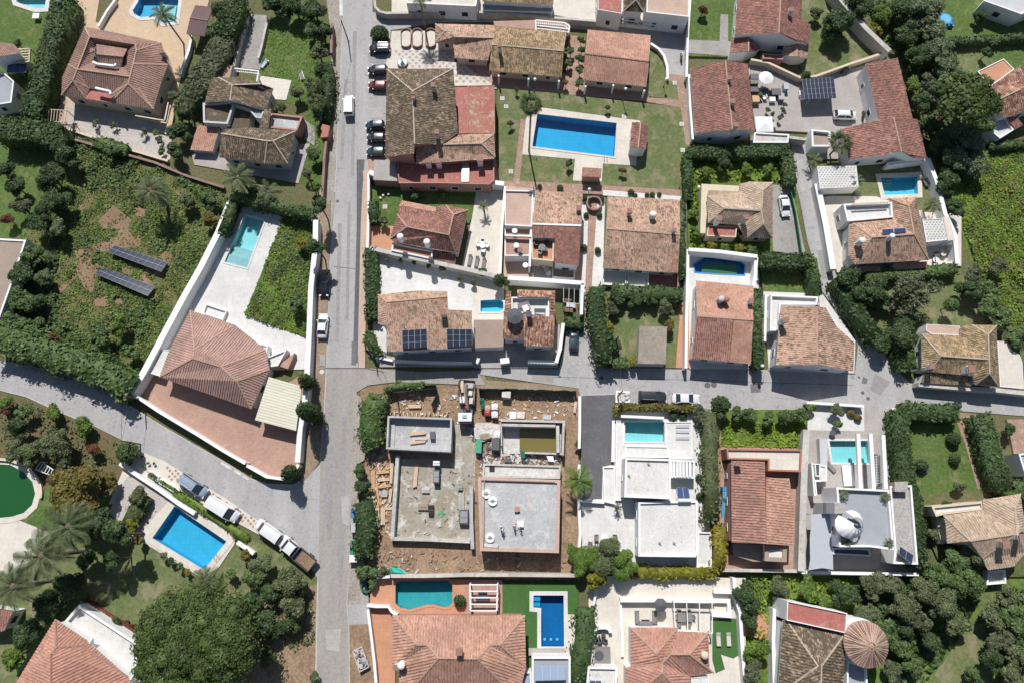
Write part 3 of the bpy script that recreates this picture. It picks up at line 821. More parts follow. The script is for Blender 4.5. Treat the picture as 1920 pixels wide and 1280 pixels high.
# ------------------------------------------------------------------ houses
HZ = 0.0   # how much lower than the default survey heights the current house stands
def fz(z): return z - HZ * min(1.0,z / 4.5) if z > 1.3 else z
def house(label,x,y,cat='house',name='house',group=None,dz=0.0):
 global HZ
 HZ = dz
 p = P(x,y,0)
 return thing(name,label,cat,(p.x,p.y,0),group)
def loops_of(F):
 d = {}
 for f in F:
  for i in range(len(f)): d[(f[i],f[(i + 1) % len(f)])] = 1
 nxt = {}
 for (a,b) in d:
  if (b,a) not in d: nxt.setdefault(a,[]).append(b)
 loops = []
 while nxt:
  a = next(iter(nxt)); l = [a]; c = a
  while c in nxt and nxt[c]:
   n = nxt[c].pop()
   if not nxt[c]: del nxt[c]
   c = n
   if c == a: break
   l.append(c)
  loops.append(l)
 return loops
def add_windows(parent,w,z0,z1,k=3.6):
 """windows along the outside walls w (counter-clockwise world polygon)"""
 n = len(w)
 if z1 - z0 < 2.2: return
 floors = [z0 + 1.0] if z1 - z0 < 5 else [z0 + 1.0,z0 + 3.8]
 for i in range(n):
  a,b = w[i],w[(i + 1) % n]
  d = Vector((b.x - a.x,b.y - a.y,0)); L = d.length
  if L < 2.6: continue
  d.normalize(); out = Vector((d.y,-d.x,0))
  mid = (a + b) / 2; tocam = Vector((-mid.x,-27 - mid.y,0))
  if out.dot(tocam.normalized()) < .1: continue
  m = max(1,int(L / k))
  for fl in floors:
   if fl + 1.25 > min(a.z,b.z) - .15 and fl + 1.25 > z1: continue
   for j in range(m):
    c = a.lerp(b,(j + .5) / m); c = Vector((c.x,c.y,fl + .6))
    ww = 1.2 if (i + j) % 3 else .8
    mb = MB(); hh = 1.15
    for s_ in (-1,1): mb.bar(c + d * (s_ * ww / 2) + out * .03 - Vector((0,0,hh / 2)),c + d * (s_ * ww / 2) + out * .03 + Vector((0,0,hh / 2)),.07,.07,'frame_white',up=out)
    for s_ in (-1,1): mb.bar(c - d * ww / 2 + out * .03 + Vector((0,0,s_ * hh / 2)),c + d * ww / 2 + out * .03 + Vector((0,0,s_ * hh / 2)),.08,.08 if s_ < 0 else .07,'frame_white')
    fr = mb.build('window',parent,loc=c)
    mp = MB(); mp.bar(c - d * ww / 2 + out * .02,c + d * ww / 2 + out * .02,.05,hh,'glass_dark')
    mp.build('pane',fr)
def roof(h,V,F,m='tile_warm',wall='stucco_white',ribs=.36,cap='ridge_tile',base=0.0,inset=.4,th=.16,win=True,eave=None,out=None,rh=.055):
 V = [P(v[0],v[1],v[2] - HZ) for v in V]
 G_ = []
 for f in F:
  f = list(f)
  if area([V[i] for i in f]) < 0: f.reverse()
  G_.append(f)
 F = G_
 # cladding with tile-sized texture coordinates
 vs,fs,mi,uv = [],[],[],[]
 rv,rf = [],[]
 normals = []
 for f in F:
  tri = tess([V[i] for i in f])
  nrm = Vector()
  for t in tri:
   a,b,c = (V[f[i]] for i in t); nrm += (b - a).cross(c - a)
  if nrm.length < 1e-9: nrm = Vector((0,0,1))
  nrm.normalize(); normals.append(nrm)
  dn = Vector((nrm.x,nrm.y,0))
  flat = dn.length < .03
  dn = Vector((0,-1,0)) if flat else dn.normalized()
  ac = Vector((-dn.y,dn.x,0))
  cs = math.sqrt(max(.2,nrm.z ** 2))
  for t in tri:
   k = len(vs); pts = [V[f[i]] for i in t]
   vs += pts; fs.append((k,k + 1,k + 2)); mi.append(0)
   uv += [(p.dot(ac),p.dot(dn) / cs) for p in pts]
  if ribs and not flat:
   offs = [p.dot(ac) for p in (V[i] for i in f)]
   lo,hi = min(offs),max(offs)
   for kk in range(int((lo) / ribs),int(hi / ribs) + 2):
    o = kk * ribs + .5 * ribs
    if o < lo + .08 or o > hi - .08: continue
    for t in tri:
     pp = [V[f[i]] for i in t]; hit = []
     for e in range(3):
      a,b = pp[e],pp[(e + 1) % 3]; da,db = a.dot(ac) - o,b.dot(ac) - o
      if (da < 0) != (db < 0): hit.append(a.lerp(b,da / (da - db)))
     if len(hit) == 2 and (hit[0] - hit[1]).length > .25:
      a,b = hit
      if a.dot(dn) > b.dot(dn): a,b = b,a
      k = len(rv); w_ = ribs * .30
      for p in (a,b):
       rv += [p - ac * w_ - nrm * .01,p - ac * w_ * .45 + nrm * rh,p + ac * w_ * .45 + nrm * rh,p + ac * w_ - nrm * .01]
      rf += [(k,k + 4,k + 5,k + 1),(k + 1,k + 5,k + 6,k + 2),(k + 2,k + 6,k + 7,k + 3),(k + 4,k + 7,k + 6,k + 5),(k,k + 1,k + 2,k + 3)]
 d = {}
 for fi,f in enumerate(F):
  for i in range(len(f)): d[(f[i],f[(i + 1) % len(f)])] = fi
 for (a,b),fi in d.items():
  if (b,a) not in d:
   k = len(vs); A,B = V[a],V[b]; dz = Vector((0,0,th))
   vs += [A,B,B - dz,A - dz]; fs.append((k + 3,k + 2,k + 1,k)); mi.append(1); uv += [(0,0)] * 4
 for f in F:
  tri = tess([V[i] for i in f])
  for t in tri:
   k = len(vs); vs += [V[f[i]] - Vector((0,0,th)) for i in t]; fs.append((k + 2,k + 1,k)); mi.append(1); uv += [(0,0)] * 3
 ro = mesh_obj('roof',vs,fs,[m,eave or wall or m],h,mi,uv)
 if rv:
  # rib uvs follow the same axes
  uvs = []
  for f_ in rf:
   for i in f_: uvs.append((rv[i].x * .7 + rv[i].y * .7,rv[i].y - rv[i].x * .3))
  rb = mesh_obj('tile_ribs',rv,rf,m,None,None,uvs); rb['kind'] = 'stuff'
  attach(rb,ro)
 # ridge and hip caps
 for (a,b),fi in d.items():
  if a < b and (b,a) in d:
   fj = d[(b,a)]
   A,B = V[a],V[b]
   cj = sum((V[i] for i in F[fj]),Vector()) / len(F[fj])
   if normals[fi].dot(cj - A) < -.04 and (A - B).length > .5 and cap:
    mb = MB(); up = (normals[fi] + normals[fj]).normalized()
    mb.bar(A + up * .03,B + up * .03,.22,.11,cap,up=up)
    attach(mb.build('ridge_cap'),ro)
 # walls
 if wall and base is not None:
  if out: loop = [V[i] for i in out]
  else:
   ls = [[V[i] for i in l] for l in loops_of(F)]
   loop = max(ls,key=lambda l: abs(area(l)))
  if area(loop) < 0: loop = loop[::-1]
  # drop short notches for the wall line
  w = offset(loop,inset)
  w = [Vector((p.x,p.y,p.z - th - .02)) for p in w]
  n = len(w)
  vs = [Vector((p.x,p.y,base)) for p in w] + w
  fs = [(i,(i + 1) % n,n + (i + 1) % n,n + i) for i in range(n)]
  wo = mesh_obj('wall',vs,fs,wall,h)
  if win: add_windows(h,w,base,min(p.z for p in w))
 return ro
def flat(h,pts,z,m='roof_flat_pale',wall='stucco_white',par=.5,pw=.25,base=0.0,inset=0,name='roof',win=True,parm=None):
 """flat roof or terrace with a parapet of height par; pts traced at the top of the parapet"""
 z = fz(z); base = fz(base)
 w = PX(pts,z + par)
 if area(w) < 0: w.reverse()
 w = [Vector((p.x,p.y,z)) for p in w]
 if inset: body = offset(w,inset)
 else: body = w
 n = len(body)
 fl = MB(); inn = offset(w,pw * .5) if par > 0 else w
 fl.prism(inn,z - .12,z,m)
 fo = fl.build(name,h)
 b2 = offset(body,.006)
 vs = [Vector((p.x,p.y,base)) for p in b2] + [Vector((p.x,p.y,z - (.13 if par <= 0 else .01))) for p in b2]
 mesh_obj('wall',vs,[(i,(i + 1) % n,n + (i + 1) % n,n + i) for i in range(n)],wall,h)
 if par > 0:
  n = len(w); i2 = offset(w,pw)
  vs = [Vector((p.x,p.y,zz)) for zz,r_ in ((z - .02,w),(z + par,w),(z + par,i2),(z + .0,i2)) for p in r_]
  fs = []
  for i in range(n):
   j = (i + 1) % n
   fs += [(i,j,n + j,n + i),(n + i,n + j,2 * n + j,2 * n + i),(2 * n + i,2 * n + j,3 * n + j,3 * n + i)]
  mesh_obj('parapet',vs,fs,parm or wall,h)
 if win and z - base > 2.4: add_windows(h,[Vector((p.x,p.y,z)) for p in b2],base,z)
 return fo
def chimney(ro,x,y,z,w=.7,d=.7,hgt=1.3,m='stucco_white',capm='ridge_dark'):
 """x, y trace the top of the chimney at height z"""
 z = z - HZ; w *= .8; d *= .8
 p = P(x,y,z); mb = MB()
 mb.box((p.x,p.y,z - hgt / 2 - .3),(w,d,hgt + .3),m)
 mb.box((p.x,p.y,z - .13),(w + .16,d + .16,.1),m)
 for sx in (-1,1):
  for sy in (-1,1): mb.box((p.x + sx * w * .36,p.y + sy * d * .36,z + .04),(.12,.12,.24),m)
 mb.box((p.x,p.y,z + .2),(w + .2,d + .2,.09),capm)
 attach(mb.build('chimney'),ro)
def dome_pot(ro,x,y,z,r=.4,m='stucco_white'):
 z -= HZ; p = P(x,y,z); mb = MB(); mb.cyl((p.x,p.y,z - 1.6),r,r,1.5,m,14); mb.ball((p.x,p.y,z - .1),r * 1.15,m,(1,1,.6)); attach(mb.build('chimney'),ro)
def rail(h,pts,z,hgt=.9,m='stucco_white',name='balustrade',step=.35,bal=True):
 z = fz(z); ps = PX(pts,z + hgt); ps = [Vector((p.x,p.y,z)) for p in ps]; mb = MB()
 for a,b in zip(ps[:-1],ps[1:]):
  mb.bar(a + Vector((0,0,hgt)),b + Vector((0,0,hgt)),.22,.1,m)
  mb.bar(a + Vector((0,0,.06)),b + Vector((0,0,.06)),.2,.12,m)
  if bal:
   L = (b - a).length; n = max(1,int(L / step))
   for i in range(n + 1):
    c = a.lerp(b,i / n); mb.box((c.x,c.y,z + hgt / 2),(.09,.09,hgt - .1),m)
 return mb.build(name,h)
def posts(h,pts,z0,z1,m='stucco_white',w=.3,name='pillar'):
 for x,y in pts:
  p = P(x,y,z1); mb = MB(); mb.box((p.x,p.y,(z0 + z1) / 2),(w,w,z1 - z0),m); mb.build(name,h)
# 1 brown hipped villa with a sunken roof well
h = house('large brown hipped villa beside the beige pool patio',220,130,dz=2.4)
V = [(159,51,6),(205,59.5,6),(302,80.5,6),(315,122,6),(303,153,6),(288,205,6),(208,193,6),(160,185,6),(115,179,6),(117,145,6),(128,121,6),
  (168,69,8),(254,83,8),(256,95,8),(250,120,8),(244,144,8),(145,130,8),(137,151,7.7),(241,157,7.8),(260,166,7.2),
  (181,83,6.8),(240,91,6.8),(231,122,6.8),(174,117,6.8),(212,172,6.4),(168,166,6.4)]
ro = roof(h,V,[(0,1,2,13,12,11),(0,11,16,10),(10,16,17,8,9),(2,3,14,13),(3,4,19,18,15,14),(4,5,19),(19,5,18),(18,5,6),(17,7,8),(17,25,7),(16,15,24,25),
     (16,25,17),(15,18,24),(18,6,24),(11,20,23,16),(11,12,21,20),(12,13,14,15,22,21),(16,23,22,15)],
    'tile_pinkbrown','stucco_cream',.40,'ridge_tile',out=(0,1,2,3,4,5,6,7,8,9,10),rh=.07)
roof(h,q(0,0,[(722,332,7.2),(955,365,7.2),(925,425,8.3),(725,405,8.3),(905,505,7.2),(700,480,7.2)]),[(0,1,2,3),(3,2,4,5)],'tile_pinkbrown',None,.4,base=None)
flat(h,q(0,0,[(662,664),(852,692),(832,772),(640,742)]),6.1,'terrace_red','stucco_cream',0,base=5.2,win=False,name='terrace')
for pts in ([(700,470),(735,485),(860,500),(875,485)],[(720,665),(830,690),(835,712)]):
 pts = q(0,0,pts); ps = PX(pts,(8.0 if pts[0][1] < 150 else 7.4) - HZ); mb = MB()
 for a,b in zip(ps[:-1],ps[1:]): mb.bar(a,b,.35,.55,'stucco_white')
 attach(mb.build('dormer_wall'),ro)
chimney(ro,173,96,8.8,.5,.8,1.8)
rail(h,q(0,0,[(1015,868),(1200,900),(1235,905),(1262,770)]),3,.9,'stucco_cream',bal=False)
chimney(ro,303,99,7.2,.8,.5,1.2,'stucco_cream')
# 2 grey-blue walled house with weathered roofs
h = house('rambling weathered tile house with blue grey parapets around a small court',455,230,dz=1.5)
o = lambda pts: [(350 + p[0] * .1875,110 + p[1] * .1875) + tuple(p[2:]) for p in pts]
flat(h,o([(285,65),(460,65),(430,190),(250,190)]),3.2,'patio_pink','stucco_grey',0,win=False)
ro = roof(h,o([(245,190,5),(320,190,5),(455,265,6.2),(435,420,6.2),(180,440,5),(450,190,5),(520,180,5),(610,215,5.2),(740,255,6.2),(865,300,5),(800,505,5),(740,510,5.1)]),
  [(0,1,2,3,4),(1,5,6,7,8,2),(2,8,9,10,11,3)],'tile_weathered','stucco_grey',.34,'ridge_pale',rh=.05)
flat(h,o([(160,445),(440,420),(480,440),(410,655),(165,640)]),4.2,'tile_weathered','stucco_grey',.5,.35)
flat(h,o([(470,470),(640,530),(625,690),(400,700),(425,620)]),3.4,'tile_weathered','stucco_grey',0)
flat(h,o([(440,425),(620,430),(780,510),(745,600),(690,590),(620,510),(475,465)]),4.6,'roof_flat_grey','stucco_grey',.2,win=False)
roof(h,o([(115,660,3.4),(225,690,3.4),(330,700,3.4),(260,930,3),(35,915,3)]),[(0,1,2,3,4)],'tile_salmon','stucco_grey',.34,inset=.2)
ro = roof(h,o([(385,710,6.0),(600,690,5),(1090,725,5),(865,825,6.6),(345,750,6.2),(805,825,6.6),(325,985,4.8),(780,1050,4.8),(1010,1050,4.8)]),
  [(0,1,2,3,5,4),(4,5,7,6),(5,3,8,7),(3,2,8)],'tile_weathered','stucco_grey',.34,'ridge_pale')
roof(h,o([(780,510,5.4),(845,505,5.4),(815,690,5),(720,715,5)]),[(0,1,2,3)],'tile_weathered','stucco_grey',.34)
flat(h,o([(840,545),(1160,580),(1105,720),(815,690)]),3.6,'concrete','stucco_pink',.5,.3)
rail(h,o([(480,100),(720,125),(700,230)]),3,.9)
# 3 long stepped house with red terraces
h = house('long brown tiled house beside the parked cars with red painted flat roofs',800,220)
ro = roof(h,q(1,0,[(980,520,5.2),(1480,515,5.2),(1515,1000,5.2),(1390,1085,5.9),(1190,1080,7.3),(1185,1155,7.3),(970,1180,5.2),(1175,685,7.4)]),
    [(0,1,7),(0,7,4,5,6),(1,2,3,4,7)],'tile_weathered','stucco_pink',.33,'ridge_pale',rh=.045)
chimney(ro,812,160,7.9,.7,.9,1.6,'stucco_grey'); chimney(ro,819,248,7.9,.7,.9,1.6,'stucco_grey')
chimney(ro,775,176,8.2,.45,.45,1,'stucco_grey'); chimney(ro,775,184,8.2,.45,.45,1,'stucco_grey')
roof(h,q(1,0,[(1200,1090,5.6),(1400,1085,5.6),(1515,1008,4.8),(1785,1003,4.8),(1690,1077,5.8),(1795,1178,4.6),(1785,1190,4.6),(1200,1232,4.6)]),
  [(1,2,3,4),(4,3,5),(0,1,4,5,6,7)],'tile_warm','stucco_pink',.33,'ridge_pale',rh=.045)
flat(h,q(1,0,[(1490,645),(1590,643),(1590,1000),(1522,1003),(1515,800),(1488,780)]),4.9,'terrace_red','stucco_pink',.12,.1,win=False)
flat(h,q(1,0,[(1592,643),(1788,640),(1792,998),(1592,1000)]),4.85,'terrace_peeling','stucco_pink',.08,.1)
flat(h,q(1,0,[(1055,1205),(1200,1215),(1420,1210),(1785,1195),(1788,1350),(1750,1385),(1400,1375),(1070,1375)]),3.0,'terrace_red','stucco_pink',.35,.2)
flat(h,q(1,0,[(885,1200),(1050,1205),(1060,1360),(880,1350)]),2.6,'patio_grey','stucco_pink',0,win=False,name='terrace')
for x,y in ((1290,1212),(1368,1212),(1680,1198)):
 p = q(1,0,[(x,y)])[0]; chimney(ro,p[0],p[1],5.0,1.1,.7,1.6)
mb = MB(); a = P(873,322,3.1); mb.box((a.x,a.y,3.3),(1.2,4,.3),'metal_grey'); mb.build('skylight',h)
# 4 row house, west end
h = house('west end row house with a small hip over the paved plaza',885,80,dz=1.9)
ro = roof(h,q(1,0,[(1345,180,4.6),(1790,190,4.6),(1785,285,5.7),(1490,277,5.6),(1485,235,5.4),(1415,235,5.4),(1480,330,4.6),(1345,320,4.6),(1740,455,4.4),(1490,435,4.4)]),
  [(0,1,2,3,4,5),(0,5,7),(5,4,3,6,7),(3,2,8,9,6)],'tile_warm','stucco_grey',.34,'ridge_pale',rh=.045)
# 5
h = house('ochre tiled row house with a pink roof terrace and white railing',990,95,dz=1.9)
ro = roof(h,[(928,47,4.8),(1062,62,4.8),(1057,96,6),(922,84,6),(1053,145,4.4),(917,133,4.4)],[(0,1,2,3),(3,2,4,5)],'tile_ochre','stucco_cream',.36,'ridge_pale')
chimney(ro,937,86,7.2,.6,.8,1.8,'stucco_grey')
flat(h,[(925,40),(1004,38),(1004,56),(928,49)],4.9,'patio_pink','stucco_cream',0,base=3,win=False,name='terrace')
flat(h,[(1006,55),(1065,61),(1069,47),(1060,42),(1006,37)],3.6,'patio_pale_pink','stucco_cream',0,win=False,name='terrace')
rail(h,[(1005,57),(1004,38),(1058,43),(1068,50),(1066,62)],3.6,.9)
rail(h,[(1005,48),(1066,55)],3.6,.9)
posts(h,[(935,142),(991,148),(1048,152)],0,2.6)
# 6
h = house('orange pink gabled row house beside the small curved wall',1157,110,dz=1.9)
ro = roof(h,[(1102,56,4.8),(1220,67,4.8),(1217,116,6),(1097,101,6),(1212,163,4.4),(1094,150,4.4)],[(0,1,2,3),(3,2,4,5)],'tile_salmon','stucco_cream',.36,'ridge_dark')
posts(h,[(1098,162),(1150,160),(1208,170)],0,2.6)
# 7
h = house('broad red brown gabled house with a long shaded white gable end',1355,190,dz=2.0)
ro = roof(h,[(1294,128,5.5),(1360,114,7.6),(1402,120,5.5),(1415,245,5.5),(1373,243,7.6),(1303,250,5.5)],[(0,1,4,5),(1,2,3,4)],'tile_red','stucco_white',.33,'ridge_tile',inset=.3,rh=.045)
chimney(ro,1368,147,8.2,.6,.7,1.4,'stucco_grey'); chimney(ro,1374,191,8.2,.7,.9,1.4,'weathered_wall'); chimney(ro,1380,235,8.4,.8,.8,1.6,'stucco_grey')
flat(h,[(1415,248),(1480,252),(1478,268),(1412,268)],3.2,'weathered_wall','stucco_white',.3)
# 8
h = house('red brown gabled house with small stepped gables above the car park',1440,50,dz=1.4)
ro = roof(h,[(1384,-20,5),(1464,-20,7),(1460,62,7),(1378,66,5),(1500,-20,5.2),(1503,37,5.2),(1520,47,4.6),(1518,82,4.6),(1492,78,5.4)],
    [(0,1,2,3),(1,4,5,6,7,8,2)],'tile_red','stucco_white',.33,'ridge_tile',inset=.3,rh=.045)
roof(h,[(1372,70,3.6),(1404,69,4.6),(1403,97,4.6),(1368,101,3.6),(1428,92,3.6),(1410,99,3.6)],[(0,1,2,3),(1,4,5,2)],'tile_red','stucco_white',.33,'ridge_tile',inset=.2)
roof(h,[(1470,77,3.4),(1495,78,4.2),(1493,106,4.2),(1468,104,3.4),(1517,83,3.4),(1513,110,3.4)],[(0,1,2,3),(1,4,5,2)],'tile_warm','stucco_white',.33,'ridge_tile',inset=.2)
chimney(ro,1483,20,7.2,.8,.8,1.6)
flat(h,[(1430,100),(1470,103),(1468,112),(1430,110)],2.8,'terrace_red','stucco_pink',.2,.2)
# 9, 10
h = house('long narrow red shed roofed wing along the car park',1665,165,dz=1.1)
roof(h,[(1623,120,5.2),(1683,109,3.6),(1711,222,3.6),(1647,225,5.2)],[(0,1,2,3)],'tile_red','stucco_white',.33,None,inset=.15,rh=.045)
h = house('low red brown gabled house south of the white van yard',1660,260,dz=0.7)
ro = roof(h,[(1577,242,4),(1675,220,5.6),(1690,285,5.6),(1592,301,4),(1720,224,4.2),(1738,298,4.2),(1712,297,4.6)],[(0,1,2,3),(1,4,5,6,2)],'tile_red','stucco_white',.33,'ridge_tile',inset=.25,rh=.045)
# 11
h = house('white house with brown tiles and a salmon roof terrace among trees',1890,180,dz=1.3)
flat(h,[(1833,134),(1882,110),(1902,130),(1856,164)],5.0,'patio_salmon','stucco_white',.15,.15)
ro = roof(h,[(1856,164,5.4),(1912,124,5.4),(1960,150,5.4),(1912,168,6.8),(1862,192,6.6),(1880,222,5.2),(1900,217,5.2),(1960,195,5.2),(1960,150,6.8)],
  [(0,1,2,3,4),(4,3,6,5),(3,8,7,6)],'tile_mixed','stucco_white',.36,'ridge_pale')
roof(h,q(3,0,[(1790,870,4.6),(1870,880,4.6),(1915,940,3.8),(1850,975,3.8)]),[(0,1,2,3)],'tile_red',None,.33,base=None)
flat(h,q(3,0,[(1610,930),(1700,860),(1790,880),(1845,975),(1740,1040)]),3.0,'stucco_grey','stucco_white',.4)
# 12
h = house('white walled house with a flat grey roof in the lawn corner',1885,0)
flat(h,[(1845,2),(1872,-30),(1960,-30),(1960,8),(1915,27)],3.2,'stucco_grey','stucco_white',.2)
# 13, 15, 14 top row
h = house('white terraced house with dark window row behind the curved wall',820,5,group=None,dz=0.8)
flat(h,[(762,-40),(896,-40),(894,6),(892,12),(762,6)],4.4,'patio_cream','stucco_white',.2)
h = house('white terraced house with a strip of tiled roof between courtyards',970,5,dz=0.8)
ro = roof(h,[(900,-30,5.4),(1042,-30,5.4),(1037,9,4.4),(905,2,4.4)],[(0,1,2,3)],'tile_ochre','stucco_white',.34,None)
flat(h,[(905,8),(990,12),(1036,16),(1034,22),(905,18)],2.6,'roof_flat_grey','stucco_white',0,win=False)
h = house('white terraced house with a red flat roof and four low balconies',1208,15,dz=0.8)
flat(h,[(1121,-30),(1168,-30),(1166,26),(1121,18)],5.2,'terrace_red','stucco_white',.1,.1)
ro = roof(h,q(2,0,[(835,-30,5.6),(930,-30,6.6),(1015,-30,5.6),(990,95,5.2),(835,85,5.2),(930,0,6.5)]),[(0,1,5,4),(4,5,3),(5,1,2,3)],'tile_weathered','stucco_white',.34,'ridge_pale')
flat(h,[(1214,-30),(1294,-30),(1292,32),(1212,23)],5.2,'patio_pale_pink','stucco_white',.25,.2)
for a,b in (((1120,31),(1156,37)),((1158,35),(1194,42)),((1196,40),(1234,50))):
 rail(h,[a,b],1.2,.9,bal=False);
flat(h,[(1122,30),(1235,42),(1233,52),(1120,40)],1.0,'patio_grey','stucco_white',0,win=False,name='balcony')
# 16
h = house('red brown hipped house on the square lawn by the main road',805,430,dz=0.9)
ro = roof(h,q(1,1,[(1060,330,4.4),(1092,262,4.4),(1345,312,4.4),(1355,270,4.4),(1425,262,4.4),(1590,295,4.4),(1520,620,4.2),(1500,615,4.2),(1310,588,4.2),(1030,532,4.2),(1005,510,4.2),(1130,420,6.2),(1445,480,6.4),(1480,330,6.0)]),
  [(0,1,2,12,11),(0,11,10),(11,12,7,8,9,10),(13,5,6,7,12),(4,5,13),(4,13,12,2,3)],'tile_red','stucco_white',.33,'ridge_tile',rh=.05,out=(0,1,2,3,4,5,6,7,8,9,10))
ro2 = roof(h,q(1,1,[(1070,268,4.2),(1095,225,3.4),(1350,275,3.4),(1345,310,4.2)]),[(0,1,2,3)],'tile_salmon',None,.33,base=None)
dome_pot(ro,750,443,7.2,.5); dome_pot(ro,800,453,7.2,.5)
flat(h,q(1,1,[(1022,540),(1325,600),(1322,665),(1015,600)]),2.8,'brick_red','stucco_white',.35)
roof(h,q(1,1,[(1332,600,3.2),(1500,632,3.2),(1490,700,2.7),(1325,660,2.7)]),[(0,1,2,3)],'tile_red','stucco_white',.33,None,inset=.15)
# 17
h = house('townhouse with a two tone roof and a sunken furnished roof terrace',1045,440,dz=0.8)
ro = roof(h,q(2,1,[(180,150,5.2),(530,170,5.2),(520,412,6.4),(155,398,6.4)]),[(0,1,2,3)],'tile_warm','stucco_white',.33,None,inset=.15)
ro2 = roof(h,q(2,1,[(155,403,6.4),(520,415,6.4),(500,712,5),(320,692,5.1),(322,505,6),(150,500,6)]),[(0,1,2,3,4,5)],'tile_red','stucco_white',.33,'ridge_tile',inset=.15)
mb = MB(); a,b = PX(q(2,1,[(155,400),(520,413)]),5.65); mb.bar(a,b,.3,.12,'stucco_white'); attach(mb.build('ridge_cap'),ro)
flat(h,q(2,1,[(145,505),(318,508),(312,680),(150,665)]),4.4,'patio_salmon','stucco_cream',.8,.25)
flat(h,q(2,1,[(150,690),(300,700),(295,805),(140,800)]),1.2,'patio_grey','stucco_white',0,win=False,name='terrace')
flat(h,q(2,1,[(302,705),(475,715),(470,812),(300,800)]),1.0,'membrane_brown','stucco_white',.6,.2,win=False,name='terrace')
chimney(ro,1085,391,6.6,.7,.9,1.8,'stucco_grey')
h = house('narrow terraced townhouse with pink roof decks west of the red roof',975,440,dz=0.6)
flat(h,q(2,1,[(-55,145),(160,150),(150,420),(-55,410)]),4.2,'patio_pale_pink','stucco_white',.3,.2)
flat(h,q(2,1,[(-55,425),(145,430),(138,640),(-55,640)]),3.2,'patio_pink','stucco_white',.3,.2,win=False)
mb = MB(); a,b = PX(q(2,1,[(-55,490),(145,497)]),3.5); mb.bar(a,b,.25,.6,'stucco_white'); mb.build('parapet',h)
# 18
h = house('wide pinkish gabled house with two roof vents beside the brick path',1205,440,dz=1.5)
ro = roof(h,q(2,1,[(720,195,4.8),(1260,220,4.8),(1260,480,6.4),(710,435,6.4),(1245,770,4.6),(680,730,4.6)]),[(0,1,2,3),(3,2,4,5)],'tile_warm','stucco_white',.33,'ridge_tile',rh=.05)
chimney(ro,1181,396,7.2,.7,.8,1.6,'weathered_wall'); dome_pot(ro,1225,401,7.2,.5); chimney(ro,1264,432,7.4,.6,.6,1.2,'stucco_grey')
roof(h,q(2,1,[(1195,485,6.2),(1258,490,6.2),(1243,765,4.7),(1185,765,4.7)]),[(0,1,2,3)],'tile_orange',None,.33,None,base=None)
flat(h,q(2,1,[(690,740),(860,745),(855,865),(680,855)]),.9,'roof_flat_pale','stucco_white',.5,.15,win=False,name='terrace')
flat(h,q(2,1,[(865,745),(1030,758),(1025,865),(862,862)]),.8,'roof_flat_pale','stucco_white',.5,.15,win=False,name='terrace')
flat(h,q(2,1,[(1035,762),(1248,775),(1245,890),(1030,880)]),.5,'terrace_red','stucco_pink',.3,.15,win=False,name='terrace')
# 19
h = house('hipped house on a cream terrace inside the bright hedged garden',1390,400,dz=1.1)
flat(h,q(2,1,[(1422,100),(1705,115),(1705,165),(1475,155),(1450,470),(1412,470)]),3.0,'stone_cream','stone_cream',0,win=False,name='terrace')
ro = roof(h,q(2,1,[(1475,148,4.4),(1705,158,4.4),(1705,103,4.4),(1780,85,4.4),(1955,88,4.4),(1955,505,4.2),(1760,500,4.2),(1690,405,4.3),(1470,392,4.3),(1462,190,4.4),(1590,282,6),(1870,300,6.2),(1880,150,5.8),(1885,400,6.0)]),
  [(0,1,11,10,9),(9,10,8),(10,11,7,8),(1,2,3,12,11),(3,4,12),(12,4,5,13,11),(13,5,6),(11,13,6,7)],'tile_pale','stucco_cream',.33,'ridge_pale',out=(0,1,2,3,4,5,6,7,8,9),rh=.05)
chimney(ro,1348,410,6.4,.8,.9,1.8,'stucco_white'); chimney(ro,1399,408,6.6,.8,.9,1.9,'weathered_wall')
flat(h,q(2,1,[(1472,408),(1690,415),(1680,500),(1460,490)]),3.2,'terrace_red','stucco_cream',.2,.2)
# 20
h = house('pink brown hipped villa with white roof terrace and two blue panels',1655,440,dz=0.9)
ro = roof(h,q(3,1,[(620,383,4.6),(940,355,4.6),(905,208,4.6),(1110,200,4.6),(1205,670,4.4),(650,703,4.4),(605,640,4.4),(608,410,4.6),(780,500,6.4),(1095,477,6.6),(1055,265,6.2)]),
  [(0,1,9,8),(7,0,8,5,6),(8,9,4,5),(9,10,3,4),(2,3,10),(1,2,10,9)],'tile_warm','stucco_white',.33,'ridge_tile',rh=.05,out=(0,1,2,3,4,5,6,7))
dome_pot(ro,1618,450,7.2,.5); dome_pot(ro,1674,442,7.6,.4)
flat(h,q(3,1,[(565,250),(930,235),(940,350),(640,378),(595,380)]),4.4,'patio_white','stucco_white',.7,.3)
rail(h,q(3,1,[(640,250),(905,235)]),4.6,1.0,'stone_cream')
for pts in ([(690,715),(840,715),(845,750),(700,755)],[(950,690),(1195,682),(1195,725),(950,742)]):
 pts = q(3,1,pts); z_ = (3.6,3.6,3.1,3.1); roof(h,[p + (z_[i],) for i,p in enumerate(pts)],[(0,1,2,3)],'tile_orange','stucco_white',.33,None,inset=.1)
h = house('flat roofed annex paved in pale blocks beside the pink hipped villa',1755,430,'annex','annex')
flat(h,q(3,1,[(1158,365),(1310,360),(1345,520),(1188,537)]),3.0,'roof_flat_pale','stucco_white',.1,.1,win=False)
flat(h,q(3,1,[(1312,350),(1360,350),(1405,520),(1350,527)]),3.1,'patio_cream','stucco_white',0,win=False)
mb = MB(); w = PX(q(3,1,[(1165,370),(1305,365),(1338,515),(1192,528)]),3.02)
for i in range(40):
 for j in range(40):
  x = min(p.x for p in w) + i * .55 + (j % 2) * .27; y = min(p.y for p in w) + j * .42
  if inside((x,y),w): mb.box((x,y,3.02),(.26,.2,.04),'roof_flat_grey')
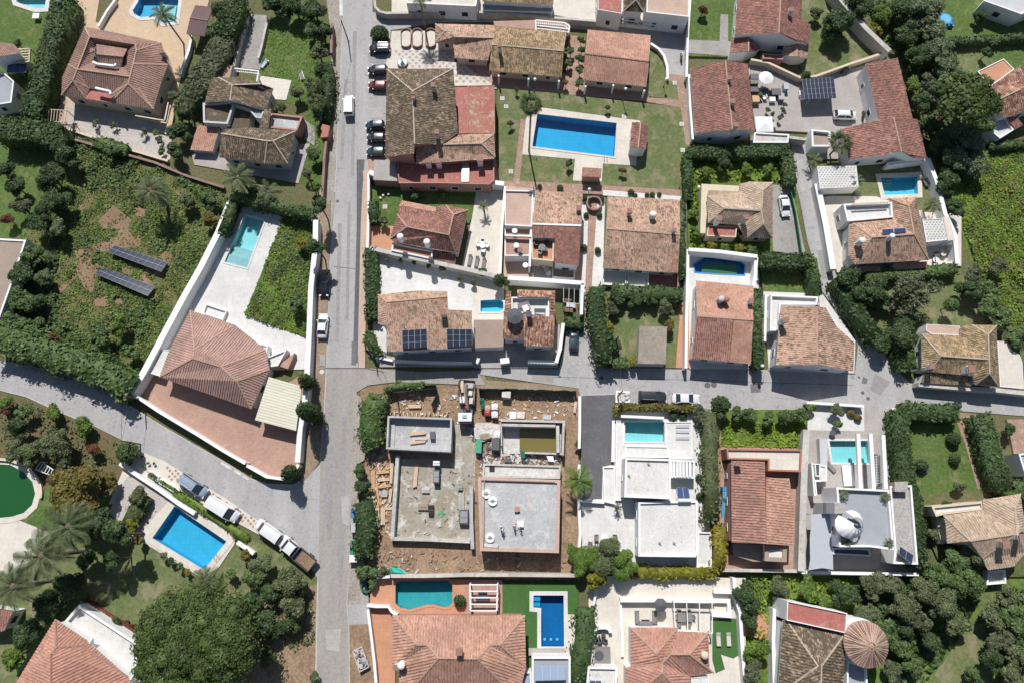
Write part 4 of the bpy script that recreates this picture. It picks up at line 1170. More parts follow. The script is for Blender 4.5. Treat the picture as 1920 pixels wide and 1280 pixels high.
k = mb.build('roof_block',h); k['kind'] = 'stuff'
h = house('pale block roofed carport behind the walled lane corner',1570,332,'carport','carport')
flat(h,[(1532,312),(1606,311),(1610,351),(1537,354)],2.8,'roof_flat_pale','stucco_white',0,win=False)
mb = MB(); w = PX([(1533,313),(1605,312),(1609,350),(1538,353)],2.82)
for i in range(50):
 for j in range(30):
  x = min(p.x for p in w) + i * .55 + (j % 2) * .27; y = min(p.y for p in w) + j * .42
  if inside((x,y),w): mb.box((x,y,2.82),(.24,.18,.04),'roof_flat_grey')
k = mb.build('roof_block',h); k['kind'] = 'stuff'
# 21
h = house('solar panelled brown tiled house in white paving on the street corner',800,600)
ro = roof(h,q(1,1,[(915,930,5.2),(1215,900,5.2),(1430,905,5.2),(1435,945,6),(980,985,6),(1435,1042,5.6),(1620,1050,5.6),(1625,1325,4.8),(985,1357,4.8),(978,1160,5.3),(915,1150,5.3)]),
    [(0,1,2,3,4),(0,4,9,10),(4,3,5,6,7,8,9)],'tile_warm','stucco_white',.33,'ridge_tile',rh=.045)
mb = MB(); a,b = PX(q(1,1,[(1290,960),(1290,1335)]),5.3); a.z = 6.0; b.z = 4.95; a = P(*q(1,1,[(1290,960)])[0],6.0); b = P(*q(1,1,[(1290,1335)])[0],4.95); mb.bar(a,b,.25,.1,'ridge_tile'); attach(mb.build('ridge_cap'),ro)
chimney(ro,831,586,7.0,.9,.9,1.7)
h = house('low brown flat roofed garage between the small blue pool and the street',916,625,'garage','garage')
flat(h,q(1,1,[(1632,1122),(1862,1118),(1855,1320),(1640,1328)]),2.8,'membrane_brown','stucco_white',0,.2,win=False)
# 22
h = house('house with mixed red and cream tiles around a white roof terrace',995,600)
o2 = lambda pts: [(930 + p[0] * .140625,520 + p[1] * .140625) + tuple(p[2:]) for p in pts]
ro = roof(h,o2([(285,165,5.4),(790,180,5.4),(780,530,5.4),(715,520,5.9),(705,265,5.9),(285,262,5.9)]),[(0,1,4,5),(1,2,3,4)],'tile_mixed','stucco_white',.5,None,inset=.1,out=(0,1,2,3,4,5),rh=.07)
roof(h,o2([(135,180,5.2),(200,185,5.2),(195,455,5.2),(110,455,5.0)]),[(0,1,2,3)],'tile_mixed','stucco_white',.5,None,inset=.1,rh=.07)
flat(h,o2([(205,262),(710,262),(710,525),(390,480),(205,460)]),4.6,'patio_white','stucco_white',.7,.2,win=False,name='terrace')
ro2 = roof(h,o2([(105,460,5.9),(390,480,5.9),(790,540,5.9),(760,920,4.7),(380,910,4.7),(375,815,4.9),(90,815,4.9)]),[(0,1,2,3,4,5,6)],'tile_mixed','stucco_white',.5,None,inset=.3,rh=.07)
chimney(ro2,992,590,6.8,.8,.8,1.2,'canvas_dark','canvas_dark')
# 23
h = house('tall pale orange gabled house between two white side passages',1355,610,dz=1.7)
ro = roof(h,q(2,1,[(1380,825,5.8),(1812,865,5.8),(1808,1120,7.4),(1387,1090,7.4),(1792,1448,5.4),(1345,1405,5.4)]),[(0,1,2,3),(3,2,4,5)],'tile_salmon','stucco_white',.33,'ridge_tile',rh=.05)
roof(h,q(2,1,[(1390,1096,7.42),(1665,1112,7.42),(1640,1430,5.45),(1350,1402,5.45)]),[(0,1,2,3)],'tile_red',None,.33,None,base=None)
dome_pot(ro,1353,560,8.2,.45,'stucco_grey'); dome_pot(ro,1363,560,8.2,.45,'terracotta'); chimney(ro,1408,565,7.6,.8,.8,1.6)
# 24
h = house('brown roofed house with a slanted east side at the lane corner',1530,630,dz=0.7)
ro = roof(h,q(3,1,[(95,1015,5.2),(365,1020,6.8),(365,1452,6.8),(60,1455,5.2),(430,1025,6.3),(515,1170,5.6),(648,1290,4.8),(640,1502,4.8)]),[(0,1,2,3),(1,4,5,6,7,2)],'tile_warm','stucco_white',.33,'ridge_tile',rh=.05)
chimney(ro,1472,600,7.4,.9,.8,1.7)
flat(h,q(3,1,[(20,930),(375,945),(370,1005),(95,1005),(85,1200),(15,1200)]),3.2,'patio_white','stucco_white',.6,.25)
# 25
h = house('ochre and brown hipped house on the bend of the lane',1800,670,dz=1.1)
o3 = lambda pts: [(1720 + p[0] * .1172,590 + p[1] * .1172) + tuple(p[2:]) for p in pts]
flat(h,o3([(150,150),(680,180),(685,330),(230,310),(140,250)]),4.0,'patio_pale_pink','stucco_white',.05,.1)
ro = roof(h,o3([(70,300,4.6),(690,335,4.6),(685,190,4.6),(870,160,4.6),(1265,170,4.6),(1310,1150,4.4),(925,1110,4.4),(890,975,4.9),(195,910,4.7),(75,850,4.6),(375,655,6.4),(1145,710,6.6),(1130,315,6.2),(1155,935,6.4)]),
  [(0,1,11,10),(0,10,8,9),(10,11,7,8),(1,2,3,12,11),(3,4,12),(12,4,5,13,11),(13,5,6),(11,13,6,7)],'tile_ochre','stucco_white',.33,'ridge_pale',out=(0,1,2,3,4,5,6,7,8,9),rh=.05)
roof(h,o3([(200,930,4.2),(885,985,4.2),(880,1135,3.5),(50,1080,3.5),(100,950,4.2)]),[(0,1,2,3,4)],'tile_ochre','stucco_white',.33,None,inset=.1)
chimney(ro,1821,691,6.8,1.2,1.2,2.0); chimney(ro,1746,686,5.8,.9,.9,1.6)
flat(h,o3([(1280,420),(1460,430),(1500,560),(1640,640),(1680,760),(1707,1180),(1325,1145)]),2.8,'patio_cream','stucco_white',.05,.1,win=False,name='terrace')
# 26
h = house('big pink brown hipped villa in the slanted white walled plot',410,680,dz=1.7)
ro = roof(h,[(357,582,5),(440,609,5),(498,655,5),(505,692,5),(471,766,5),(299,706,5),(318,655,5),(365,655,7.0),(415,687,7.4),(444,714,7.4),(362,671,7.2)],
    [(0,7,10,5,6),(0,1,7),(7,1,2,8),(7,8,10),(10,8,9,4,5),(8,2,3,9),(9,3,4)],'tile_rose','stucco_white',.40,'ridge_tile',out=(0,1,2,3,4,5,6),rh=.08)
flat(h,q(0,2,[(1195,60),(1285,60),(1205,262),(1120,235)]),2.8,'roof_flat_pale','stucco_white',.1,.1,win=False)
flat(h,q(0,1,[(1545,1000),(1700,1050),(1670,1120),(1520,1070)]),.5,'patio_white','stucco_white',.4,.15,win=False,name='terrace')
flat(h,q(1,2,[(165,180),(290,85),(240,205)]),2.2,'patio_pink','stucco_pink',0,win=False,name='terrace')
flat(h,q(1,2,[(-30,0),(90,30),(75,120),(230,60),(165,180),(100,190),(60,130)]),2.4,'patio_white','stucco_white',.3,.2,win=False,name='terrace')
h = house('cream corrugated carport roof beside the cypresses',520,745,'carport','carport')
cv = [(504,706,3.2),(566,724,3.0),(555,807,2.8),(478,787,3.0)]
W4 = [P(*v) for v in cv]; mb = MB()
n_ = 16
for i in range(n_):
 a = W4[0].lerp(W4[3],i / n_); b = W4[1].lerp(W4[2],i / n_); c = W4[1].lerp(W4[2],(i + .55) / n_); d_ = W4[0].lerp(W4[3],(i + .55) / n_)
 e = W4[1].lerp(W4[2],(i + 1) / n_); f = W4[0].lerp(W4[3],(i + 1) / n_); up = Vector((0,0,.035))
 vs = [a,b,c + up,d_ + up,e,f]
 mb.add(vs + [v - Vector((0,0,.2)) for v in vs],[(1,0,3,2),(2,3,5,4),(6,7,8,9),(9,8,10,11),(0,1,7,6),(5,11,10,4),(1,2,8,7),(2,4,10,8),(0,6,9,3),(3,9,11,5)],'corrugated_cream')
mb.build('roof',h)
posts(h,[(486,785),(550,802)],0,2.8,'stucco_pink')
# 28
h = house('salmon ribbed hipped house with a long white terrace',130,1240)
ro = roof(h,q(0,3,[(415,800,5),(640,950,5),(960,1232,5),(1100,1420,5),(385,1420,6.8),(60,1380,4.6),(150,1230,4.6),(425,1012,6.8),(385,1060,7.2),(615,1000,5.6)]),
  [(0,7,8,4,5,6),(0,1,7),(7,1,9),(7,9,8),(8,9,2,3,4),(9,1,2)],'tile_orange','stucco_white',.42,'ridge_dark',out=(0,1,2,3,4,5,6),rh=.09,win=False)
flat(h,q(0,3,[(590,690),(1080,1010),(1030,1130),(1100,1420),(960,1300),(480,820)]),2.4,'patio_white','stucco_white',.6,.35,win=False,name='terrace')
for x,y in ((700,970),(1010,1240)):
 p = q(0,3,[(x - 70,y + 20,4.4),(x,y - 35,4.4),(x + 10,y + 40,4.4),(x - 30,y + 15,5.4)])
 V4 = [P(*v) for v in p]; mb = MB(); mb.add(V4,[(0,3,1),(1,3,2),(2,3,0),(0,1,2)],'stucco_white'); mb.build('dormer',h)
# 29
h = house('wide salmon ribbed hipped house at the south end of the main road',840,1215)
ro = roof(h,q(1,3,[(1025,770,5),(2015,770,5),(2025,1157,5),(1960,1420,5),(1240,1420,5),(1070,1420,5),(1078,1140,5),(1022,1140,5),(1205,990,6.6),(1285,990,6.6),(1370,1090,7.4),(1660,1095,7.4),(1755,990,6.6),(1830,990,6.6),(1200,1285,5.3),(1850,1285,5.3)]),
  [(0,1,13,12,11,10,9,8),(0,8,6,7),(8,9,6),(9,10,14,5,6),(10,11,15,3,4,14),(11,12,2,3,15),(12,13,2),(13,1,2)],'tile_salmon','stucco_salmon' if False else 'stucco_pink',.40,'ridge_tile',out=(0,1,2,3,5,6,7),rh=.09,win=False)
chimney(ro,861,1221,8.2,.9,.9,1.6,'stucco_pink'); dome_pot(ro,752,1247,6.6,.5); chimney(ro,742,1250,6.4,.7,.7,1.2)
# 30
h = house('salmon ribbed hipped house among cream terraces and outdoor sofas',1240,1230)
ro = roof(h,q(2,3,[(890,862,5),(1240,862,5),(1245,890,5),(1470,900,5),(1480,1165,5),(1512,1202,4.8),(1340,1228,4.8),(1345,1420,4.8),(850,1420,4.8),(850,1168,4.8),(890,1152,5),(1085,1058,6.4),(1190,1062,6.6),(1330,1062,6.6),(1125,1132,6.0),(1125,1200,6.4)]),
  [(0,1,11),(1,2,14,11),(2,3,13,12,14),(3,4,5,13),(12,13,5,6),(14,12,6,15),(15,6,7),(15,7,8),(15,8,9,14),(14,9,10),(0,11,14,10)],'tile_orange','stucco_white',.40,'ridge_tile',out=(0,1,2,3,4,5,6,7,8,9,10),rh=.09,win=False)
dome_pot(ro,1322,1228,6.4,.5,'stucco_cream')
flat(h,q(2,3,[(1345,1235),(1475,1230),(1475,1420),(1345,1420)]),4.4,'roof_flat_pale','stucco_white',.1,.1,win=False)
# 31
h = house('red ribbed house with a beige flat extension between hedges',1430,950)
ro = roof(h,[(1371,863,4.8),(1434,865,5.8),(1437,1019,5.8),(1372,1016,4.8)],[(0,1,2,3)],'tile_brick','stucco_pink',.40,'ridge_tile',inset=.2,rh=.09)
ro = roof(h,[(1436,895,5.2),(1480,896,4.4),(1489,958,4.2),(1487,1022,4.2),(1437,1019,5.2)],[(0,1,2,3,4)],'tile_salmon','stucco_pink',.40,None,inset=.2,rh=.07)
chimney(ro,1384,868,6.2,.9,.7,1.6)
flat(h,[(1362,840),(1504,842),(1502,884),(1440,882),(1440,862),(1364,860)],3.2,'patio_cream','brick_red',.35,.25,win=False,name='terrace')
flat(h,[(1434,1021),(1476,1023),(1475,1053),(1434,1051)],3.4,'roof_flat_pale','membrane_brown',.3,.6,win=False)
flat(h,[(1374,1018),(1432,1020),(1432,1052),(1412,1052),(1376,1040)],2.4,'membrane_brown','stucco_brown',0,win=False)
# 32
h = house('large tan hipped house with a white roof deck beside tall trees',1850,990,dz=0.8)
o4 = lambda pts: [(1720 + p[0] * .15625,910 + p[1] * .15625) + tuple(p[2:]) for p in pts]
ro = roof(h,o4([(315,355,5),(800,290,5.1),(780,165,5),(910,150,5),(1235,95,5),(1300,560,5.4),(1300,800,5),(1150,970,4.6),(850,1010,4.6),(780,870,4.9),(590,705,5),(360,690,5),(345,480,5),(635,660,6.6),(1190,575,6.9),(1170,265,6.4),(1240,540,6.8)]),
  [(0,1,14,13),(0,13,10,11,12),(13,14,9,10),(1,2,3,15,14),(3,4,15),(15,4,5,16,14),(14,16,5,6,7,8,9)],'tile_pale','stucco_cream',.36,'ridge_pale',out=(0,1,2,3,4,5,6,7,8,9,10,11,12),rh=.07)
flat(h,o4([(170,245),(480,215),(785,185),(800,285),(320,345),(225,370)]),4.4,'patio_white','stucco_cream',.4,.3)
flat(h,o4([(225,375),(320,370),(360,680),(290,700)]),2.4,'roof_flat_pale','stucco_cream',0,win=False,name='terrace')
flat(h,o4([(850,1020),(1060,1010),(1070,1170),(830,1190)]),1.5,'weathered_wall','stucco_white',.4,win=False,name='terrace')
chimney(ro,1885,1020,7.4,1.1,1.1,2.2,'stucco_cream'); chimney(ro,1915,1006,7.8,.9,.9,1.6)
# 35 house with red terrace and round tower
h = house('tan and red roofed house with a raised red terrace at the wood edge',1520,1210)
ro = roof(h,q(3,3,[(140,810,5),(575,910,5),(585,925,5),(555,1420,5),(70,1420,4.8),(110,810,5),(375,1150,7.2),(400,1150,7.2),(395,1420,6.6),(180,1290,5.8)]),
  [(0,1,7,6),(5,0,6,9,4),(1,2,3,8,7),(6,7,8,4,9)],'tile_weathered','stucco_white',.40,'ridge_pale',rh=.09,win=False,out=(5,0,1,2,3,8,4))
flat(h,q(3,3,[(145,662),(595,755),(585,905),(140,808)]),5.6,'terrace_red','stucco_white',.25,.12,win=False,name='terrace')
h = house('round tower with a conical tiled roof radiating from its tip',1632,1210,'tower','tower')
cp = P(1632,1210,7.2); mb = MB(); mb.cyl((cp.x,cp.y,0),2.85,2.85,6.0,'stucco_white',32); mb.build('wall',h)
vs = [Vector((cp.x,cp.y,7.6))]; fs = []; uv = []; N = 48
for i in range(N):
 a = 2 * math.pi * i / N; rr = 3.15; vs.append(Vector((cp.x + rr * math.cos(a),cp.y + rr * math.sin(a),5.95)))
fs = [(0,1 + i,1 + (i + 1) % N) for i in range(N)]
for i in range(N): uv += [(i * .3,0),(i * .3,3.4),(i * .3 + .3,3.4)]
k = len(vs); vs += [Vector((v.x,v.y,5.8)) for v in vs[1:N + 1]]
fs += [(1 + i,k + i,k + (i + 1) % N,1 + (i + 1) % N) for i in range(N)] + [tuple(range(k + N - 1,k - 1,-1))]
uv += [(0,0)] * (4 * N + N)
ro = mesh_obj('roof',vs,fs,'tile_pinkbrown',h,None,uv)
for i in range(N):
 a = 2 * math.pi * i / N; mb = MB(); dr = Vector((math.cos(a),math.sin(a),0))
 big = i % 8 == 0
 mb.bar(cp * 0 + Vector((cp.x,cp.y,7.58)) + dr * (.1 if big else .5),Vector((cp.x,cp.y,6.02)) + dr * 3.12 + Vector((0,0,.0)),.24 if big else .15,.12 if big else .09,('ridge_tile','ridge_pale','ridge_dark')[i % 3] if not big else 'ridge_tile')
 attach(mb.build('roof_tile'),ro)
h = house('white drum shaped annex wrapped round the tower and the red terrace',1610,1180,'annex','annex')
mb = MB(); cc = P(1611,1202,3.6); mb.cyl((cc.x,cc.y,0),3.3,3.3,3.9,'stucco_white',32); mb.build('wall',h)
mb = MB(); mb.cyl((cc.x,cc.y,3.9),3.15,3.15,.06,'roof_flat_pale',32); mb.build('roof',h)
h = house('small dark flat roofed annex south of the round tower',1612,1260,'annex','annex')
flat(h,[(1588,1240),(1625,1238),(1628,1300),(1588,1300)],3,'roof_flat_grey','stucco_white',.5,.25,win=False)
# 36, 37
h = house('grey flat roofed building with pale panels behind the navy pool',1025,1265,'building','building')
flat(h,q(2,3,[(148,1080),(440,1080),(440,1420),(148,1420)]),3.2,'roof_flat_grey','stucco_white',.4,.3,win=False)
flat(h,q(2,3,[(0,1195),(145,1195),(145,1420),(0,1420)]),3.0,'membrane_brown','stucco_white',.2,.2,win=False)
flat(h,q(2,3,[(125,1020),(400,1020),(400,1072),(125,1072)]),1.0,'patio_grey','stucco_grey',0,win=False,name='terrace')
h = house('small white rimmed flat roof behind the hot tub',1128,1265,'annex','annex')
flat(h,q(2,3,[(570,1155),(790,1160),(785,1420),(545,1420)]),2.8,'roof_flat_pale','stucco_white',.4,.3,win=False)
# 38, 39
h = house('grey decked flat roofed building with a bright white edge by the rough field',15,520,'building','building')
flat(h,[(-60,444),(49,450),(22,532),(-2,600),(-60,620)],2.7,'membrane_brown','stucco_white',.2,.3)
h = house('blue white house with a pergola at the lawn beside the tall hedge',5,190)
ro = roof(h,q(0,0,[(-100,310,4.6),(100,330,4.6),(165,400,4.6),(-100,440,5.4)]),[(0,1,2,3)],'tile_pinkbrown','stucco_white',.34)
flat(h,q(0,0,[(-100,540),(30,545),(105,610),(85,770),(-100,800)]),2.7,'roof_flat_grey','stucco_white',.3)
h = house('tiny tiled house corner beside the palms',5,1160,'shed','shed')
roof(h,q(0,3,[(-120,700,3.2),(100,735,3.2),(30,890,2.8),(-120,900,2.8)]),[(0,1,2,3)],'tile_red','stucco_white',.34,None,inset=.2)
# small buildings
h = house('pool house with two brown roof slopes beside the communal pool',1198,255,'pool house','pool_house')
roof(h,q(2,0,[(900,918,2.9),(965,920,3.5),(945,1110,3.5),(885,1105,2.9),(1022,930,2.9),(1005,1118,2.9)]),[(0,1,2,3),(1,4,5,2)],'tile_red','stucco_white',.33,'ridge_tile',inset=.1)
h = house('small brick roofed barbecue hut below the communal pool',1108,326,'hut','hut')
roof(h,[(1092,314,2.8),(1128,316,2.8),(1127,333,2.3),(1091,331,2.3)],[(0,1,2,3)],'tile_salmon','stucco_pink',.33,None,inset=.15)
h = house('dark mauve felt roofed gazebo at the edge of the beige patio',373,40,'gazebo','gazebo')
roof(h,q(0,0,[(1465,40,2.8),(1600,55,2.8),(1560,155,3.3),(1425,135,3.3),(1535,275,2.8),(1398,255,2.8)]),[(0,1,2,3),(3,2,4,5)],'felt_mauve',None,0,'ridge_dark',base=None,th=.1)
posts(h,[(369,14),(397,18),(382,66),(353,62)],0,2.7,'wood_dark',.18,'post')
h = house('beige flat roofed garage in the hedged garden by the lower street',1223,648,'garage','garage')
flat(h,[(1199,611),(1251,613),(1248,682),(1196,681)],2.8,'roof_brown_felt','weathered_wall',0,.2,win=False)
h = house('low white roofed shed at the gate under the car park',1545,262,'shed','shed')
flat(h,q(3,0,[(325,970),(470,985),(470,1100),(330,1100)]),2.2,'membrane_brown','stucco_white',.6,.3,win=False)
h = house('white walled building at the east edge with a brick yard',1915,870,'building','building')
flat(h,q(3,2,[(1880,840),(1990,830),(1990,1010),(1930,1005)]),3,'roof_flat_grey','stucco_white',.3,win=False)
# 33 white modern villa
h = house('white modern villa with two pale flat roofs stepping down from its pool',1240,950,dz=1.5)
flat(h,q(2,2,[(782,590),(840,590),(840,775),(855,780),(855,1165),(820,1190),(775,1190)]),.8,'patio_white','stucco_white',.12,.12,win=False,name='terrace')
flat(h,q(2,2,[(1150,600),(1352,598),(1352,880),(1180,880),(1150,760)]),.7,'patio_white','stucco_white',.15,.15,win=False,name='terrace')
flat(h,q(2,2,[(850,870),(1190,880),(1192,1180),(842,1165)]),5.6,'roof_flat_pale','stucco_white',.35,.3)
flat(h,q(2,2,[(1190,885),(1370,890),(1370,1025),(1192,1020)]),3.2,'roof_flat_grey','stucco_white',.3,.25,win=False)
for k in (1215,1240,1262,1285,1310,1335):
 a,b = PX(q(2,2,[(k,892),(k,1015)]),2.55); mb = MB(); mb.bar(a,b,.35,.15,'stucco_white'); mb.build('louvre',h)
flat(h,q(2,2,[(948,1200),(1392,1190),(1392,1575),(1380,1615),(948,1610)]),4.8,'roof_flat_pale','stucco_white',.35,.3)
flat(h,q(2,3,[(1395,145),(1495,148),(1500,412),(1385,412)]),1.2,'patio_white','stucco_white',.3,.2,win=False,name='terrace')
flat(h,q(2,2,[(850,780),(1170,785),(1178,868),(855,865)]),.9,'patio_white','stucco_white',.2,.15,win=False,name='terrace')
flat(h,q(2,2,[(752,590),(770,590),(770,900),(745,900)]),1.6,'stucco_white','stucco_white',0,win=False,name='terrace')
flat(h,q(2,2,[(680,935),(770,935),(775,1220),(690,1200)]),.8,'patio_white','stucco_white',.25,.2,win=False,name='terrace')
mb = MB(); a,b = PX(q(2,2,[(815,560),(1135,575)]),1.3); mb.bar(a,b,.4,1.0,'stucco_white'); mb.build('pool_wall',h)
# 34 grey terraced villa
h = house('grey terraced villa with white parapets, spiral canopy and gravel roof strip',1630,970)
o5 = lambda pts: [(1500 + p[0] * .16,880 + p[1] * .16) + tuple(p[2:]) for p in pts]
flat(h,o5([(425,205),(1045,235),(1105,940),(820,905),(460,905),(440,520),(440,370)]),5.2,'roof_flat_grey','stucco_white',.7,.28)
flat(h,o5([(1050,190),(1310,180),(1385,1110),(1090,1100),(1110,930)]),3.6,'roof_gravel','stucco_white',.5,.28)
flat(h,o5([(390,915),(720,920),(820,930),(830,1015),(390,990)]),3.4,'metal_dark','stucco_white',.25,.2,win=False,name='pergola_roof')
flat(h,o5([(1110,140),(1265,135),(1265,260),(1110,255)]),4.8,'roof_gravel','membrane_brown',0,win=False,name='roof_hatch')
flat(h,o5([(275,385),(400,385),(400,510),(275,515)]),4.2,'metal_dark','stucco_grey',0,win=False,name='lift_roof')
flat(h,o5([(405,385),(530,385),(525,510),(405,515)]),7.0,'roof_gravel','stucco_grey',0,win=False,name='roof_hatch')
for x0,x1,y0,y1,hh in ((672,690,690,1100,4.0),(765,790,690,1105,4.0),(860,880,700,1105,4.0)):
 a,b = PX(q(3,2,[((x0),y0),(x1,y1)]),hh); mb = MB(); mb.bar(a,b,.55,.5,'stucco_white'); mb.build('beam',h)
flat(h,q(3,2,[(325,910),(440,930),(440,1045),(360,1050),(370,1150),(345,1155)]),2.6,'roof_flat_pale','stucco_white',.2,.2,win=False,name='terrace')
flat(h,q(3,2,[(350,915),(392,915),(392,1010),(358,1010)]),3.0,'metal_dark','stucco_white',.2,.15,win=False,name='skylight')
mb = MB(); w_ = PX(q(3,2,[(385,725),(445,725),(445,1040),(400,1040)]),1.6); mb.prism(w_,0,1.6,'stucco_grey'); mb.build('pool_wall',h)
mb = MB()
for i in range(11):
 a,b = PX(q(3,2,[(800,860 + i * 20),(862,862 + i * 20)]),2.2); mb.bar(a,b,.12,.08,'stucco_grey')
for x in (810,835,858):
 a,b = PX(q(3,2,[(x,850),(x + 6,1085)]),2.3); mb.bar(a,b,.1,.08,'stucco_grey')
mb.build('trellis',h)
# spiral white canopy on the roof
cc = P(*o5([(650,640)])[0],7.4); mb = MB(); N = 28
vs = []; fs = []
for i in range(N + 1):
 t = i / N; a = R(140) + t * R(335); r0 = .15 + 1.0 * t; r1 = 2.5 - .6 * t + .45 * math.sin(t * 8); z0 = 7.3 + .9 * t; z1 = 6.6 + .4 * math.sin(t * 7) + .16 * (i % 2)
 vs += [Vector((cc.x + r0 * math.cos(a),cc.y + r0 * math.sin(a),z0)),Vector((cc.x + r1 * math.cos(a),cc.y + r1 * math.sin(a) * .85,z1))]
for i in range(N): k = 2 * i; fs.append((k,k + 1,k + 3,k + 2))
n0 = len(vs); vs += [v - Vector((0,0,.06)) for v in vs]
fs += [tuple(n0 + i for i in f[::-1]) for f in fs] + [(2 * i + 1,n0 + 2 * i + 1,n0 + 2 * i + 3,2 * i + 3) for i in range(N)]
t_ = thing('spiral_canopy','white shell like spiral canopy on the grey villa roof terrace','canopy',(cc.x,cc.y,5.2))
mesh_obj('canopy',vs,fs,'canvas_white',t_,smooth=True)
mb = MB(); mb.cyl((cc.x,cc.y,5.2),.12,.12,2.7,'metal_grey',10); mb.build('pole',t_)
# grey shade sail between the villas
t_ = thing('shade_sail','large grey fabric sail stretched over the villa side passage','shade sail',tuple(P(1545,1020,0)))
pts = o5([(120,520),(350,510),(370,640),(395,800),(385,960),(390,1170),(260,1150),(100,1175),(120,1050),(115,800),(130,650)])
w_ = PX(pts,3.4); mb = MB(); mb.prism(w_,3.36,3.4,'canvas_grey'); mb.build('sail',t_)
for i in (0,1,5,7):
 mb = MB(); mb.cyl((w_[i].x,w_[i].y,0),.06,.06,3.5,'metal_grey',8); mb.build('post',t_)
# ------------------------------------------------------------------ boundary walls, fences
def wall(label,pts,h,m='stucco_white',w=.25,cap=None,name='boundary_wall',cat='wall',base=0):
 ps = PX(pts,h); ps = [Vector((p.x,p.y,0)) for p in ps]
 c = sum(ps,Vector()) / len(ps)
 t = thing(name,label,cat,(c.x,c.y,0))
 L,Rr = ribbon(ps,w); n = len(ps)
 vs = [Vector((p.x,p.y,z)) for z in (base - .02,h) for p in L + Rr]
 k = 2 * n; fs = []
 for i in range(n - 1):
  fs += [(i,k + i,k + i + 1,i + 1),(n + i,n + i + 1,k + n + i + 1,k + n + i),(k + i,k + n + i,k + n + i + 1,k + i + 1)]
 fs += [(0,n,k + n,k),(n - 1,k + n - 1,k + 2 * n - 1,2 * n - 1)]
 mesh_obj('wall_body',vs,fs,m,t)
 L,Rr = ribbon(ps,w + .1)
 vs = [Vector((p.x,p.y,z)) for z in (h + .003,h + .08) for p in L + Rr]; fs = []
 for i in range(n - 1):
  fs += [(i,k + i,k + i + 1,i + 1),(n + i,n + i + 1,k + n + i + 1,k + n + i),(k + i,k + n + i,k + n + i + 1,k + i + 1),(i,i + 1,n + i + 1,n + i)]
 fs += [(0,n,k + n,k),(n - 1,k + n - 1,k + 2 * n - 1,2 * n - 1)]
 mesh_obj('coping',vs,fs,cap or m,t)
 return t
def arc(cx,cy,rx,ry,a0,a1,n=10):
 return [(cx + rx * math.cos(R(a0 + (a1 - a0) * i / n)),cy - ry * math.sin(R(a0 + (a1 - a0) * i / n))) for i in range(n + 1)]
W = wall
W('long white wall slanting down the west villa plot to the diagonal road',[(433,374),(409,436),(378,498),(345,556),(300,640),(268,700),(246,736)],2.4,'stucco_white',.9)
W('white wall along the verge side of the west villa plot',[(592,413),(591,470),(589,484),(583,540),(579,640),(576,700),(571,760)],2.4,'stucco_white',.75)
W('white wall from the cypresses to the road junction',[(571,765),(563,800),(558,866)],2.2,'stucco_white',.7)
W('white street wall below the pink forecourt',[(246,736),(300,772),(372,815),(420,845),(460,868)],2.0,'stucco_white',.35)
W('low white wall curving round the forecourt corner',[(463,872),(500,893),(530,897),(548,890),(560,870)],2.0,'stucco_white',.35)
W('dark thin wall on the top edge of the slanted turquoise pool terrace',[(436,376),(500,386),(592,414)],2.0,'stucco_grey',.3)
W('white curved wall round the terrace at the top of the main road',[(702,0),(704,14),(712,22),(724,25),(800,24),(895,23)],1.6,'weathered_wall',.35)
W('white wall in front of the strip roofed terraced house',[(896,23),(960,27),(1043,34),(1118,40)],1.6,'weathered_wall',.35)
W('thin white post wall between the top gardens and the parked bike',[(1294,0),(1290,60),(1287,145)],1.8,'stucco_white',.3)
W('small curved white wall holding the lawn beside the orange pink row house',[(1220,82),(1235,92),(1245,105),(1251,125),(1252,148)],1.0,'stucco_white',.35)
W('long pale wall slanting through the trees down to the car park corner',[(1560,-20),(1585,10),(1625,55),(1668,96)],2.8,'weathered_wall',.8)
W('beige wall along the north side of the car park',[(1408,112),(1440,118),(1500,146),(1530,143),(1600,118),(1668,96)],1.6,'stucco_cream',.3)
W('white wall on the west side of the big gabled house',[(1292,140),(1294,200),(1299,262)],2.0,'stucco_white',.3)
W('grey weathered wall under the car park facing the hedge',[(1480,258),(1512,262)],2.0,'weathered_wall',.4)
W('white wall along the lane beside the block roofed carport',[(1532,345),(1548,420),(1562,505)],1.8,'stucco_white',.9)
W('white wall with posts along the tree belt by the turquoise pool',[(1740,298),(1756,340),(1772,400),(1790,440),(1795,495)],2.4,'stucco_white',.6)
W('white wall closing the north side of the turquoise pool garden',[(1665,308),(1740,298)],2.2,'stucco_white',.5)
W('white wall under the annex terrace on the hedge side',[(1740,499),(1796,492)],1.6,'stucco_white',.4)
W('green fence beside the white car driveway',[(1483,360),(1492,400),(1504,480)],1.3,'green_net',.08,'green_net','fence','fence')
W('grey wall behind the long red terraced house and the square lawn',[(692,322),(700,326),(930,343),(945,345)],2.4,'stucco_white',.7)
W('pink and white front wall of the square lawn on the main road',[(691,326),(691,400),(689,465)],1.6,'stucco_white',.3)
W('white wall between the dry patio and the pink decks',[(947,350),(941,430),(938,516)],2.0,'stucco_white',.3)
W('white wall between the pink roofed decks of the townhouses',[(1002,352),(996,430),(993,500)],3.4,'stucco_white',.3)
W('grey wall with climbing plants between the white patio and the red house',[(694,465),(760,480),(870,504),(938,520)],2.2,'weathered_wall',.6)
W('white wall on the street front of the solar roofed house',[(738,676),(800,679),(885,680)],1.5,'stucco_white',.3)
W('white gate pier wall beside the brown garage',[(893,675),(898,677)],1.8,'stucco_white',.8)
W('second white gate pier wall east of the brown garage',[(938,677),(955,675)],1.8,'stucco_white',.8)
W('curved low white kerb wall round the corner hedge',[(681,625),(688,650),(700,668),(736,676)],.9,'stucco_white',.25)
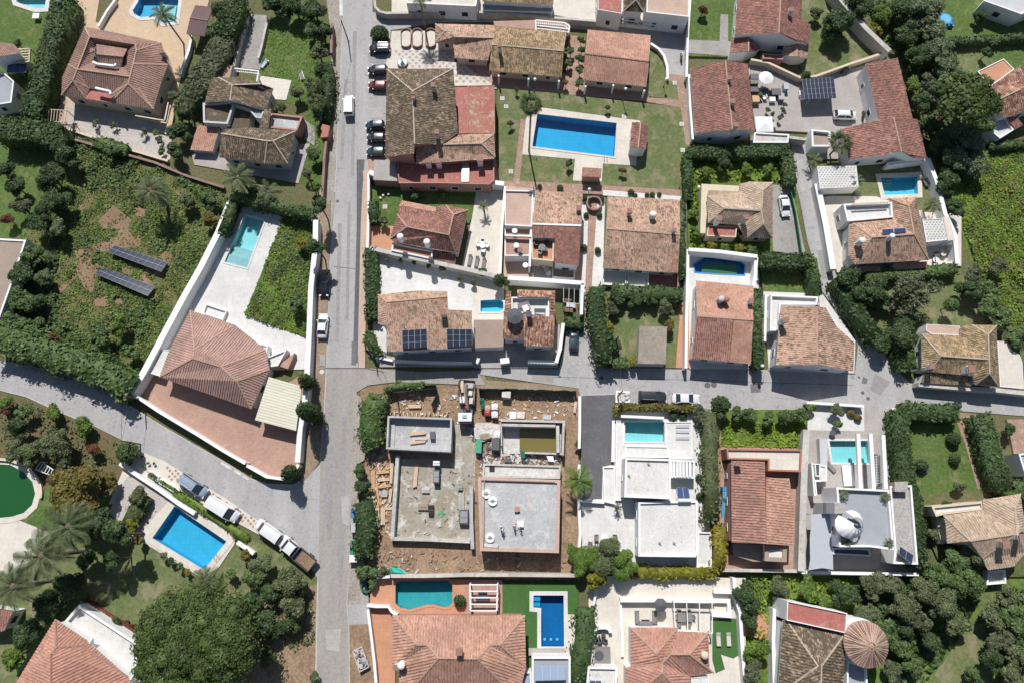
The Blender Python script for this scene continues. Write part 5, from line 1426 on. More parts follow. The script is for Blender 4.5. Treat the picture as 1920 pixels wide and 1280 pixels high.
W('white wall along the north of the white roof terrace house',[(952,521),(1000,524),(1095,531)],3.0,'stucco_white',.6)
W('white wall on the brick path side of the pale terrace',[(1092,532),(1090,590)],3.0,'stucco_white',.4)
W('white wall between the mixed tile house and the parked dark car',[(1056,606),(1050,655),(1046,668),(1043,680)],2.2,'stucco_white',.45)
W('short blue grey front wall under the mixed tile house',[(990,677),(1043,679)],2.0,'stucco_white',.4)
W('white wall round the west side of the green covered pool',[(1290,468),(1289,520),(1287,600),(1286,690)],2.2,'stucco_white',.35)
W('tall white wall behind the green covered pool',[(1291,468),(1350,472),(1420,481)],2.8,'stucco_white',.5)
W('white wall on the east side of the green covered pool',[(1418,483),(1416,520),(1412,540)],2.4,'stucco_white',.5)
W('thin dark garden fence between the bright garden and the gabled pink house',[(1285,358),(1287,400),(1284,470)],1.5,'metal_dark',.12,'metal_dark','fence','fence')
W('white dividing wall beside the slanted brown roof',[(1436,552),(1434,640)],2.0,'stucco_white',.3)
W('grey wall along the street under the ochre hipped house',[(1722,720),(1800,727),(1870,731),(1935,738)],2.0,'weathered_wall',.6)
W('white frame wall of the dark driveway west side',[(1087,742),(1087,800),(1086,840)],2.0,'stucco_white',.35)
W('low white wall on the lower half of the dark driveway',[(1086,870),(1085,936),(1088,1000),(1084,1048)],1.8,'stucco_white',.35)
W('white wall crossing the foot of the dark driveway',[(1088,938),(1133,941)],1.2,'stucco_white',.3)
W('white wall along the street side of the grey villa court',[(1512,754),(1560,757),(1620,761)],1.6,'stucco_white',.3)
W('white wall west of the grey villa between the neighbouring gardens',[(1512,805),(1508,880),(1505,960),(1502,1070)],2.2,'weathered_wall',.9)
W('white wall along the foot of the grey villa plot',[(1503,1072),(1600,1074),(1722,1076)],2.0,'stucco_white',.35)
W('pale wall between the grey villa court and the tall clipped hedge',[(1674,764),(1676,830),(1684,860)],1.8,'stucco_white',.4)
W('white wall at the foot of the red ribbed house plot',[(1355,1068),(1440,1069),(1503,1070)],1.6,'weathered_wall',.35)
W('white scalloped wall on the north of the teal pool',[(733,1079),(800,1079),(872,1077),(960,1077),(1080,1078)],2.0,'weathered_wall',.4)
W('white wall on the road front of the teal pool terrace',[(688,1134),(705,1136),(728,1136),(735,1146),(745,1152)],1.8,'stucco_white',.3)
W('white street wall of the wide salmon house',[(690,1142),(696,1190),(702,1240),(706,1290)],1.6,'stucco_white',.3)
W('short white wall at the north west corner of the teal pool terrace',[(703,1082),(731,1080)],1.8,'stucco_white',.3)
W('white wall along the east side of the cream terraces',[(1376,1082),(1378,1110),(1388,1150),(1392,1220),(1398,1290)],2.0,'stucco_white',.4)
W('white balustrade wall in front of the sofa terrace',[(1163,1124),(1230,1124),(1340,1126)],1.6,'stucco_white',.5)
W('white wall down the west side of the sofa terrace',[(1163,1126),(1166,1180),(1167,1230)],1.0,'stucco_white',.3)
W('curved white wall round the hot tub corner',[(1145,1185),(1143,1178),(1135,1175),(1118,1176),(1111,1190),(1108,1230),(1102,1280)],1.4,'stucco_white',.4)
W('thin white wall beside the bamboo garden steps',[(1121,1085),(1117,1110),(1113,1135)],1.2,'stucco_white',.25)
W('white planter wall north of the sunken brick corner',[(1338,1108),(1376,1109)],1.4,'stucco_white',.45)
W('white wall round the small raised pool corner',[(1335,1125),(1366,1126),(1368,1152),(1334,1151)],1.2,'stucco_white',.5)
W('white stepped rim wall between the cactus beds and the blue pool',[(225,868),(262,893),(300,918),(335,943),(365,962)],1.1,'stucco_white',.5)
W('short white wall piece below the east corner of the blue pool',[(445,1016),(462,1027),(476,1037)],1.0,'stucco_white',.5)
W('terrace wall above the pale flower bed strip',[(150,1130),(200,1165),(270,1207)],.5,'stone_cream',.5)
W('curved stone rim wall round the green pond',arc(-5,922,82,62,95,-10,14),.5,'stone_cream',.3)
W('white railing wall along the beige patio drive',[(216,0),(200,22),(184,50)],1.0,'stucco_white',.3)
W('white curved balustrade at the east edge of the beige patio',[(358,75),(354,95),(344,122),(338,140)],1.0,'stucco_white',.35)
W('weathered white wall beside the concrete garden path',[(464,28),(450,75),(438,125)],1.4,'weathered_wall',.4)
W('dark kerb wall east of the concrete garden path',[(502,35),(490,90),(484,110)],.8,'weathered_wall',.3)
W('mauve wall along the verge by the lower garden',[(622,45),(621,100)],1.8,'stucco_brown',.35)
W('brown wall south of the brick gate on the verge',[(612,258),(608,300),(604,370)],1.4,'stucco_brown',.3)
W('small brick gate pier beside the road verge',[(603,238),(611,240),(610,255),(602,254)],2.0,'brick_red',.9)
W('dark stone wall along the north edge of the rough field',[(140,262),(230,288),(290,305),(350,330),(420,352)],.8,'stucco_brown',.3)
W('white edge wall in front of the brown tower plot',[(1452,1140),(1450,1200),(1452,1290)],2.0,'stucco_white',.4)
W('west wall of the lush garden behind the tall hedge',[(140,0),(128,40),(110,90),(96,160)],1.0,'weathered_wall',.25)
W('brick kerb wall at the foot of the gravel garden',[(128,242),(230,277),(315,302)],.7,'stucco_cream',.3)
# green net fences of the building site
def netfence(label,pts,h=2.0):
 ps = PX(pts,h); ps = [Vector((p.x,p.y,0)) for p in ps]
 t = thing('net_fence',label,'fence',ps[0])
 vs = []; fs = []
 for i in range(len(ps) - 1):
  n = max(2,int((ps[i + 1] - ps[i]).length / .5))
  for j in range(n + (i == len(ps) - 2)):
   p = ps[i].lerp(ps[i + 1],j / n); k = rng.uniform(-.08,.08)
   vs += [Vector((p.x,p.y + k,0)),Vector((p.x,p.y - k,h))]
 for i in range(len(vs) // 2 - 1): fs.append((2 * i,2 * i + 2,2 * i + 3,2 * i + 1))
 mesh_obj('net',vs,fs,'green_net',t)
 for i in range(len(ps) - 1):
  L = (ps[i + 1] - ps[i]).length; n = max(1,int(L / 3))
  for j in range(n + 1):
   p = ps[i].lerp(ps[i + 1],j / n); mb = MB(); mb.cyl((p.x,p.y,0),.04,.04,h + .1,'metal_grey',6); mb.build('post',t)
netfence('green net fence west of the crane truck, folded back at its end',[(745,722),(780,720),(816,721),(820,735),(808,758)])
netfence('long green net fence east of the crane truck along the street',[(900,748),(898,728),(950,728),(1010,730),(1082,732)])
# ------------------------------------------------------------------ foliage builders
def quads(name,C,N,S,m,parent=None,aspect=1.4,core=None,loc=None):
 """leaf quads at centres C, normals N, sizes S, optionally with solid core geometry"""
 n = len(C)
 N = N / np.maximum(1e-6,np.linalg.norm(N,axis=1,keepdims=True))
 ref = rng.normal(size=(n,3)); U = np.cross(N,ref); U /= np.maximum(1e-6,np.linalg.norm(U,axis=1,keepdims=True)); Vv = np.cross(N,U)
 U = U * (S * .5 * aspect)[:,None]; Vv = Vv * (S * .5)[:,None]
 v = np.stack([C - U,C - Vv * .9,C + U,C + Vv * .9],axis=1).reshape(-1,3)
 nq = n
 if core is not None:
  cv,cf = core; v = np.vstack([v,cv])
 me = bpy.data.meshes.new(name)
 me.vertices.add(len(v)); me.vertices.foreach_set('co',v.astype(np.float32).ravel())
 li = np.arange(nq * 4); ls = np.arange(nq) * 4; lt = np.full(nq,4)
 if core is not None:
  cf = np.asarray(cf) + nq * 4
  ls = np.concatenate([ls,nq * 4 + np.arange(len(cf)) * 4]); lt = np.concatenate([lt,np.full(len(cf),4)]); li = np.concatenate([li,cf.ravel()])
 me.loops.add(len(li)); me.loops.foreach_set('vertex_index',li.astype(np.int32))
 me.polygons.add(len(ls)); me.polygons.foreach_set('loop_start',ls.astype(np.int32))
 me.update(calc_edges=True)
 me.validate()
 me.materials.append(MATS[m])
 if name is None: return me
 return me
def obj_of(me,name,parent=None,loc=None):
 o = bpy.data.objects.new(name,me); COL.objects.link(o)
 if loc is not None: o.location = loc
 if parent is not None: attach(o,parent)
 return o
def sphere_grid(c,r,n=8,k=5):
 vs = []; fs = []
 for j in range(k + 1):
  a = math.pi * j / k - math.pi / 2
  for i in range(n):
   t = 2 * math.pi * i / n
   vs.append((c[0] + r[0] * math.cos(a) * math.cos(t),c[1] + r[1] * math.cos(a) * math.sin(t),c[2] + r[2] * math.sin(a)))
 for j in range(k):
  for i in range(n): fs.append((j * n + i,j * n + (i + 1) % n,(j + 1) * n + (i + 1) % n,(j + 1) * n + i))
 return vs,fs
CROWNS = {}
def crown_mesh(kind,cls,var,leaf):
 key = (kind,cls,var,leaf)
 if key in CROWNS: return CROWNS[key]
 nl,ls = {0: (500,.20),1: (1500,.125),2: (4200,.078),3: (34000,.027)}[cls]
 if kind == 'ball': nl = int(nl * 1.2); ls *= .8
 if kind == 'bare': nl = int(nl * .55)
 if kind == 'bamboo': nl = int(nl * 1.6); ls *= .75
 if kind in ('ball',): L = [((0,0,0),.92,.92)]
 else:
  k = {0: 5,1: 9,2: 15,3: 130}[cls]; L = []
  for i in range(k):
   t = rng.uniform(0,2 * math.pi); rr = math.sqrt(rng.uniform(0,1)) * (.68 if cls < 3 else .84)
   lr = rng.uniform(.2,.46) if cls < 3 else rng.uniform(.12,.2)
   if kind == 'pine': z = .42 * math.sqrt(max(0,1 - rr * rr)) + rng.uniform(-.04,.06)
   else: z = rng.uniform(-.45,.65) * math.sqrt(max(0.05,1 - rr * rr))
   L.append(((rr * math.cos(t),rr * math.sin(t),z),lr,lr * (.55 if kind == 'pine' else .85)))
  if kind not in ('bare',): L.append(((0,0,0),.55,.5) if cls < 3 else ((0,0,0),.93,.44))
 if kind == 'cypress':
  L = [((rng.uniform(-.25,.25),rng.uniform(-.25,.25),z),.62 * (1 - .35 * abs(z + .2)),.5) for z in (-.8,-.45,-.1,.25,.6)]
 w = np.array([l[1] ** 2 for l in L]); idx = rng.choice(len(L),size=nl,p=w / w.sum())
 ctr = np.array([l[0] for l in L])[idx]; rad = np.array([(l[1],l[1],l[2]) for l in L])[idx]
 d = rng.normal(size=(nl,3)); d[:,2] = np.abs(d[:,2]) * np.where(rng.random(nl) < .8,1,-1); d /= np.linalg.norm(d,axis=1,keepdims=True)
 f = rng.uniform(.82,1.1 if kind != 'ball' else 1.02,size=(nl,1))
 if kind == 'bare': f = rng.uniform(.3,1.15,size=(nl,1))
 C = ctr + d * rad * f
 N = d + rng.normal(scale=.55,size=(nl,3)); N[:,2] += .35
 S = ls * rng.uniform(.45,1.6,size=nl)
 cv,cf = [],[]
 for c,r,rz in L:
  if kind == 'bare': continue
  v_,f_ = sphere_grid(c,(r * .8,r * .8,rz * .8)); o_ = len(cv); cv += v_; cf += [tuple(o_ + i for i in q_) for q_ in f_]
 core = (np.array(cv),cf) if cv else None
 me = quads('crown',C,N,S,leaf,core=core,aspect=2.6 if kind == 'bamboo' else 1.35)
 CROWNS[key] = me
 return me
TONE = dict(leaf_dark='dark green',leaf_mid='green',leaf_olive='olive green',leaf_bright='bright green',leaf_yellow='yellow green',leaf_pine='deep green',leaf_greyish='grey green',leaf_amber='amber green',leaf_red='reddish',leaf_palm='palm green',leaf_sage='sage green')
def tree(x,y,r,leaf,where,h=None,kind='round',zc=None,name=None,group=None,label=None):
 m_px = P(x + 1,y,3).x - P(x,y,3).x
 rad = r * m_px
 if h is None: h = min(9,.9 + rad * 1.55) if kind != 'ball' else max(.7,rad * 1.9)
 zc = zc or (h - rad * (.75 if kind != 'pine' else .5))
 zc = max(zc,rad * .5)
 if kind == 'cypress': zc = h * .55
 c = P(x,y,zc); g0 = gz(c)
 bush = h < 2.6 and kind != 'ball'
 nm = name or {'ball': 'topiary_shrub','pine': 'pine_tree','cypress': 'cypress_tree','bamboo': 'bamboo_clump','bare': 'sparse_tree'}.get(kind,'shrub' if bush else 'tree')
 word = {'ball': 'clipped round shrub','pine': 'flat topped pine','cypress': 'drooping cypress','bamboo': 'feathery bamboo clump','bare': 'thin crowned tree'}.get(kind,'shrub' if bush else 'tree')
 if label is None: label = ('%s %s %s' % (TONE[leaf],word,where))
 t = thing(nm,label,'shrub' if (bush or kind == 'ball') else ('bamboo' if kind == 'bamboo' else 'tree'),(c.x,c.y,g0),group)
 cls = 0 if rad < 1.1 else 1 if rad < 2.3 else 2
 if r > 90: cls = 3
 var = rng.integers(0,3) if cls < 3 else 0
 me = crown_mesh(kind,cls,int(var),leaf)
 o = bpy.data.objects.new('crown',me); COL.objects.link(o); o.parent = t
 o.location = (0,0,zc - g0)
 rz = rad * (.8 if kind not in ('pine','cypress') else .9)
 if kind == 'cypress': rz = h * .42
 if kind == 'ball': rz = rad
 o.scale = (rad * rng.uniform(.95,1.08),rad * rng.uniform(.93,1.06),rz); o.rotation_euler = (0,0,rng.uniform(0,6.28))
 mb = MB(); tr = max(.05,rad * .07)
 hgt = max(.2,zc - g0)
 mb.tube([Vector((0,0,-.02)),Vector((tr,0,hgt * .5)),Vector((0,tr,hgt))],tr,'bark')
 if rad > 1.2 or kind == 'bare':
  for i in range(4 if kind != 'bare' else 9):
   a = rng.uniform(0,6.28); rr = rad * (.5 if kind != 'bare' else .85)
   mb.tube([Vector((0,0,hgt * .7)),Vector((math.cos(a) * rr * .5,math.sin(a) * rr * .5,hgt * .95)),Vector((math.cos(a) * rr,math.sin(a) * rr,hgt + rz * .3))],tr * .4,'bark' if kind != 'bare' else 'bark_pale',5)
 mb.build('trunk',None).parent = t
 return t
# palm fronds
def frond_mesh(kind,m):
 key = ('frond',kind,m)
 if key in CROWNS: return CROWNS[key]
 vs = []; fs = []
 if kind == 'feather':
  pts = [Vector((t,0,.28 * math.sin(t * 2.2) - .42 * t * t)) for t in [i / 8 for i in range(9)]]
  for a,b in zip(pts[:-1],pts[1:]):
   k = len(vs); w_ = .018; vs += [a + Vector((0,-w_,0)),a + Vector((0,w_,0)),b + Vector((0,w_,0)),b + Vector((0,-w_,0))]; fs.append((k,k + 1,k + 2,k + 3))
  for i in range(19):
   t = .12 + i * .046; p = Vector((t,0,.28 * math.sin(t * 2.2) - .42 * t * t)); l = .17 * math.sin(min(1,t * 1.1) * math.pi) ** .5 + .03
   for s in (-1,1):
    k = len(vs); tip = p + Vector((l * .9,s * l,-.3 * l)); e = Vector((.02,0,0)); vs += [p - e,p + e,tip + e * .4,tip - e * .4]; fs.append((k,k + 1,k + 2,k + 3))
 else:
  k = 0; vs += [Vector((0,-.012,0)),Vector((0,.012,0)),Vector((.5,.012,.1)),Vector((.5,-.012,.1))]; fs.append((0,1,2,3))
  c = Vector((.48,0,.1))
  for i in range(13):
   a = R(-110 + i * 18.3); l = .52 * (1 - .25 * abs(a) / 2); tip = c + Vector((math.cos(a) * l,math.sin(a) * l,-.16 * abs(math.sin(a)) - .12)); mid = c + (tip - c) * .55 + Vector((0,0,.04)); sd = Vector((-math.sin(a),math.cos(a),0)) * .045
   k = len(vs); vs += [c,mid - sd,tip,mid + sd]; fs.append((k,k + 1,k + 2,k + 3))
 me = bpy.data.meshes.new('frond'); me.from_pydata([tuple(v) for v in vs],[],fs); me.materials.append(MATS[m]); CROWNS[key] = me
 return me
def palm(x,y,r,h,label,kind='feather',n=22,m='leaf_palm',tr=.16,dead=False):
 p = P(x,y,h); m_px = P(x + 1,y,h).x - P(x,y,h).x; L = r * m_px * 1.12
 g0 = gz(p); t = thing('palm_tree',label,'palm tree',(p.x,p.y,g0))
 mb = MB(); H = h - g0
 for i in range(8): mb.cyl((0,0,H * i / 8 - .01),tr * (1.15 if i == 0 else 1.0),tr * .92,H / 8 + .01,'bark_pale',9)
 mb.ball((0,0,H - .1),tr * 2.0,'bark',(1,1,1.1),8,5)
 mb.build('trunk',None).parent = t
 me = frond_mesh(kind,m)
 for i in range(n):
  o = bpy.data.objects.new('frond',me); COL.objects.link(o); o.parent = t; o.location = (0,0,H)
  ring = i % 3; s = L * (1.0,.9,.7)[ring] * rng.uniform(.88,1.1)
  o.scale = (s,s,s); o.rotation_mode = 'ZYX'
  o.rotation_euler = (rng.uniform(-.3,.3),(.28,-.12,-.55)[ring] + rng.uniform(-.1,.1),2 * math.pi * i / n * 1.0 + ring * .4 + rng.uniform(-.1,.1))
 return t
# hedges
def hedge(label,pts,w,h,leaf='leaf_dark',name='hedge',rough=.25,dens=16,ls=.36):
 ps = PX(pts,h); ps = [Vector((p.x,p.y,gz(p))) for p in ps]
 base = ps[0].copy()
 t = thing(name,label,'hedge',tuple(base))
 C = []; N = []; cv = []; cf = []
 for a,b in zip(ps[:-1],ps[1:]):
  d = (b - a); L = d.length
  if L < .05: continue
  d.normalize(); s = Vector((-d.y,d.x,0))
  nt_ = int(L * w * dens); ns = int(L * h * dens * .8)
  for k in range(nt_):
   p = a + d * rng.uniform(-.3,L + .3) + s * rng.uniform(-w / 2,w / 2)
   C.append((p.x,p.y,base.z + h - abs(rng.normal()) * rough * .7)); N.append((rng.normal() * .5,rng.normal() * .5,1))
  for sd in (-1,1):
   for k in range(ns // 2 + 1):
    p = a + d * rng.uniform(-.3,L + .3) + s * sd * (w / 2 + rng.normal() * rough * .5)
    C.append((p.x,p.y,base.z + rng.uniform(.05,h))); N.append((s.x * sd + rng.normal() * .4,s.y * sd + rng.normal() * .4,.4))
 L_,R_ = ribbon([Vector((p.x,p.y,0)) for p in ps],w * .86); n = len(ps); k = 0
 cv = [(p.x,p.y,z) for z in (base.z - .02,base.z + h * .93) for p in L_ + R_]; q2 = 2 * n
 for i in range(n - 1):
  cf += [(i,q2 + i,q2 + i + 1,i + 1),(n + i,n + i + 1,q2 + n + i + 1,q2 + n + i),(q2 + i,q2 + n + i,q2 + n + i + 1,q2 + i + 1)]
 cf += [(0,n,q2 + n,q2),(n - 1,q2 + n - 1,q2 + 2 * n - 1,2 * n - 1)]
 C = np.array(C) - np.array(base); N = np.array(N)
 # lumpy outline
 C[:,0] += np.sin(C[:,1] * 1.3) * rough * .5; C[:,1] += np.sin(C[:,0] * 1.1) * rough * .5
 me = quads('foliage',C,N,ls * rng.uniform(.6,1.4,len(C)),leaf,core=(np.array(cv) - np.array(base),cf))
 o = bpy.data.objects.new('foliage',me); COL.objects.link(o); o.parent = t
 return t
def cover(name,polys,leaf,dens,size,hgt,hole=None,clump=.35,zb=0.02):
 """ground vegetation nobody could count"""
 Cs = []
 for poly in polys:
  w = PX(poly); A = abs(area(w)); n = int(A * dens)
  xs = [p.x for p in w]; ys = [p.y for p in w]
  X = rng.uniform(min(xs),max(xs),n * 2); Y = rng.uniform(min(ys),max(ys),n * 2)
  nz = (np.sin(X * 1.1 + np.sin(Y * .7) * 2) + np.sin(Y * 1.3 + np.sin(X * .9) * 2) + np.sin((X + Y) * .37) * 1.2)
  keep = nz > (rng.random(len(X)) * 2.6 - 1.3) * 1.0 - (1 - clump) * 3
  for x,y,z in zip(X[keep],Y[keep],nz[keep]):
   if inside((x,y),w) and not (hole and hole(x,y)): Cs.append((x,y,zb + .1 + max(0,z) * hgt * .3 + rng.uniform(0,hgt * .35)))
 C = np.array(Cs); n = len(C)
 N = rng.normal(scale=.45,size=(n,3)); N[:,2] = 1
 me = quads('foliage',C,N,size * rng.uniform(.5,1.5,n),leaf,aspect=1.6)
 o = bpy.data.objects.new(name,me); COL.objects.link(o); o['kind'] = 'stuff'; return o
# ------------------------------------------------------------------ hedges
Hd = hedge
Hd('tall dark hedge running down beside the turquoise pool lawn',[(116,-10),(98,60),(74,140),(54,212)],3.6,4.2,'leaf_dark')
Hd('brownish tall hedge between the beige patio and the weathered house',[(418,70),(398,110),(372,150),(352,182)],4.2,3.6,'leaf_greyish')
Hd('dark hedge behind the mauve gazebo',[(440,0),(418,60)],4.0,4.0,'leaf_dark')
Hd('wide dark hedge along the north of the corner lawn',[(-10,238),(50,240),(108,252)],4.4,4.0,'leaf_dark')
Hd('low trimmed hedge under the pale gravel garden',[(178,266),(205,270),(234,280)],2.2,1.8,'leaf_mid')
Hd('long bushy hedge above the diagonal road',[(-15,632),(50,648),(110,668),(165,685),(205,705),(238,726)],4.6,4.2,'leaf_mid',rough=.8,ls=.42)
Hd('dark hedge along the north edge of the white pool terrace',[(432,366),(480,374),(520,385),(582,402)],1.8,2.8,'leaf_dark',rough=.5)
Hd('creeper hedge on the slanting wall beside the pool terrace',[(436,378),(428,400),(414,434)],1.3,2.7,'leaf_dark',rough=.5)
Hd('clipped hedge on the main road beside the square lawn',[(699,378),(701,415)],1.5,2.0,'leaf_dark')
Hd('long clipped hedge on the main road beside the white patio',[(694,466),(695,530),(697,597)],2.2,2.4,'leaf_dark')
Hd('short hedge curving round the solar roofed house corner',[(690,625),(696,645),(708,664)],1.8,1.8,'leaf_mid')
Hd('small hedge above the shaded dark car',[(1060,603),(1094,605)],2.0,1.8,'leaf_dark')
Hd('hedge under the white yards of the wide pinkish house',[(1148,545),(1200,548),(1280,552)],2.4,2.4,'leaf_dark',rough=.6)
Hd('tall dark hedge at the west edge of the lower street garden',[(1120,540),(1118,585),(1130,640),(1136,680)],2.8,3.4,'leaf_dark',rough=.6)
Hd('hedge on the street front of the beige garage',[(1150,680),(1178,681)],2.0,1.6,'leaf_mid')
Hd('clipped hedge along the north of the bright garden',[(1290,286),(1350,284),(1420,284),(1476,283)],2.2,2.4,'leaf_dark')
Hd('clipped hedge between the bright garden and the lane',[(1476,285),(1480,320),(1484,345)],2.2,2.2,'leaf_dark')
Hd('narrow hedge on the west edge of the bright garden',[(1290,290),(1291,330),(1290,372)],1.6,2.0,'leaf_dark')
Hd('narrow hedge between the pinkish gabled house and the bright garden',[(1281,375),(1279,440),(1280,520)],1.0,2.0,'leaf_dark')
Hd('square clipped hedge along the top of the small lane lawn',[(1427,486),(1480,488),(1522,490)],2.6,3.0,'leaf_dark')
Hd('square clipped hedge on the lane side of the small lawn',[(1521,490),(1527,520),(1532,552)],1.8,2.8,'leaf_dark')
Hd('narrow hedge on the east side of the tall pale orange house',[(1420,545),(1419,620),(1424,688)],1.6,2.6,'leaf_dark')
Hd('clipped hedge on the north edge of the round shrub garden',[(1627,514),(1700,510),(1792,503)],2.0,2.0,'leaf_mid')
Hd('dark hedge following the lane bend beside the round shrub garden',[(1575,520),(1596,560),(1622,600),(1648,634)],2.6,2.8,'leaf_dark',rough=.5)
Hd('conifer hedge at the west end of the ochre house',[(1700,648),(1704,690)],3.0,2.6,'leaf_mid',rough=.5)
Hd('low dark hedge across the upper east lawns',[(1776,76),(1850,72),(1930,68)],1.4,1.6,'leaf_dark')
Hd('low hedge across the lower east lawn',[(1862,273),(1930,266)],1.4,1.5,'leaf_dark')
Hd('amber hedge on the street front of the white villa',[(1162,762),(1230,763),(1302,766)],1.0,1.6,'leaf_amber',rough=.1)
Hd('short amber hedge at the top corner of the white villa',[(1158,762),(1157,778)],1.2,1.2,'leaf_amber',rough=.15)
Hd('long loose hedge down the east side of the white villa',[(1330,772),(1333,830),(1335,900),(1336,975)],2.2,2.6,'leaf_olive',rough=.8)
Hd('yellow flowering hedge beside the low east terrace of the white villa',[(1349,985),(1350,1020),(1348,1062)],2.0,2.0,'leaf_yellow',rough=.5)
Hd('yellow flowering hedge along the foot of the white villa',[(1190,1072),(1250,1074),(1345,1073)],1.8,1.8,'leaf_yellow',rough=.4)
Hd('clipped hedge on the street front of the ring planted lawn',[(1694,768),(1745,772),(1794,773)],2.8,2.6,'leaf_dark')
Hd('tall clipped hedge between the grey villa and the ring planted lawn',[(1688,770),(1690,830),(1700,900),(1714,960),(1724,1060)],2.8,2.8,'leaf_dark')
Hd('thick clipped hedge east of the brick strip drive',[(1838,778),(1852,820),(1866,880),(1884,915)],3.2,2.8,'leaf_dark')
Hd('hedge above the large tan hipped house',[(1884,915),(1935,918)],2.8,2.4,'leaf_mid')
Hd('dark hedge at the road corner of the building site',[(708,742),(694,768),(692,800),(700,835)],3.6,3.2,'leaf_mid',rough=.7)
Hd('dark hedge between the road and the timber stacks',[(679,940),(684,970),(682,1000),(680,1045)],2.8,3.0,'leaf_dark',rough=.6)
Hd('green creeper along the site fence from the road corner',[(722,730),(745,722),(790,720)],1.0,2.2,'leaf_mid',rough=.5)
Hd('loose hedge between artificial turf and the hot tub terrace',[(1100,1142),(1098,1190),(1090,1240),(1082,1290)],2.8,3.0,'leaf_dark',rough=.7)
Hd('flower hedge strip above the cream terrace edge',[(158,1128),(200,1155),(275,1200)],.9,.8,'leaf_red',rough=.3)
Hd('planted bed between the blue pool and the parked vans',[(325,925),(355,940),(400,968),(440,995),(462,1012)],1.2,.7,'leaf_bright',rough=.3)
Hd('hedge at the north west shoulder of the blue pool',[(238,985),(250,960),(270,930)],2.4,1.8,'leaf_olive',rough=.6)
Hd('dark ivy hedge along the verge garden boundary',[(612,120),(613,170),(604,220)],2.0,2.6,'leaf_dark',rough=.7)
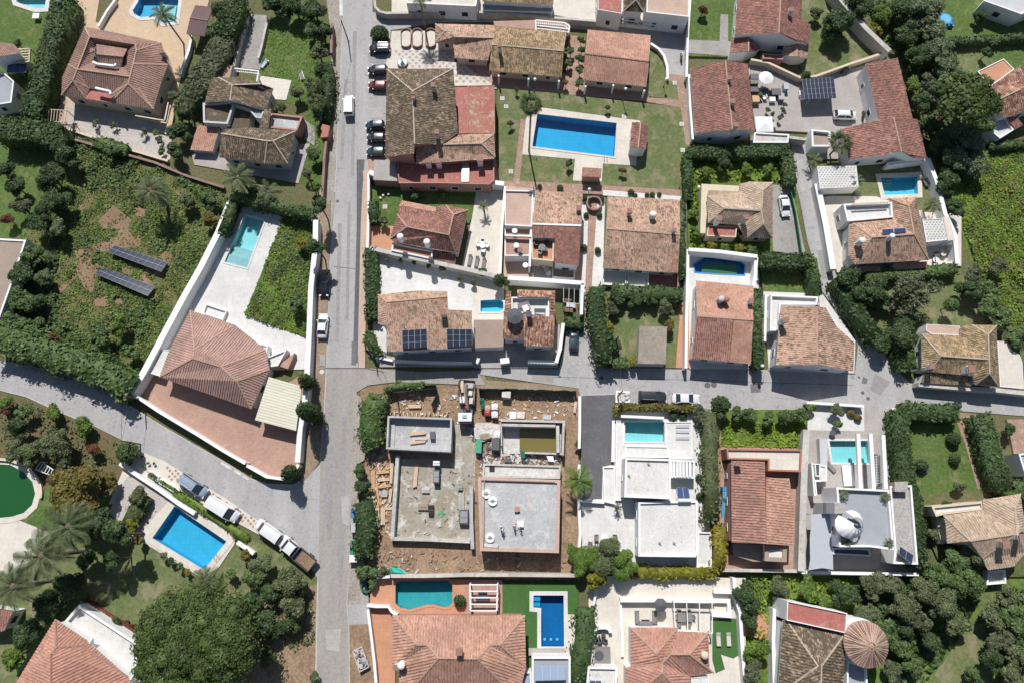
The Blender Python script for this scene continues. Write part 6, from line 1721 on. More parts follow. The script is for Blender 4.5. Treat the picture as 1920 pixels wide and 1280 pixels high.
# ------------------------------------------------------------------ trees and shrubs (x, y, radius in photo pixels, foliage, where)
SG = 'leaf_sage'
D,Mi,O,B,Y,PN,GY,A,RD = 'leaf_dark','leaf_mid','leaf_olive','leaf_bright','leaf_yellow','leaf_pine','leaf_greyish','leaf_amber','leaf_red'
T = tree
for a in [
 (420,22,26,D,'above the concrete path, northmost of the group by the gazebo'),(400,62,18,D,'just south of the mauve gazebo'),(448,12,20,GY,'at the top of the concrete path'),
 (344,215,18,Mi,'between the gravel garden and the dark hedge, upper of two'),(336,246,22,D,'beside the gravel garden, middle of three stacked trees'),(330,285,20,D,'at the south east corner of the gravel garden'),
 (326,180,12,O,'at the end of the brown hedge'),(78,188,16,O,'beside the slatted garden frame'),(32,82,10,D,'on the corner lawn behind the pergola house'),
 (108,272,24,D,'at the head of the dark field edge, northmost'),(128,300,24,D,'second down the dark field edge'),(95,335,30,D,'third down the dark field edge, widest'),
 (108,378,28,D,'fourth down the dark field edge'),(78,408,28,D,'fifth down the dark field edge'),(110,430,22,O,'on the field side below the dark edge'),
 (12,318,18,D,'at the picture border above the corner lawn'),(30,352,20,D,'on the corner lawn, below the border tree'),(38,388,20,GY,'on the corner lawn beside the grey chimney wall'),(14,412,14,RD,'at the corner of the grey decked building'),
 (62,478,22,Mi,'along the white edged building, first going south'),(44,512,26,D,'along the white edged building, second going south'),(84,520,18,O,'in the field beside the white edged building'),
 (34,560,26,Mi,'along the white edged building, third going south'),(66,572,22,D,'in the field behind the third wall side tree'),(22,606,26,Mi,'at the foot of the white edged building'),(66,612,20,Mi,'beside the dead brushwood patch'),
 (352,372,20,O,'below the eastern field bush'),(392,374,20,Mi,'under the palm at the field corner'),(400,415,18,A,'with yellow flowers against the slanting wall'),
 (210,285,16,Mi,'in the upper field under the gravel garden'),
 (190,640,26,Mi,'in the lower field north of the road hedge'),(225,610,22,B,'in the lower field, close to the slanting wall'),(245,660,20,Mi,'at the tip of the lower field by the wall'),
 (516,8,22,D,'at the top of the lush garden'),(552,14,26,D,'in the lush garden, second from the concrete path'),(588,20,24,D,'at the north east corner of the lush garden'),(604,60,18,D,'on the verge side of the lush garden, first going south'),
 (596,96,20,O,'on the verge side of the lush garden, second going south'),(606,130,16,D,'on the verge side of the lush garden, third going south'),(584,60,18,Mi,'inside the lush garden below the dark corner'),
 (556,175,16,O,'south end of the lush garden near the white slab'),(590,172,16,O,'by the verge, east of the white slab'),(524,200,14,O,'beside the weathered house entrance'),(600,215,15,D,'just north of the brick gate pier'),
 (586,290,16,Mi,'south of the brick gate pier'),(574,325,14,O,'in the small garden south of the weathered house'),(590,350,14,B,'at the foot of the small garden by the brown wall'),
 (478,355,14,Mi,'between the two palms under the weathered house'),
 (567,455,16,Y,'with yellow flowers in the green plot beside the pool'),(556,570,20,Mi,'in the south of the green plot beside the pool'),
 (10,752,14,B,'at the edge below the diagonal road'),(46,772,18,Mi,'below the diagonal road, west of the bright shrub'),(10,770,12,RD,'beside the cactus at the picture border'),(98,772,18,B,'first bright one below the diagonal road'),
 (158,800,20,B,'second bright one below the diagonal road'),(36,806,24,D,'above the green pond, uphill side'),(30,842,22,O,'just north of the green pond'),(62,850,28,O,'among the pond trees, beside the bushy pair'),(106,826,34,O,'broadest bushy one north east of the green pond'),
 (176,842,16,RD,'beside the reddish soil bank'),(120,870,20,GY,'behind the white trellis near the pond'),
 (152,925,52,A,'wide spreading one between the pond and the cactus court'),(110,900,26,A,'overhanging the green pond rim'),(205,905,22,A,'at the east side of the spreading amber one'),
 (190,985,40,D,'broad one between the amber tree and the lawn'),(262,930,20,O,'inside the cactus court near the white rim wall'),(250,985,14,Y,'at the west corner of the blue pool'),(262,1012,12,A,'at the south west corner of the blue pool'),
 (165,1045,22,D,'below the broad dark one at the lawn edge'),(128,1100,32,D,'below the three big palms, east side'),(92,1140,34,D,'above the salmon house roof tip'),(50,1185,30,D,'beside the tiny tiled house corner'),(28,1228,28,B,'bottom corner one beside the salmon house'),
 (305,1040,9,GY,'first of the silver cushions along the blue pool'),(322,1050,9,D,'second of the cushions along the blue pool'),(336,1062,9,GY,'third of the silver cushions along the blue pool'),(350,1072,9,A,'last of the cushions along the blue pool'),
 (432,1073,13,Mi,'on the lawn east of the cycad'),(462,1042,12,A,'by the white wall piece near the parked truck'),(492,1058,24,O,'first behind the parked truck'),(475,1085,24,Mi,'second behind the parked truck, on the lawn side'),
 (545,1092,32,O,'large one beside the truck tail'),(552,1130,28,O,'below the large one at the truck tail'),(512,1110,24,D,'in the gap behind the truck trees'),(478,1130,26,D,'at the east shoulder of the giant pine'),
 (500,1175,28,D,'in the shade east of the giant pine'),(540,1170,22,D,'in the shade near the main road'),(470,1215,26,D,'tucked against the giant pine on the lower side'),(500,1232,20,Mi,'above the dark garden frame'),(590,1266,13,Mi,'at the foot of the main road verge'),
 (218,1165,10,D,'in the flower strip above the cream terrace'),(252,1195,10,O,'in the flower strip near the giant pine'),
 (1566,44,32,D,'in the dry garden north of the solar pergola'),(1532,24,14,O,'at the corner of the stepped red gables'),(1512,147,12,D,'clipped against the solar pergola corner'),(1405,18,10,RD,'in the top lawn, upper one'),(1385,40,10,RD,'in the top lawn, lower one'),
 (1318,20,12,RD,'in the top lawn beside the street wall'),
 (1612,8,28,D,'first of the east tree belt beside the slanting wall'),(1650,30,24,B,'second of the east tree belt'),(1638,58,18,Y,'bright gap filler by the slanting wall'),(1690,14,32,D,'at the top of the east tree belt, centre'),(1732,20,32,SG,'pale crowned one at the top of the belt'),
 (1700,62,28,D,'shaded one in the middle of the upper belt'),(1745,58,30,SG,'pale crowned one, second down the belt'),(1757,92,30,SG,'third down the east side of the belt'),(1725,108,26,D,'shaded one beside the long red wing, upper'),(1768,124,26,SG,'fourth down the east side of the belt'),
 (1712,155,18,B,'beside the long red wing, middle'),(1742,158,24,GY,'thin one above the dark pine'),(1728,196,24,D,'beside the long red wing, lower'),(1745,236,24,D,'between the low gabled roof and the dark pine'),
 (1798,240,32,SG,'first bushy one under the dark pine'),(1762,268,26,D,'behind the low red brown gabled house'),(1820,272,30,SG,'second bushy one under the dark pine'),(1790,300,30,SG,'third bushy one under the dark pine'),(1828,312,26,SG,'fourth bushy one, at the meadow edge'),(1778,332,24,D,'at the corner of the white poolside wall'),
 (1790,392,22,D,'against the white poolside wall, in shade'),(1840,236,22,Mi,'beside the white house with the salmon deck'),(1770,358,20,D,'shaded one by the annex'),
 (1838,30,12,D,'on the upper east lawn border'),(1862,80,10,O,'on the hedge line of the east lawns'),(1850,100,12,D,'beside the salmon deck'),
 (1592,522,26,D,'first at the lane bend under the pink hipped villa'),(1606,552,24,D,'second at the lane bend'),(1636,546,28,D,'third at the lane bend, broad and low'),(1655,560,18,D,'fourth at the lane bend, inner side'),
 (1700,590,26,O,'in the round shrub garden, beside the thin crowned one'),(1690,625,34,D,'above the pink terrace of the ochre house'),(1655,645,22,D,'on the lane below the round shrub garden'),(1735,600,14,GY,'at the pink terrace corner'),(1648,575,12,GY,'small one on the dry lawn near the lane'),
 (1826,512,22,GY,'east of the annex, first down the slope'),(1818,545,24,D,'east of the round shrub garden, second down the slope'),(1848,540,22,Mi,'east of the round shrub garden, third down the slope'),(1852,572,24,Mi,'east of the round shrub garden, fourth down the slope'),(1876,600,24,Mi,'east of the round shrub garden, fifth down the slope'),(1905,630,24,Mi,'above the beige deck of the ochre house'),(1870,500,20,O,'on the meadow above the slope trees'),
 (1160,560,14,D,'under the white yards, west end'),(1188,566,15,D,'under the white yards, middle'),(1225,566,14,D,'under the white yards, east of middle'),(1250,580,18,GY,'beside the salmon passage'),(1148,578,14,GY,'purple flowered one at the garden corner'),(1140,612,18,Y,'in the garden west of the beige garage'),(1145,650,20,D,'at the street corner of the hedge garden'),(1254,608,14,A,'at the top corner of the beige garage'),(1186,676,12,Y,'beside the garage on the street'),
 (1358,308,16,D,'dark one in the bright hedged garden'),(1322,322,14,B,'in the bright hedged garden, west part'),(1400,316,14,B,'in the bright hedged garden, middle part'),(1440,318,14,B,'in the bright hedged garden, east part'),(1302,400,12,B,'on the west strip of the bright garden, upper'),(1304,436,13,B,'on the west strip of the bright garden, lower'),(1335,460,12,Y,'below the hipped house, first of four'),(1362,465,12,B,'below the hipped house, second of four'),(1388,464,12,Y,'below the hipped house, third of four'),(1410,470,13,Mi,'below the hipped house, fourth of four'),
 (1090,76,8,D,'on the small brick garden path, first'),(1091,94,9,D,'on the small brick garden path, second'),(1086,110,9,D,'on the small brick garden path, third'),(1087,132,9,Mi,'on the small brick garden path, fourth'),(1070,95,10,O,'beside the ochre row house, upper'),(1064,118,10,O,'beside the ochre row house, lower'),(1085,155,10,Mi,'at the end of the brick garden path'),(1060,155,8,A,'at the corner of the ochre row house porch'),
 (1139,202,7,D,'beside the communal pool, north side'),(957,232,7,D,'on the west strip of the communal lawn'),(1066,306,9,D,'on the lawn under the communal pool'),(968,168,6,D,'on the lawn corner by the lamp'),(1168,320,8,RD,'faded one on the communal lawn'),
 (718,412,12,O,'on the square lawn by the salmon terrace'),(940,530,17,D,'over the wall at the small blue pool'),(862,520,8,GY,'pale one against the climbing plant wall'),(886,528,9,GY,'second pale one against the climbing plant wall'),(905,512,12,Mi,'on the climbing plant wall, east part'),(828,503,9,O,'on the climbing plant wall, middle'),
 (676,884,17,D,'on the road side of the timber stacks, first'),(682,912,16,D,'on the road side of the timber stacks, second'),(686,1072,20,Mi,'at the verge corner above the teal pool'),(718,1070,14,O,'between the verge corner and the teal tarpaulin'),(700,1092,12,Mi,'overhanging the teal pool terrace'),(1082,832,8,Mi,'against the dark driveway wall'),(1072,1030,14,B,'in the soil strip beside the unfinished slab'),
 (1312,772,18,GY,'first of the street row east of the white car'),(1348,765,24,D,'second of the street row east of the white car'),(1382,776,16,Mi,'third of the street row east of the white car'),(1408,778,17,Mi,'fourth of the street row'),(1440,786,16,Mi,'fifth of the street row'),(1468,782,18,Mi,'sixth of the street row'),(1498,778,20,Mi,'seventh of the street row, against the court'),(1522,764,12,B,'small one over the corner of the grey villa court'),(1326,800,14,D,'behind the second street row tree'),
 (1568,768,15,O,'in the white court of the grey villa'),(1570,794,10,B,'below the olive one in the white court'),(1892,806,14,D,'beside the small east brick yard'),(1800,912,14,GY,'in front of the tan hipped house deck'),(1775,948,12,D,'against the terrace of the tan hipped house'),(1752,1000,14,O,'down the west side of the tan hipped house'),
 (1398,1118,28,D,'east of the cream terraces, tallest'),(1402,1160,20,D,'east of the cream terraces, second'),(1418,1220,26,B,'below the salmon patch, upper'),(1410,1256,24,GY,'below the salmon patch, lower'),(1458,1102,22,O,'under the foot wall of the red ribbed house'),(1515,1102,26,B,'under the foot wall of the grey villa, west'),(1545,1125,18,B,'between the bright wood edge and the dark round one'),
 (1582,1114,27,D,'dense round one under the grey villa'),(1636,1100,28,GY,'first of the south east wood'),(1668,1096,24,GY,'second of the south east wood'),(1625,1150,24,GY,'beside the red terrace in the wood'),(1690,1140,30,O,'third of the south east wood'),(1726,1108,30,O,'fourth of the south east wood'),(1718,1160,28,GY,'fifth of the south east wood, brownish'),(1762,1132,32,O,'sixth of the south east wood'),(1752,1082,30,Mi,'under the clipped hedge end'),(1788,1056,28,Mi,'west of the tan hipped house'),(1822,1040,28,O,'against the tan hipped house wall'),(1808,1092,32,Mi,'largest at the head of the wood path'),(1790,1168,26,O,'on the west bank of the wood path'),(1660,1178,24,Mi,'behind the round tower, upper'),(1688,1214,24,Mi,'behind the round tower, middle'),(1712,1248,22,Mi,'behind the round tower, lower'),(1742,1196,22,D,'inner one of the wood near the path'),(1674,1262,22,GY,'south of the round tower'),(1694,1180,22,D,'dark gap in the wood'),
 (1856,1158,28,O,'east bank of the wood path, first'),(1890,1120,26,O,'east bank of the wood path, upper edge'),(1905,1162,28,Mi,'east bank of the wood path, border one'),(1872,1200,28,GY,'east bank of the wood path, second'),(1908,1226,28,O,'east bank of the wood path, third'),(1856,1240,26,D,'east bank of the wood path, fourth'),(1892,1268,28,O,'bottom corner one of the east bank'),(1822,1262,15,Mi,'small one on the wood path foot'),(1832,1275,12,D,'lowest one at the wood path'),
]: T(a[0],a[1],a[2],a[3],a[4])
T(600,388,20,D,'on the verge at the north wall end, its shadow on the road',h=7.2,zc=5.4)
T(594,466,19,D,'on the verge above the shaded black car',h=7.2,zc=5.4)
T(222,1002,28,D,'tall one casting its shadow over the lawn',h=9,zc=7)
T(212,1048,20,D,'narrow one at the lawn edge below the tall one',h=7,zc=5)
T(240,847,22,Mi,'dense and round beside the diagonal road',kind='ball',h=3.6)
T(1783,572,15,Mi,'standing alone on the dry lawn, casting a round shadow',kind='ball',h=4.2,zc=3.0)
T(1580,0,1,D,'x') if False else None
T(375,1204,112,PN,'',kind='pine',h=12.5,zc=8.5,label='giant umbrella pine with a domed crown beside the white terrace')
T(1798,192,58,PN,'',kind='pine',h=11,zc=8,label='large dark umbrella pine beside the white house with the salmon deck')
T(1715,545,42,GY,'in the middle of the round shrub garden',kind='bare',h=6.5,zc=4.5)
T(1690,575,26,GY,'just below the larger bare one in the round shrub garden',kind='bare',h=5,zc=3.5)
T(100,640,18,RD,'of dead brushwood in the lower field',kind='bare',h=1.8,zc=1.0,name='brushwood')
T(574,715,19,D,'northmost of three along the white verge wall',kind='cypress',h=7)
T(580,775,29,D,'biggest of three along the white verge wall',kind='cypress',h=8.5)
T(545,886,20,D,'at the curved forecourt corner by the junction',kind='cypress',h=6.5)
T(1098,1052,32,B,'west part, over the white villa foot wall',kind='bamboo',h=4.5)
T(1135,1042,34,O,'middle part, over the lounge chairs',kind='bamboo',h=4.8)
T(1168,1056,30,B,'east part, beside the flowering hedge',kind='bamboo',h=4.5)
T(1120,1080,26,Y,'lowest part, over the garden steps',kind='bamboo',h=4.2)
for x,y,r,where,lf in [(1183,361,7,'in the paved strip above the wide pinkish house, biggest',D),(1191,367,5,'beside the biggest one in the paved strip',D),(1213,366,5,'in the paved strip, west of the pair',D),(1223,366,6,'in the paved strip, middle of the pair',D),(1236,365,5,'in the paved strip, east end',D),
 (1050,353,7,'in the paved strip above the two tone townhouse',D),(1012,350,5,'at the west end of the paved strip',D),(1095,465,7,'west side of the brick path, lower',D),(1121,470,7,'east side of the brick path, lower',D),(1099,404,6,'west side of the brick path by the ring',D),(1124,404,6,'east side of the brick path by the ring',D),
 (1262,780,9,'west of two in the white villa front bed',D),(1280,780,8,'east of two in the white villa front bed',D),(1311,895,8,'in the side passage of the white villa, upper',D),(1312,930,8,'in the side passage of the white villa, lower',D),
 (1595,774,8,'golden one in the white court, upper',A),(1608,783,8,'golden one in the white court, lower',A),(1788,822,14,'largest on the ring planted lawn',D),(1790,860,11,'spiky one on the ring planted lawn',D),(1727,872,13,'dark purple one on the ring planted lawn',D),
 (778,367,10,'on the square lawn, ringed by a pot',Mi),(830,366,8,'on the square lawn, smaller ringed one',Mi),(862,1125,13,'beside the teal pool corner',D),(1095,372,7,'at the north gate of the brick path, west',D),(1128,374,7,'at the north gate of the brick path, east',D),(1512,1017,6,'x',D)]:
 if where != 'x': T(x,y,r,lf,where,kind='ball')
T(712,66,18,D,'hugging the first parking bay',kind='ball',h=2.4)
# palms
palm(305,27,24,8.0,'leaning palm over the curved blue pool')
palm(787,-4,20,8.0,'tall thin palm above the oval planters',n=18)
palm(996,196,24,14.6,'very tall palm west of the communal pool','fan',n=26)
palm(283,357,30,6.0,'stout palm standing in the rough field',n=32,tr=.3,m='leaf_olive')
palm(447,333,30,5.0,'spreading palm where the field meets the pool terrace',n=26,tr=.25)
palm(503,360,22,3.2,'low palm under the weathered house',n=20)
palm(345,198,20,4.0,'bright fan palm beside the cream villa wall','fan',n=20)
palm(132,985,46,10.0,'northmost of three big palms beside the lawn',n=30,tr=.35)
palm(82,1040,46,9.5,'silvery middle one of three big palms',n=30,tr=.35,m='leaf_olive')
palm(28,1098,42,9.0,'southmost of three big palms, with browning fronds',n=30,tr=.35)
palm(386,1086,27,2.4,'low cycad palm at the foot of the blue pool',n=22)
palm(1085,900,30,4.5,'ragged banana like palm over the dark driveway wall',n=16,m='leaf_bright')
palm(1576,268,26,4.5,'fan palm over the low white roofed shed','fan',n=22)
palm(1527,300,18,2.2,'spiky rosette palm in the shed garden',n=14,m='leaf_olive')
palm(594,190,20,4.0,'first fan palm along the verge garden','fan',n=18)
palm(588,160,18,4.0,'second fan palm along the verge garden','fan',n=18)
palm(907,386,12,2.6,'small potted palm on the dry white patio',n=14)
palm(1606,338,16,2.5,'low palm beside the block roofed carport',n=14)
palm(1748,385,18,3.0,'palm in the narrow bed east of the pink hipped villa',n=16)
palm(1158,950,10,2.0,'dry potted palm in front of the white villa',n=12,m='leaf_olive')
palm(155,12,8,2.0,'tiny palm by the white railing wall of the drive',n=10) if False else None
for x,y,w_ in ((1581,926,'north west'),(1659,930,'north east'),(1586,1013,'south west'),(1664,1017,'south east')):
 p = P(x,y,5.6); t = thing('potted_palm','potted yellow green palm at the %s corner of the grey roof terrace' % w_,'potted plant',(p.x,p.y,5.2),'potted palms on the grey roof terrace')
 mb = MB(); mb.cyl((0,0,0),.3,.4,.6,'stucco_white',12); mb.build('pot',None).parent = t
 for i in range(12):
  o = bpy.data.objects.new('frond',frond_mesh('feather','leaf_olive')); COL.objects.link(o); o.parent = t; o.location = (0,0,.7); o.scale = (.85,) * 3
  o.rotation_euler = (0,rng.uniform(-.5,.2),i * .52)
# ------------------------------------------------------------------ ground vegetation
slab = PX([(483,141),(550,150),(540,192),(500,190)])
field = [(110,262),(190,262),(290,302),(400,345),(430,378),(409,430),(250,725),(190,700),(60,665),(-20,640),(-20,560),(40,445),(70,400)]
bare = [PX(p) for p in ([(185,415),(212,385),(248,412),(240,430),(262,462),(175,475),(172,495),(190,492),(180,520),(175,550),(160,542),(147,517),(120,545),(93,568),(90,560),(140,515),(150,482),(175,460),(220,445),(225,430),(195,430)],
      [(290,480),(312,490),(306,520),(270,512),(282,525),(300,560),(285,560),(262,520)],[(176,560),(200,555),(205,575),(180,575)],[(255,385),(275,392),(270,410),(252,404)],[(215,560),(228,556),(232,570),(218,572)],[(305,470),(325,478),(320,492),(302,486)],[(140,470),(158,466),(160,482),(144,484)],[(228,500),(250,508),(246,518),(230,512)])]
for b in bare:
 if area(b) < 0: b = b[::-1]
 setting(mesh_obj('bare_ground',[Vector((p.x,p.y,.075)) for p in b],tess(b),'bare_earth'))
hole = lambda x,y: (any(inside((x,y),b) for b in bare) and rng.random() < .84 + .16 * math.sin(x * 1.7) * math.sin(y * 2.1))
cover('undergrowth',[field],'leaf_straw',10,.2,.2,hole,.30)
cover('undergrowth',[field],'leaf_meadow',11,.19,.3,hole,.55)
cover('undergrowth',[field],'leaf_mid',8,.27,.55,hole,.8)
cover('undergrowth',[[(60,620),(190,600),(300,560),(250,725),(190,700),(60,665)],[(110,262),(190,262),(290,302),(400,345),(380,380),(260,340),(140,380)]],'leaf_mid',10,.32,.9,hole,.8)
cover('undergrowth',[[(534,404),(588,426),(581,520),(573,632),(517,612),(461,592)]],'leaf_meadow',26,.17,.3,None,.3,.35)
cover('undergrowth',[[(534,404),(588,426),(581,520),(573,632),(517,612),(461,592)]],'leaf_mid',9,.28,.5,None,.6,.35)
cover('undergrowth',[[(534,404),(588,426),(581,520),(573,632),(517,612),(461,592)]],'leaf_straw',5,.3,.4,None,.8,.35)
mead = [(1795,330),(1850,300),(1940,275),(1940,640),(1880,600),(1830,500),(1805,430)]
cover('undergrowth',[mead],'leaf_meadow',30,.2,.6,None,.3)
cover('undergrowth',[mead],'leaf_yellow',2,.28,.9,None,.9)
cover('undergrowth',[mead],'leaf_straw',4,.3,.8,None,.6)
cover('undergrowth',[mead],'leaf_mid',7,.28,.5,None,.7)
cover('undergrowth',[[(1352,792),(1508,790),(1508,838),(1352,838)],[(1400,1080),(1600,1085),(1560,1160),(1460,1130),(1440,1200),(1400,1280)],[(1640,20),(1680,50),(1650,90),(1630,60)],[(1700,160),(1730,200),(1720,230),(1700,170)]],'leaf_meadow',12,.28,.4,None,.35,.35)
cover('undergrowth',[[(1292,300),(1470,298),(1478,340),(1440,345),(1400,338),(1320,340),(1318,455),(1440,460),(1440,475),(1292,470)]],'leaf_meadow',12,.34,.6,None,.4,.35)
cover('undergrowth',[[(1600,0),(1700,0),(1790,100),(1850,250),(1800,330),(1740,280),(1720,180),(1680,100)],[(1600,1085),(1850,1085),(1790,1200),(1720,1290),(1660,1290),(1670,1160),(1600,1140)],[(1880,1100),(1940,1100),(1940,1290),(1850,1290)]],'leaf_dark',7,.45,.7,None,.6,.1)
cover('undergrowth',[[(-10,742),(60,755),(160,798),(230,835),(225,880),(150,860),(60,800),(-10,790)],[(-10,790),(100,830),(200,880),(180,930),(60,880),(-10,860)],[(450,1130),(590,1100),(590,1200),(520,1240),(470,1200)]],'leaf_olive',11,.24,.4,None,.6,.2)
cover('undergrowth',[[(492,70),(510,40),(600,60),(610,180),(595,330),(578,340),(580,230),(560,170),(495,150)]],'leaf_meadow',16,.13,.1,lambda x,y: inside((x,y),slab),.4,.22)
cover('undergrowth',[[(-10,560),(60,470),(110,440),(110,600),(60,640),(-10,620)]],'leaf_dark',9,.45,.9,None,.4,.1)
# ------------------------------------------------------------------ vehicles
CARS = {}
def car_parts(kind,paint):
 """meshes of a vehicle, nose towards +X, unit length and width; list of (name, mesh, sub-part list)"""
 key = (kind,paint)
 if key in CARS: return CARS[key]
 spec = dict(hatch=(4.1,1.75,1.48),sedan=(4.6,1.80,1.44),suv=(4.6,1.85,1.66),van=(4.6,1.85,1.90),pickup=(5.9,2.0,1.95),mpv=(4.7,1.82,1.66))[kind]
 L,Wd,H = spec; hw = Wd / 2; out = []
 belt = {'hatch': .92,'sedan': .90,'suv': 1.02,'van': 1.05,'pickup': 1.15,'mpv': 1.0}[kind]
 # stations of the lower body: x, half width, bottom, top
 if kind == 'van': ST_ = [(-.5,.86,.45,belt - .1),(-.48,.96,.28,belt),(-.2,1,.25,belt),(.2,1,.25,belt),(.33,.98,.25,belt - .06),(.45,.90,.27,belt - .28),(.5,.72,.36,.62)]
 elif kind == 'pickup': ST_ = [(.02,.96,.3,belt),(.2,.98,.3,belt),(.33,.98,.3,belt - .04),(.46,.92,.32,belt - .22),(.5,.78,.4,.75)]
 else: ST_ = [(-.5,.78,.42,belt - .22),(-.475,.92,.28,belt - .06),(-.3,.99,.22,belt),(0,1,.2,belt),(.2,.99,.22,belt - .02),(.36,.96,.24,belt - .12),(.46,.86,.27,belt - .24),(.5,.66,.36,.55)]
 vs = []; fs = []
 for x,w_,b,t in ST_:
  x *= L; w_ *= hw
  vs += [Vector((x,s * w_ * k,z)) for s,k,z in ((-1,.86,b),(-1,1,b + (t - b) * .3),(-1,.985,b + (t - b) * .75),(-1,.88,t),(-1,.4,t + .035),(1,.4,t + .035),(1,.88,t),(1,.985,b + (t - b) * .75),(1,1,b + (t - b) * .3),(1,.86,b))]
 n = len(ST_)
 for i in range(n - 1):
  for j in range(10): a = i * 10 + j; b = i * 10 + (j + 1) % 10; fs.append((a,a + 10,b + 10,b))
 fs += [tuple(range(10)),tuple(range(n * 10 - 1,n * 10 - 11,-1))]
 def me(name,vs,fs,mats,smooth=False,mi=None):
  m_ = bpy.data.meshes.new(name); m_.from_pydata([tuple(v) for v in vs],[],fs)
  for k in ([mats] if isinstance(mats,str) else mats): m_.materials.append(MATS[k])
  if mi: m_.polygons.foreach_set('material_index',mi)
  if smooth: m_.polygons.foreach_set('use_smooth',[True] * len(m_.polygons))
  return m_
 out.append(('body',me('body',vs,fs,paint,True),[]))
 # greenhouse: rear base, rear top, front top, front base (fractions of L)
 g = {'hatch': (-.455,-.36,.06,.27),'sedan': (-.38,-.22,.06,.26),'suv': (-.47,-.41,.08,.27),'van': (-.485,-.46,.18,.34),'pickup': (.03,.07,.27,.37),'mpv': (-.47,-.40,.12,.32)}[kind]
 xb,xt,ft,fb = (v * L for v in g); wb = hw * .88; wt = hw * (.74 if kind != 'van' else .82); zb = belt - .03; zt = H - .05
 B = [Vector((xb,-wb,zb)),Vector((xb,wb,zb)),Vector((fb,wb,zb)),Vector((fb,-wb,zb))]
 Tt = [Vector((xt,-wt,zt)),Vector((xt,wt,zt)),Vector((ft,wt,zt)),Vector((ft,-wt,zt))]
 gl = 'glass_dark'
 out.append(('rear_window',me('rear_window',[B[0],B[1],Tt[1],Tt[0]],[(0,3,2,1)],gl),[]))
 out.append(('windscreen',me('windscreen',[B[3],B[2],Tt[2],Tt[3]],[(0,1,2,3)],gl),[]))
 for s,(a,b,c,d) in ((-1,(B[0],B[3],Tt[3],Tt[0])),(1,(B[1],B[2],Tt[2],Tt[1]))):
  out.append(('side_window',me('side_window',[a,b,c,d],[(0,1,2,3)],paint if kind == 'van' and s else gl),[]))
 # roof panel, gently crowned
 rv = []; rf = []
 for i in range(5):
  for j in range(5):
   u = i / 4; v = j / 4; x = xt + (ft - xt) * u; y = -wt * 1.02 + 2.04 * wt * v
   rv.append(Vector((x + (.04 if i == 4 else -.04 if i == 0 else 0),y,zt + .06 * (1 - (2 * v - 1) ** 2) ** .5 + .02 * math.sin(u * 3.14) - (.015 if i in (0,4) or j in (0,4) else 0))))
 for i in range(4):
  for j in range(4): a = i * 5 + j; rf.append((a,a + 5,a + 6,a + 1))
 out.append(('roof_panel',me('roof_panel',rv,rf,paint,True),[]))
 for a,b in ((B[0],Tt[0]),(B[1],Tt[1]),(B[2],Tt[2]),(B[3],Tt[3])):
  mb = MB(); mb.bar(a,b,.09,.09,paint); out.append(('pillar',me('pillar',mb.v,mb.f,paint),[]))
 if kind in ('sedan','suv','hatch','mpv'):
  for s in (-1,1):
   mid = (xb + fb) / 2; mb = MB(); mb.bar(Vector((mid,s * wb * 1.005,zb)),Vector((mid,s * wt * 1.005,zt)),.08,.04,paint); out.append(('pillar',me('pillar',mb.v,mb.f,paint),[]))
 if kind in ('suv','mpv'):
  for s in (-1,1):
   mb = MB(); mb.bar(Vector((xt + .1,s * wt * .93,zt + .1)),Vector((ft - .15,s * wt * .93,zt + .1)),.05,.05,'metal_grey'); out.append(('roof_rail',me('roof_rail',mb.v,mb.f,'metal_grey'),[]))
 for s in (-1,1):
  mb = MB(); mb.box((fb - .25,s * (hw + .1),belt + .05),(.14,.2,.13),paint); out.append(('mirror',me('mirror',mb.v,mb.f,paint),[]))
  mb = MB(); mb.box((L * .465,s * hw * .66,.66 if kind != 'pickup' else .8),(.22,.34,.16),'headlamp',s * -.35); out.append(('headlight',me('headlight',mb.v,mb.f,'headlamp'),[]))
  if kind != 'pickup':
   mb = MB(); mb.box((-L * .485,s * hw * .78,.8),(.1,.2,.26),'tail_red'); out.append(('tail_light',me('tail_light',mb.v,mb.f,'tail_red'),[]))
 for xw in ((-.31,.31) if kind != 'pickup' else (-.30,.33)):
  for s in (-1,1):
   mb = MB(); r_ = .33
   pts = []
   for i in range(16):
    t = 2 * math.pi * i / 16; pts.append((math.cos(t) * r_,math.sin(t) * r_))
   y0,y1 = s * (hw - .22),s * (hw + .005)
   vs = [Vector((xw * L + a,y0,r_ + b)) for a,b in pts] + [Vector((xw * L + a,y1,r_ + b)) for a,b in pts]
   fs = [(i,(i + 1) % 16,16 + (i + 1) % 16,16 + i) for i in range(16)] + [tuple(range(16)),tuple(range(31,15,-1))]
   vr = [Vector((xw * L + a * .6,s * (hw + .012),r_ + b * .6)) for a,b in pts] + [Vector((xw * L,s * (hw + .02),r_))]
   fr = [(i,(i + 1) % 16,16) for i in range(16)]
   out.append(('wheel',me('wheel',vs,fs,'rubber'),[('rim',me('rim',vr,fr,'rim_metal'))]))
 if kind == 'pickup':
  mb = MB(); x0,x1 = -.5 * L,-.005 * L
  mb.box(((x0 + x1) / 2,0,.95),(x1 - x0,Wd,.12),'metal_dark'); out.append(('bed_floor',me('bed_floor',mb.v,mb.f,'metal_dark'),[]))
  for c,d in ((((x0 + x1) / 2,hw - .03,1.22),(x1 - x0,.06,.45)),(((x0 + x1) / 2,-hw + .03,1.22),(x1 - x0,.06,.45)),((x0 + .03,0,1.22),(.06,Wd - .13,.45)),((x1 - .03,0,1.3),(.06,Wd - .13,.6))):
   mb = MB(); mb.box(c,d,'metal_dark'); out.append(('side_board',me('side_board',mb.v,mb.f,'metal_dark'),[]))
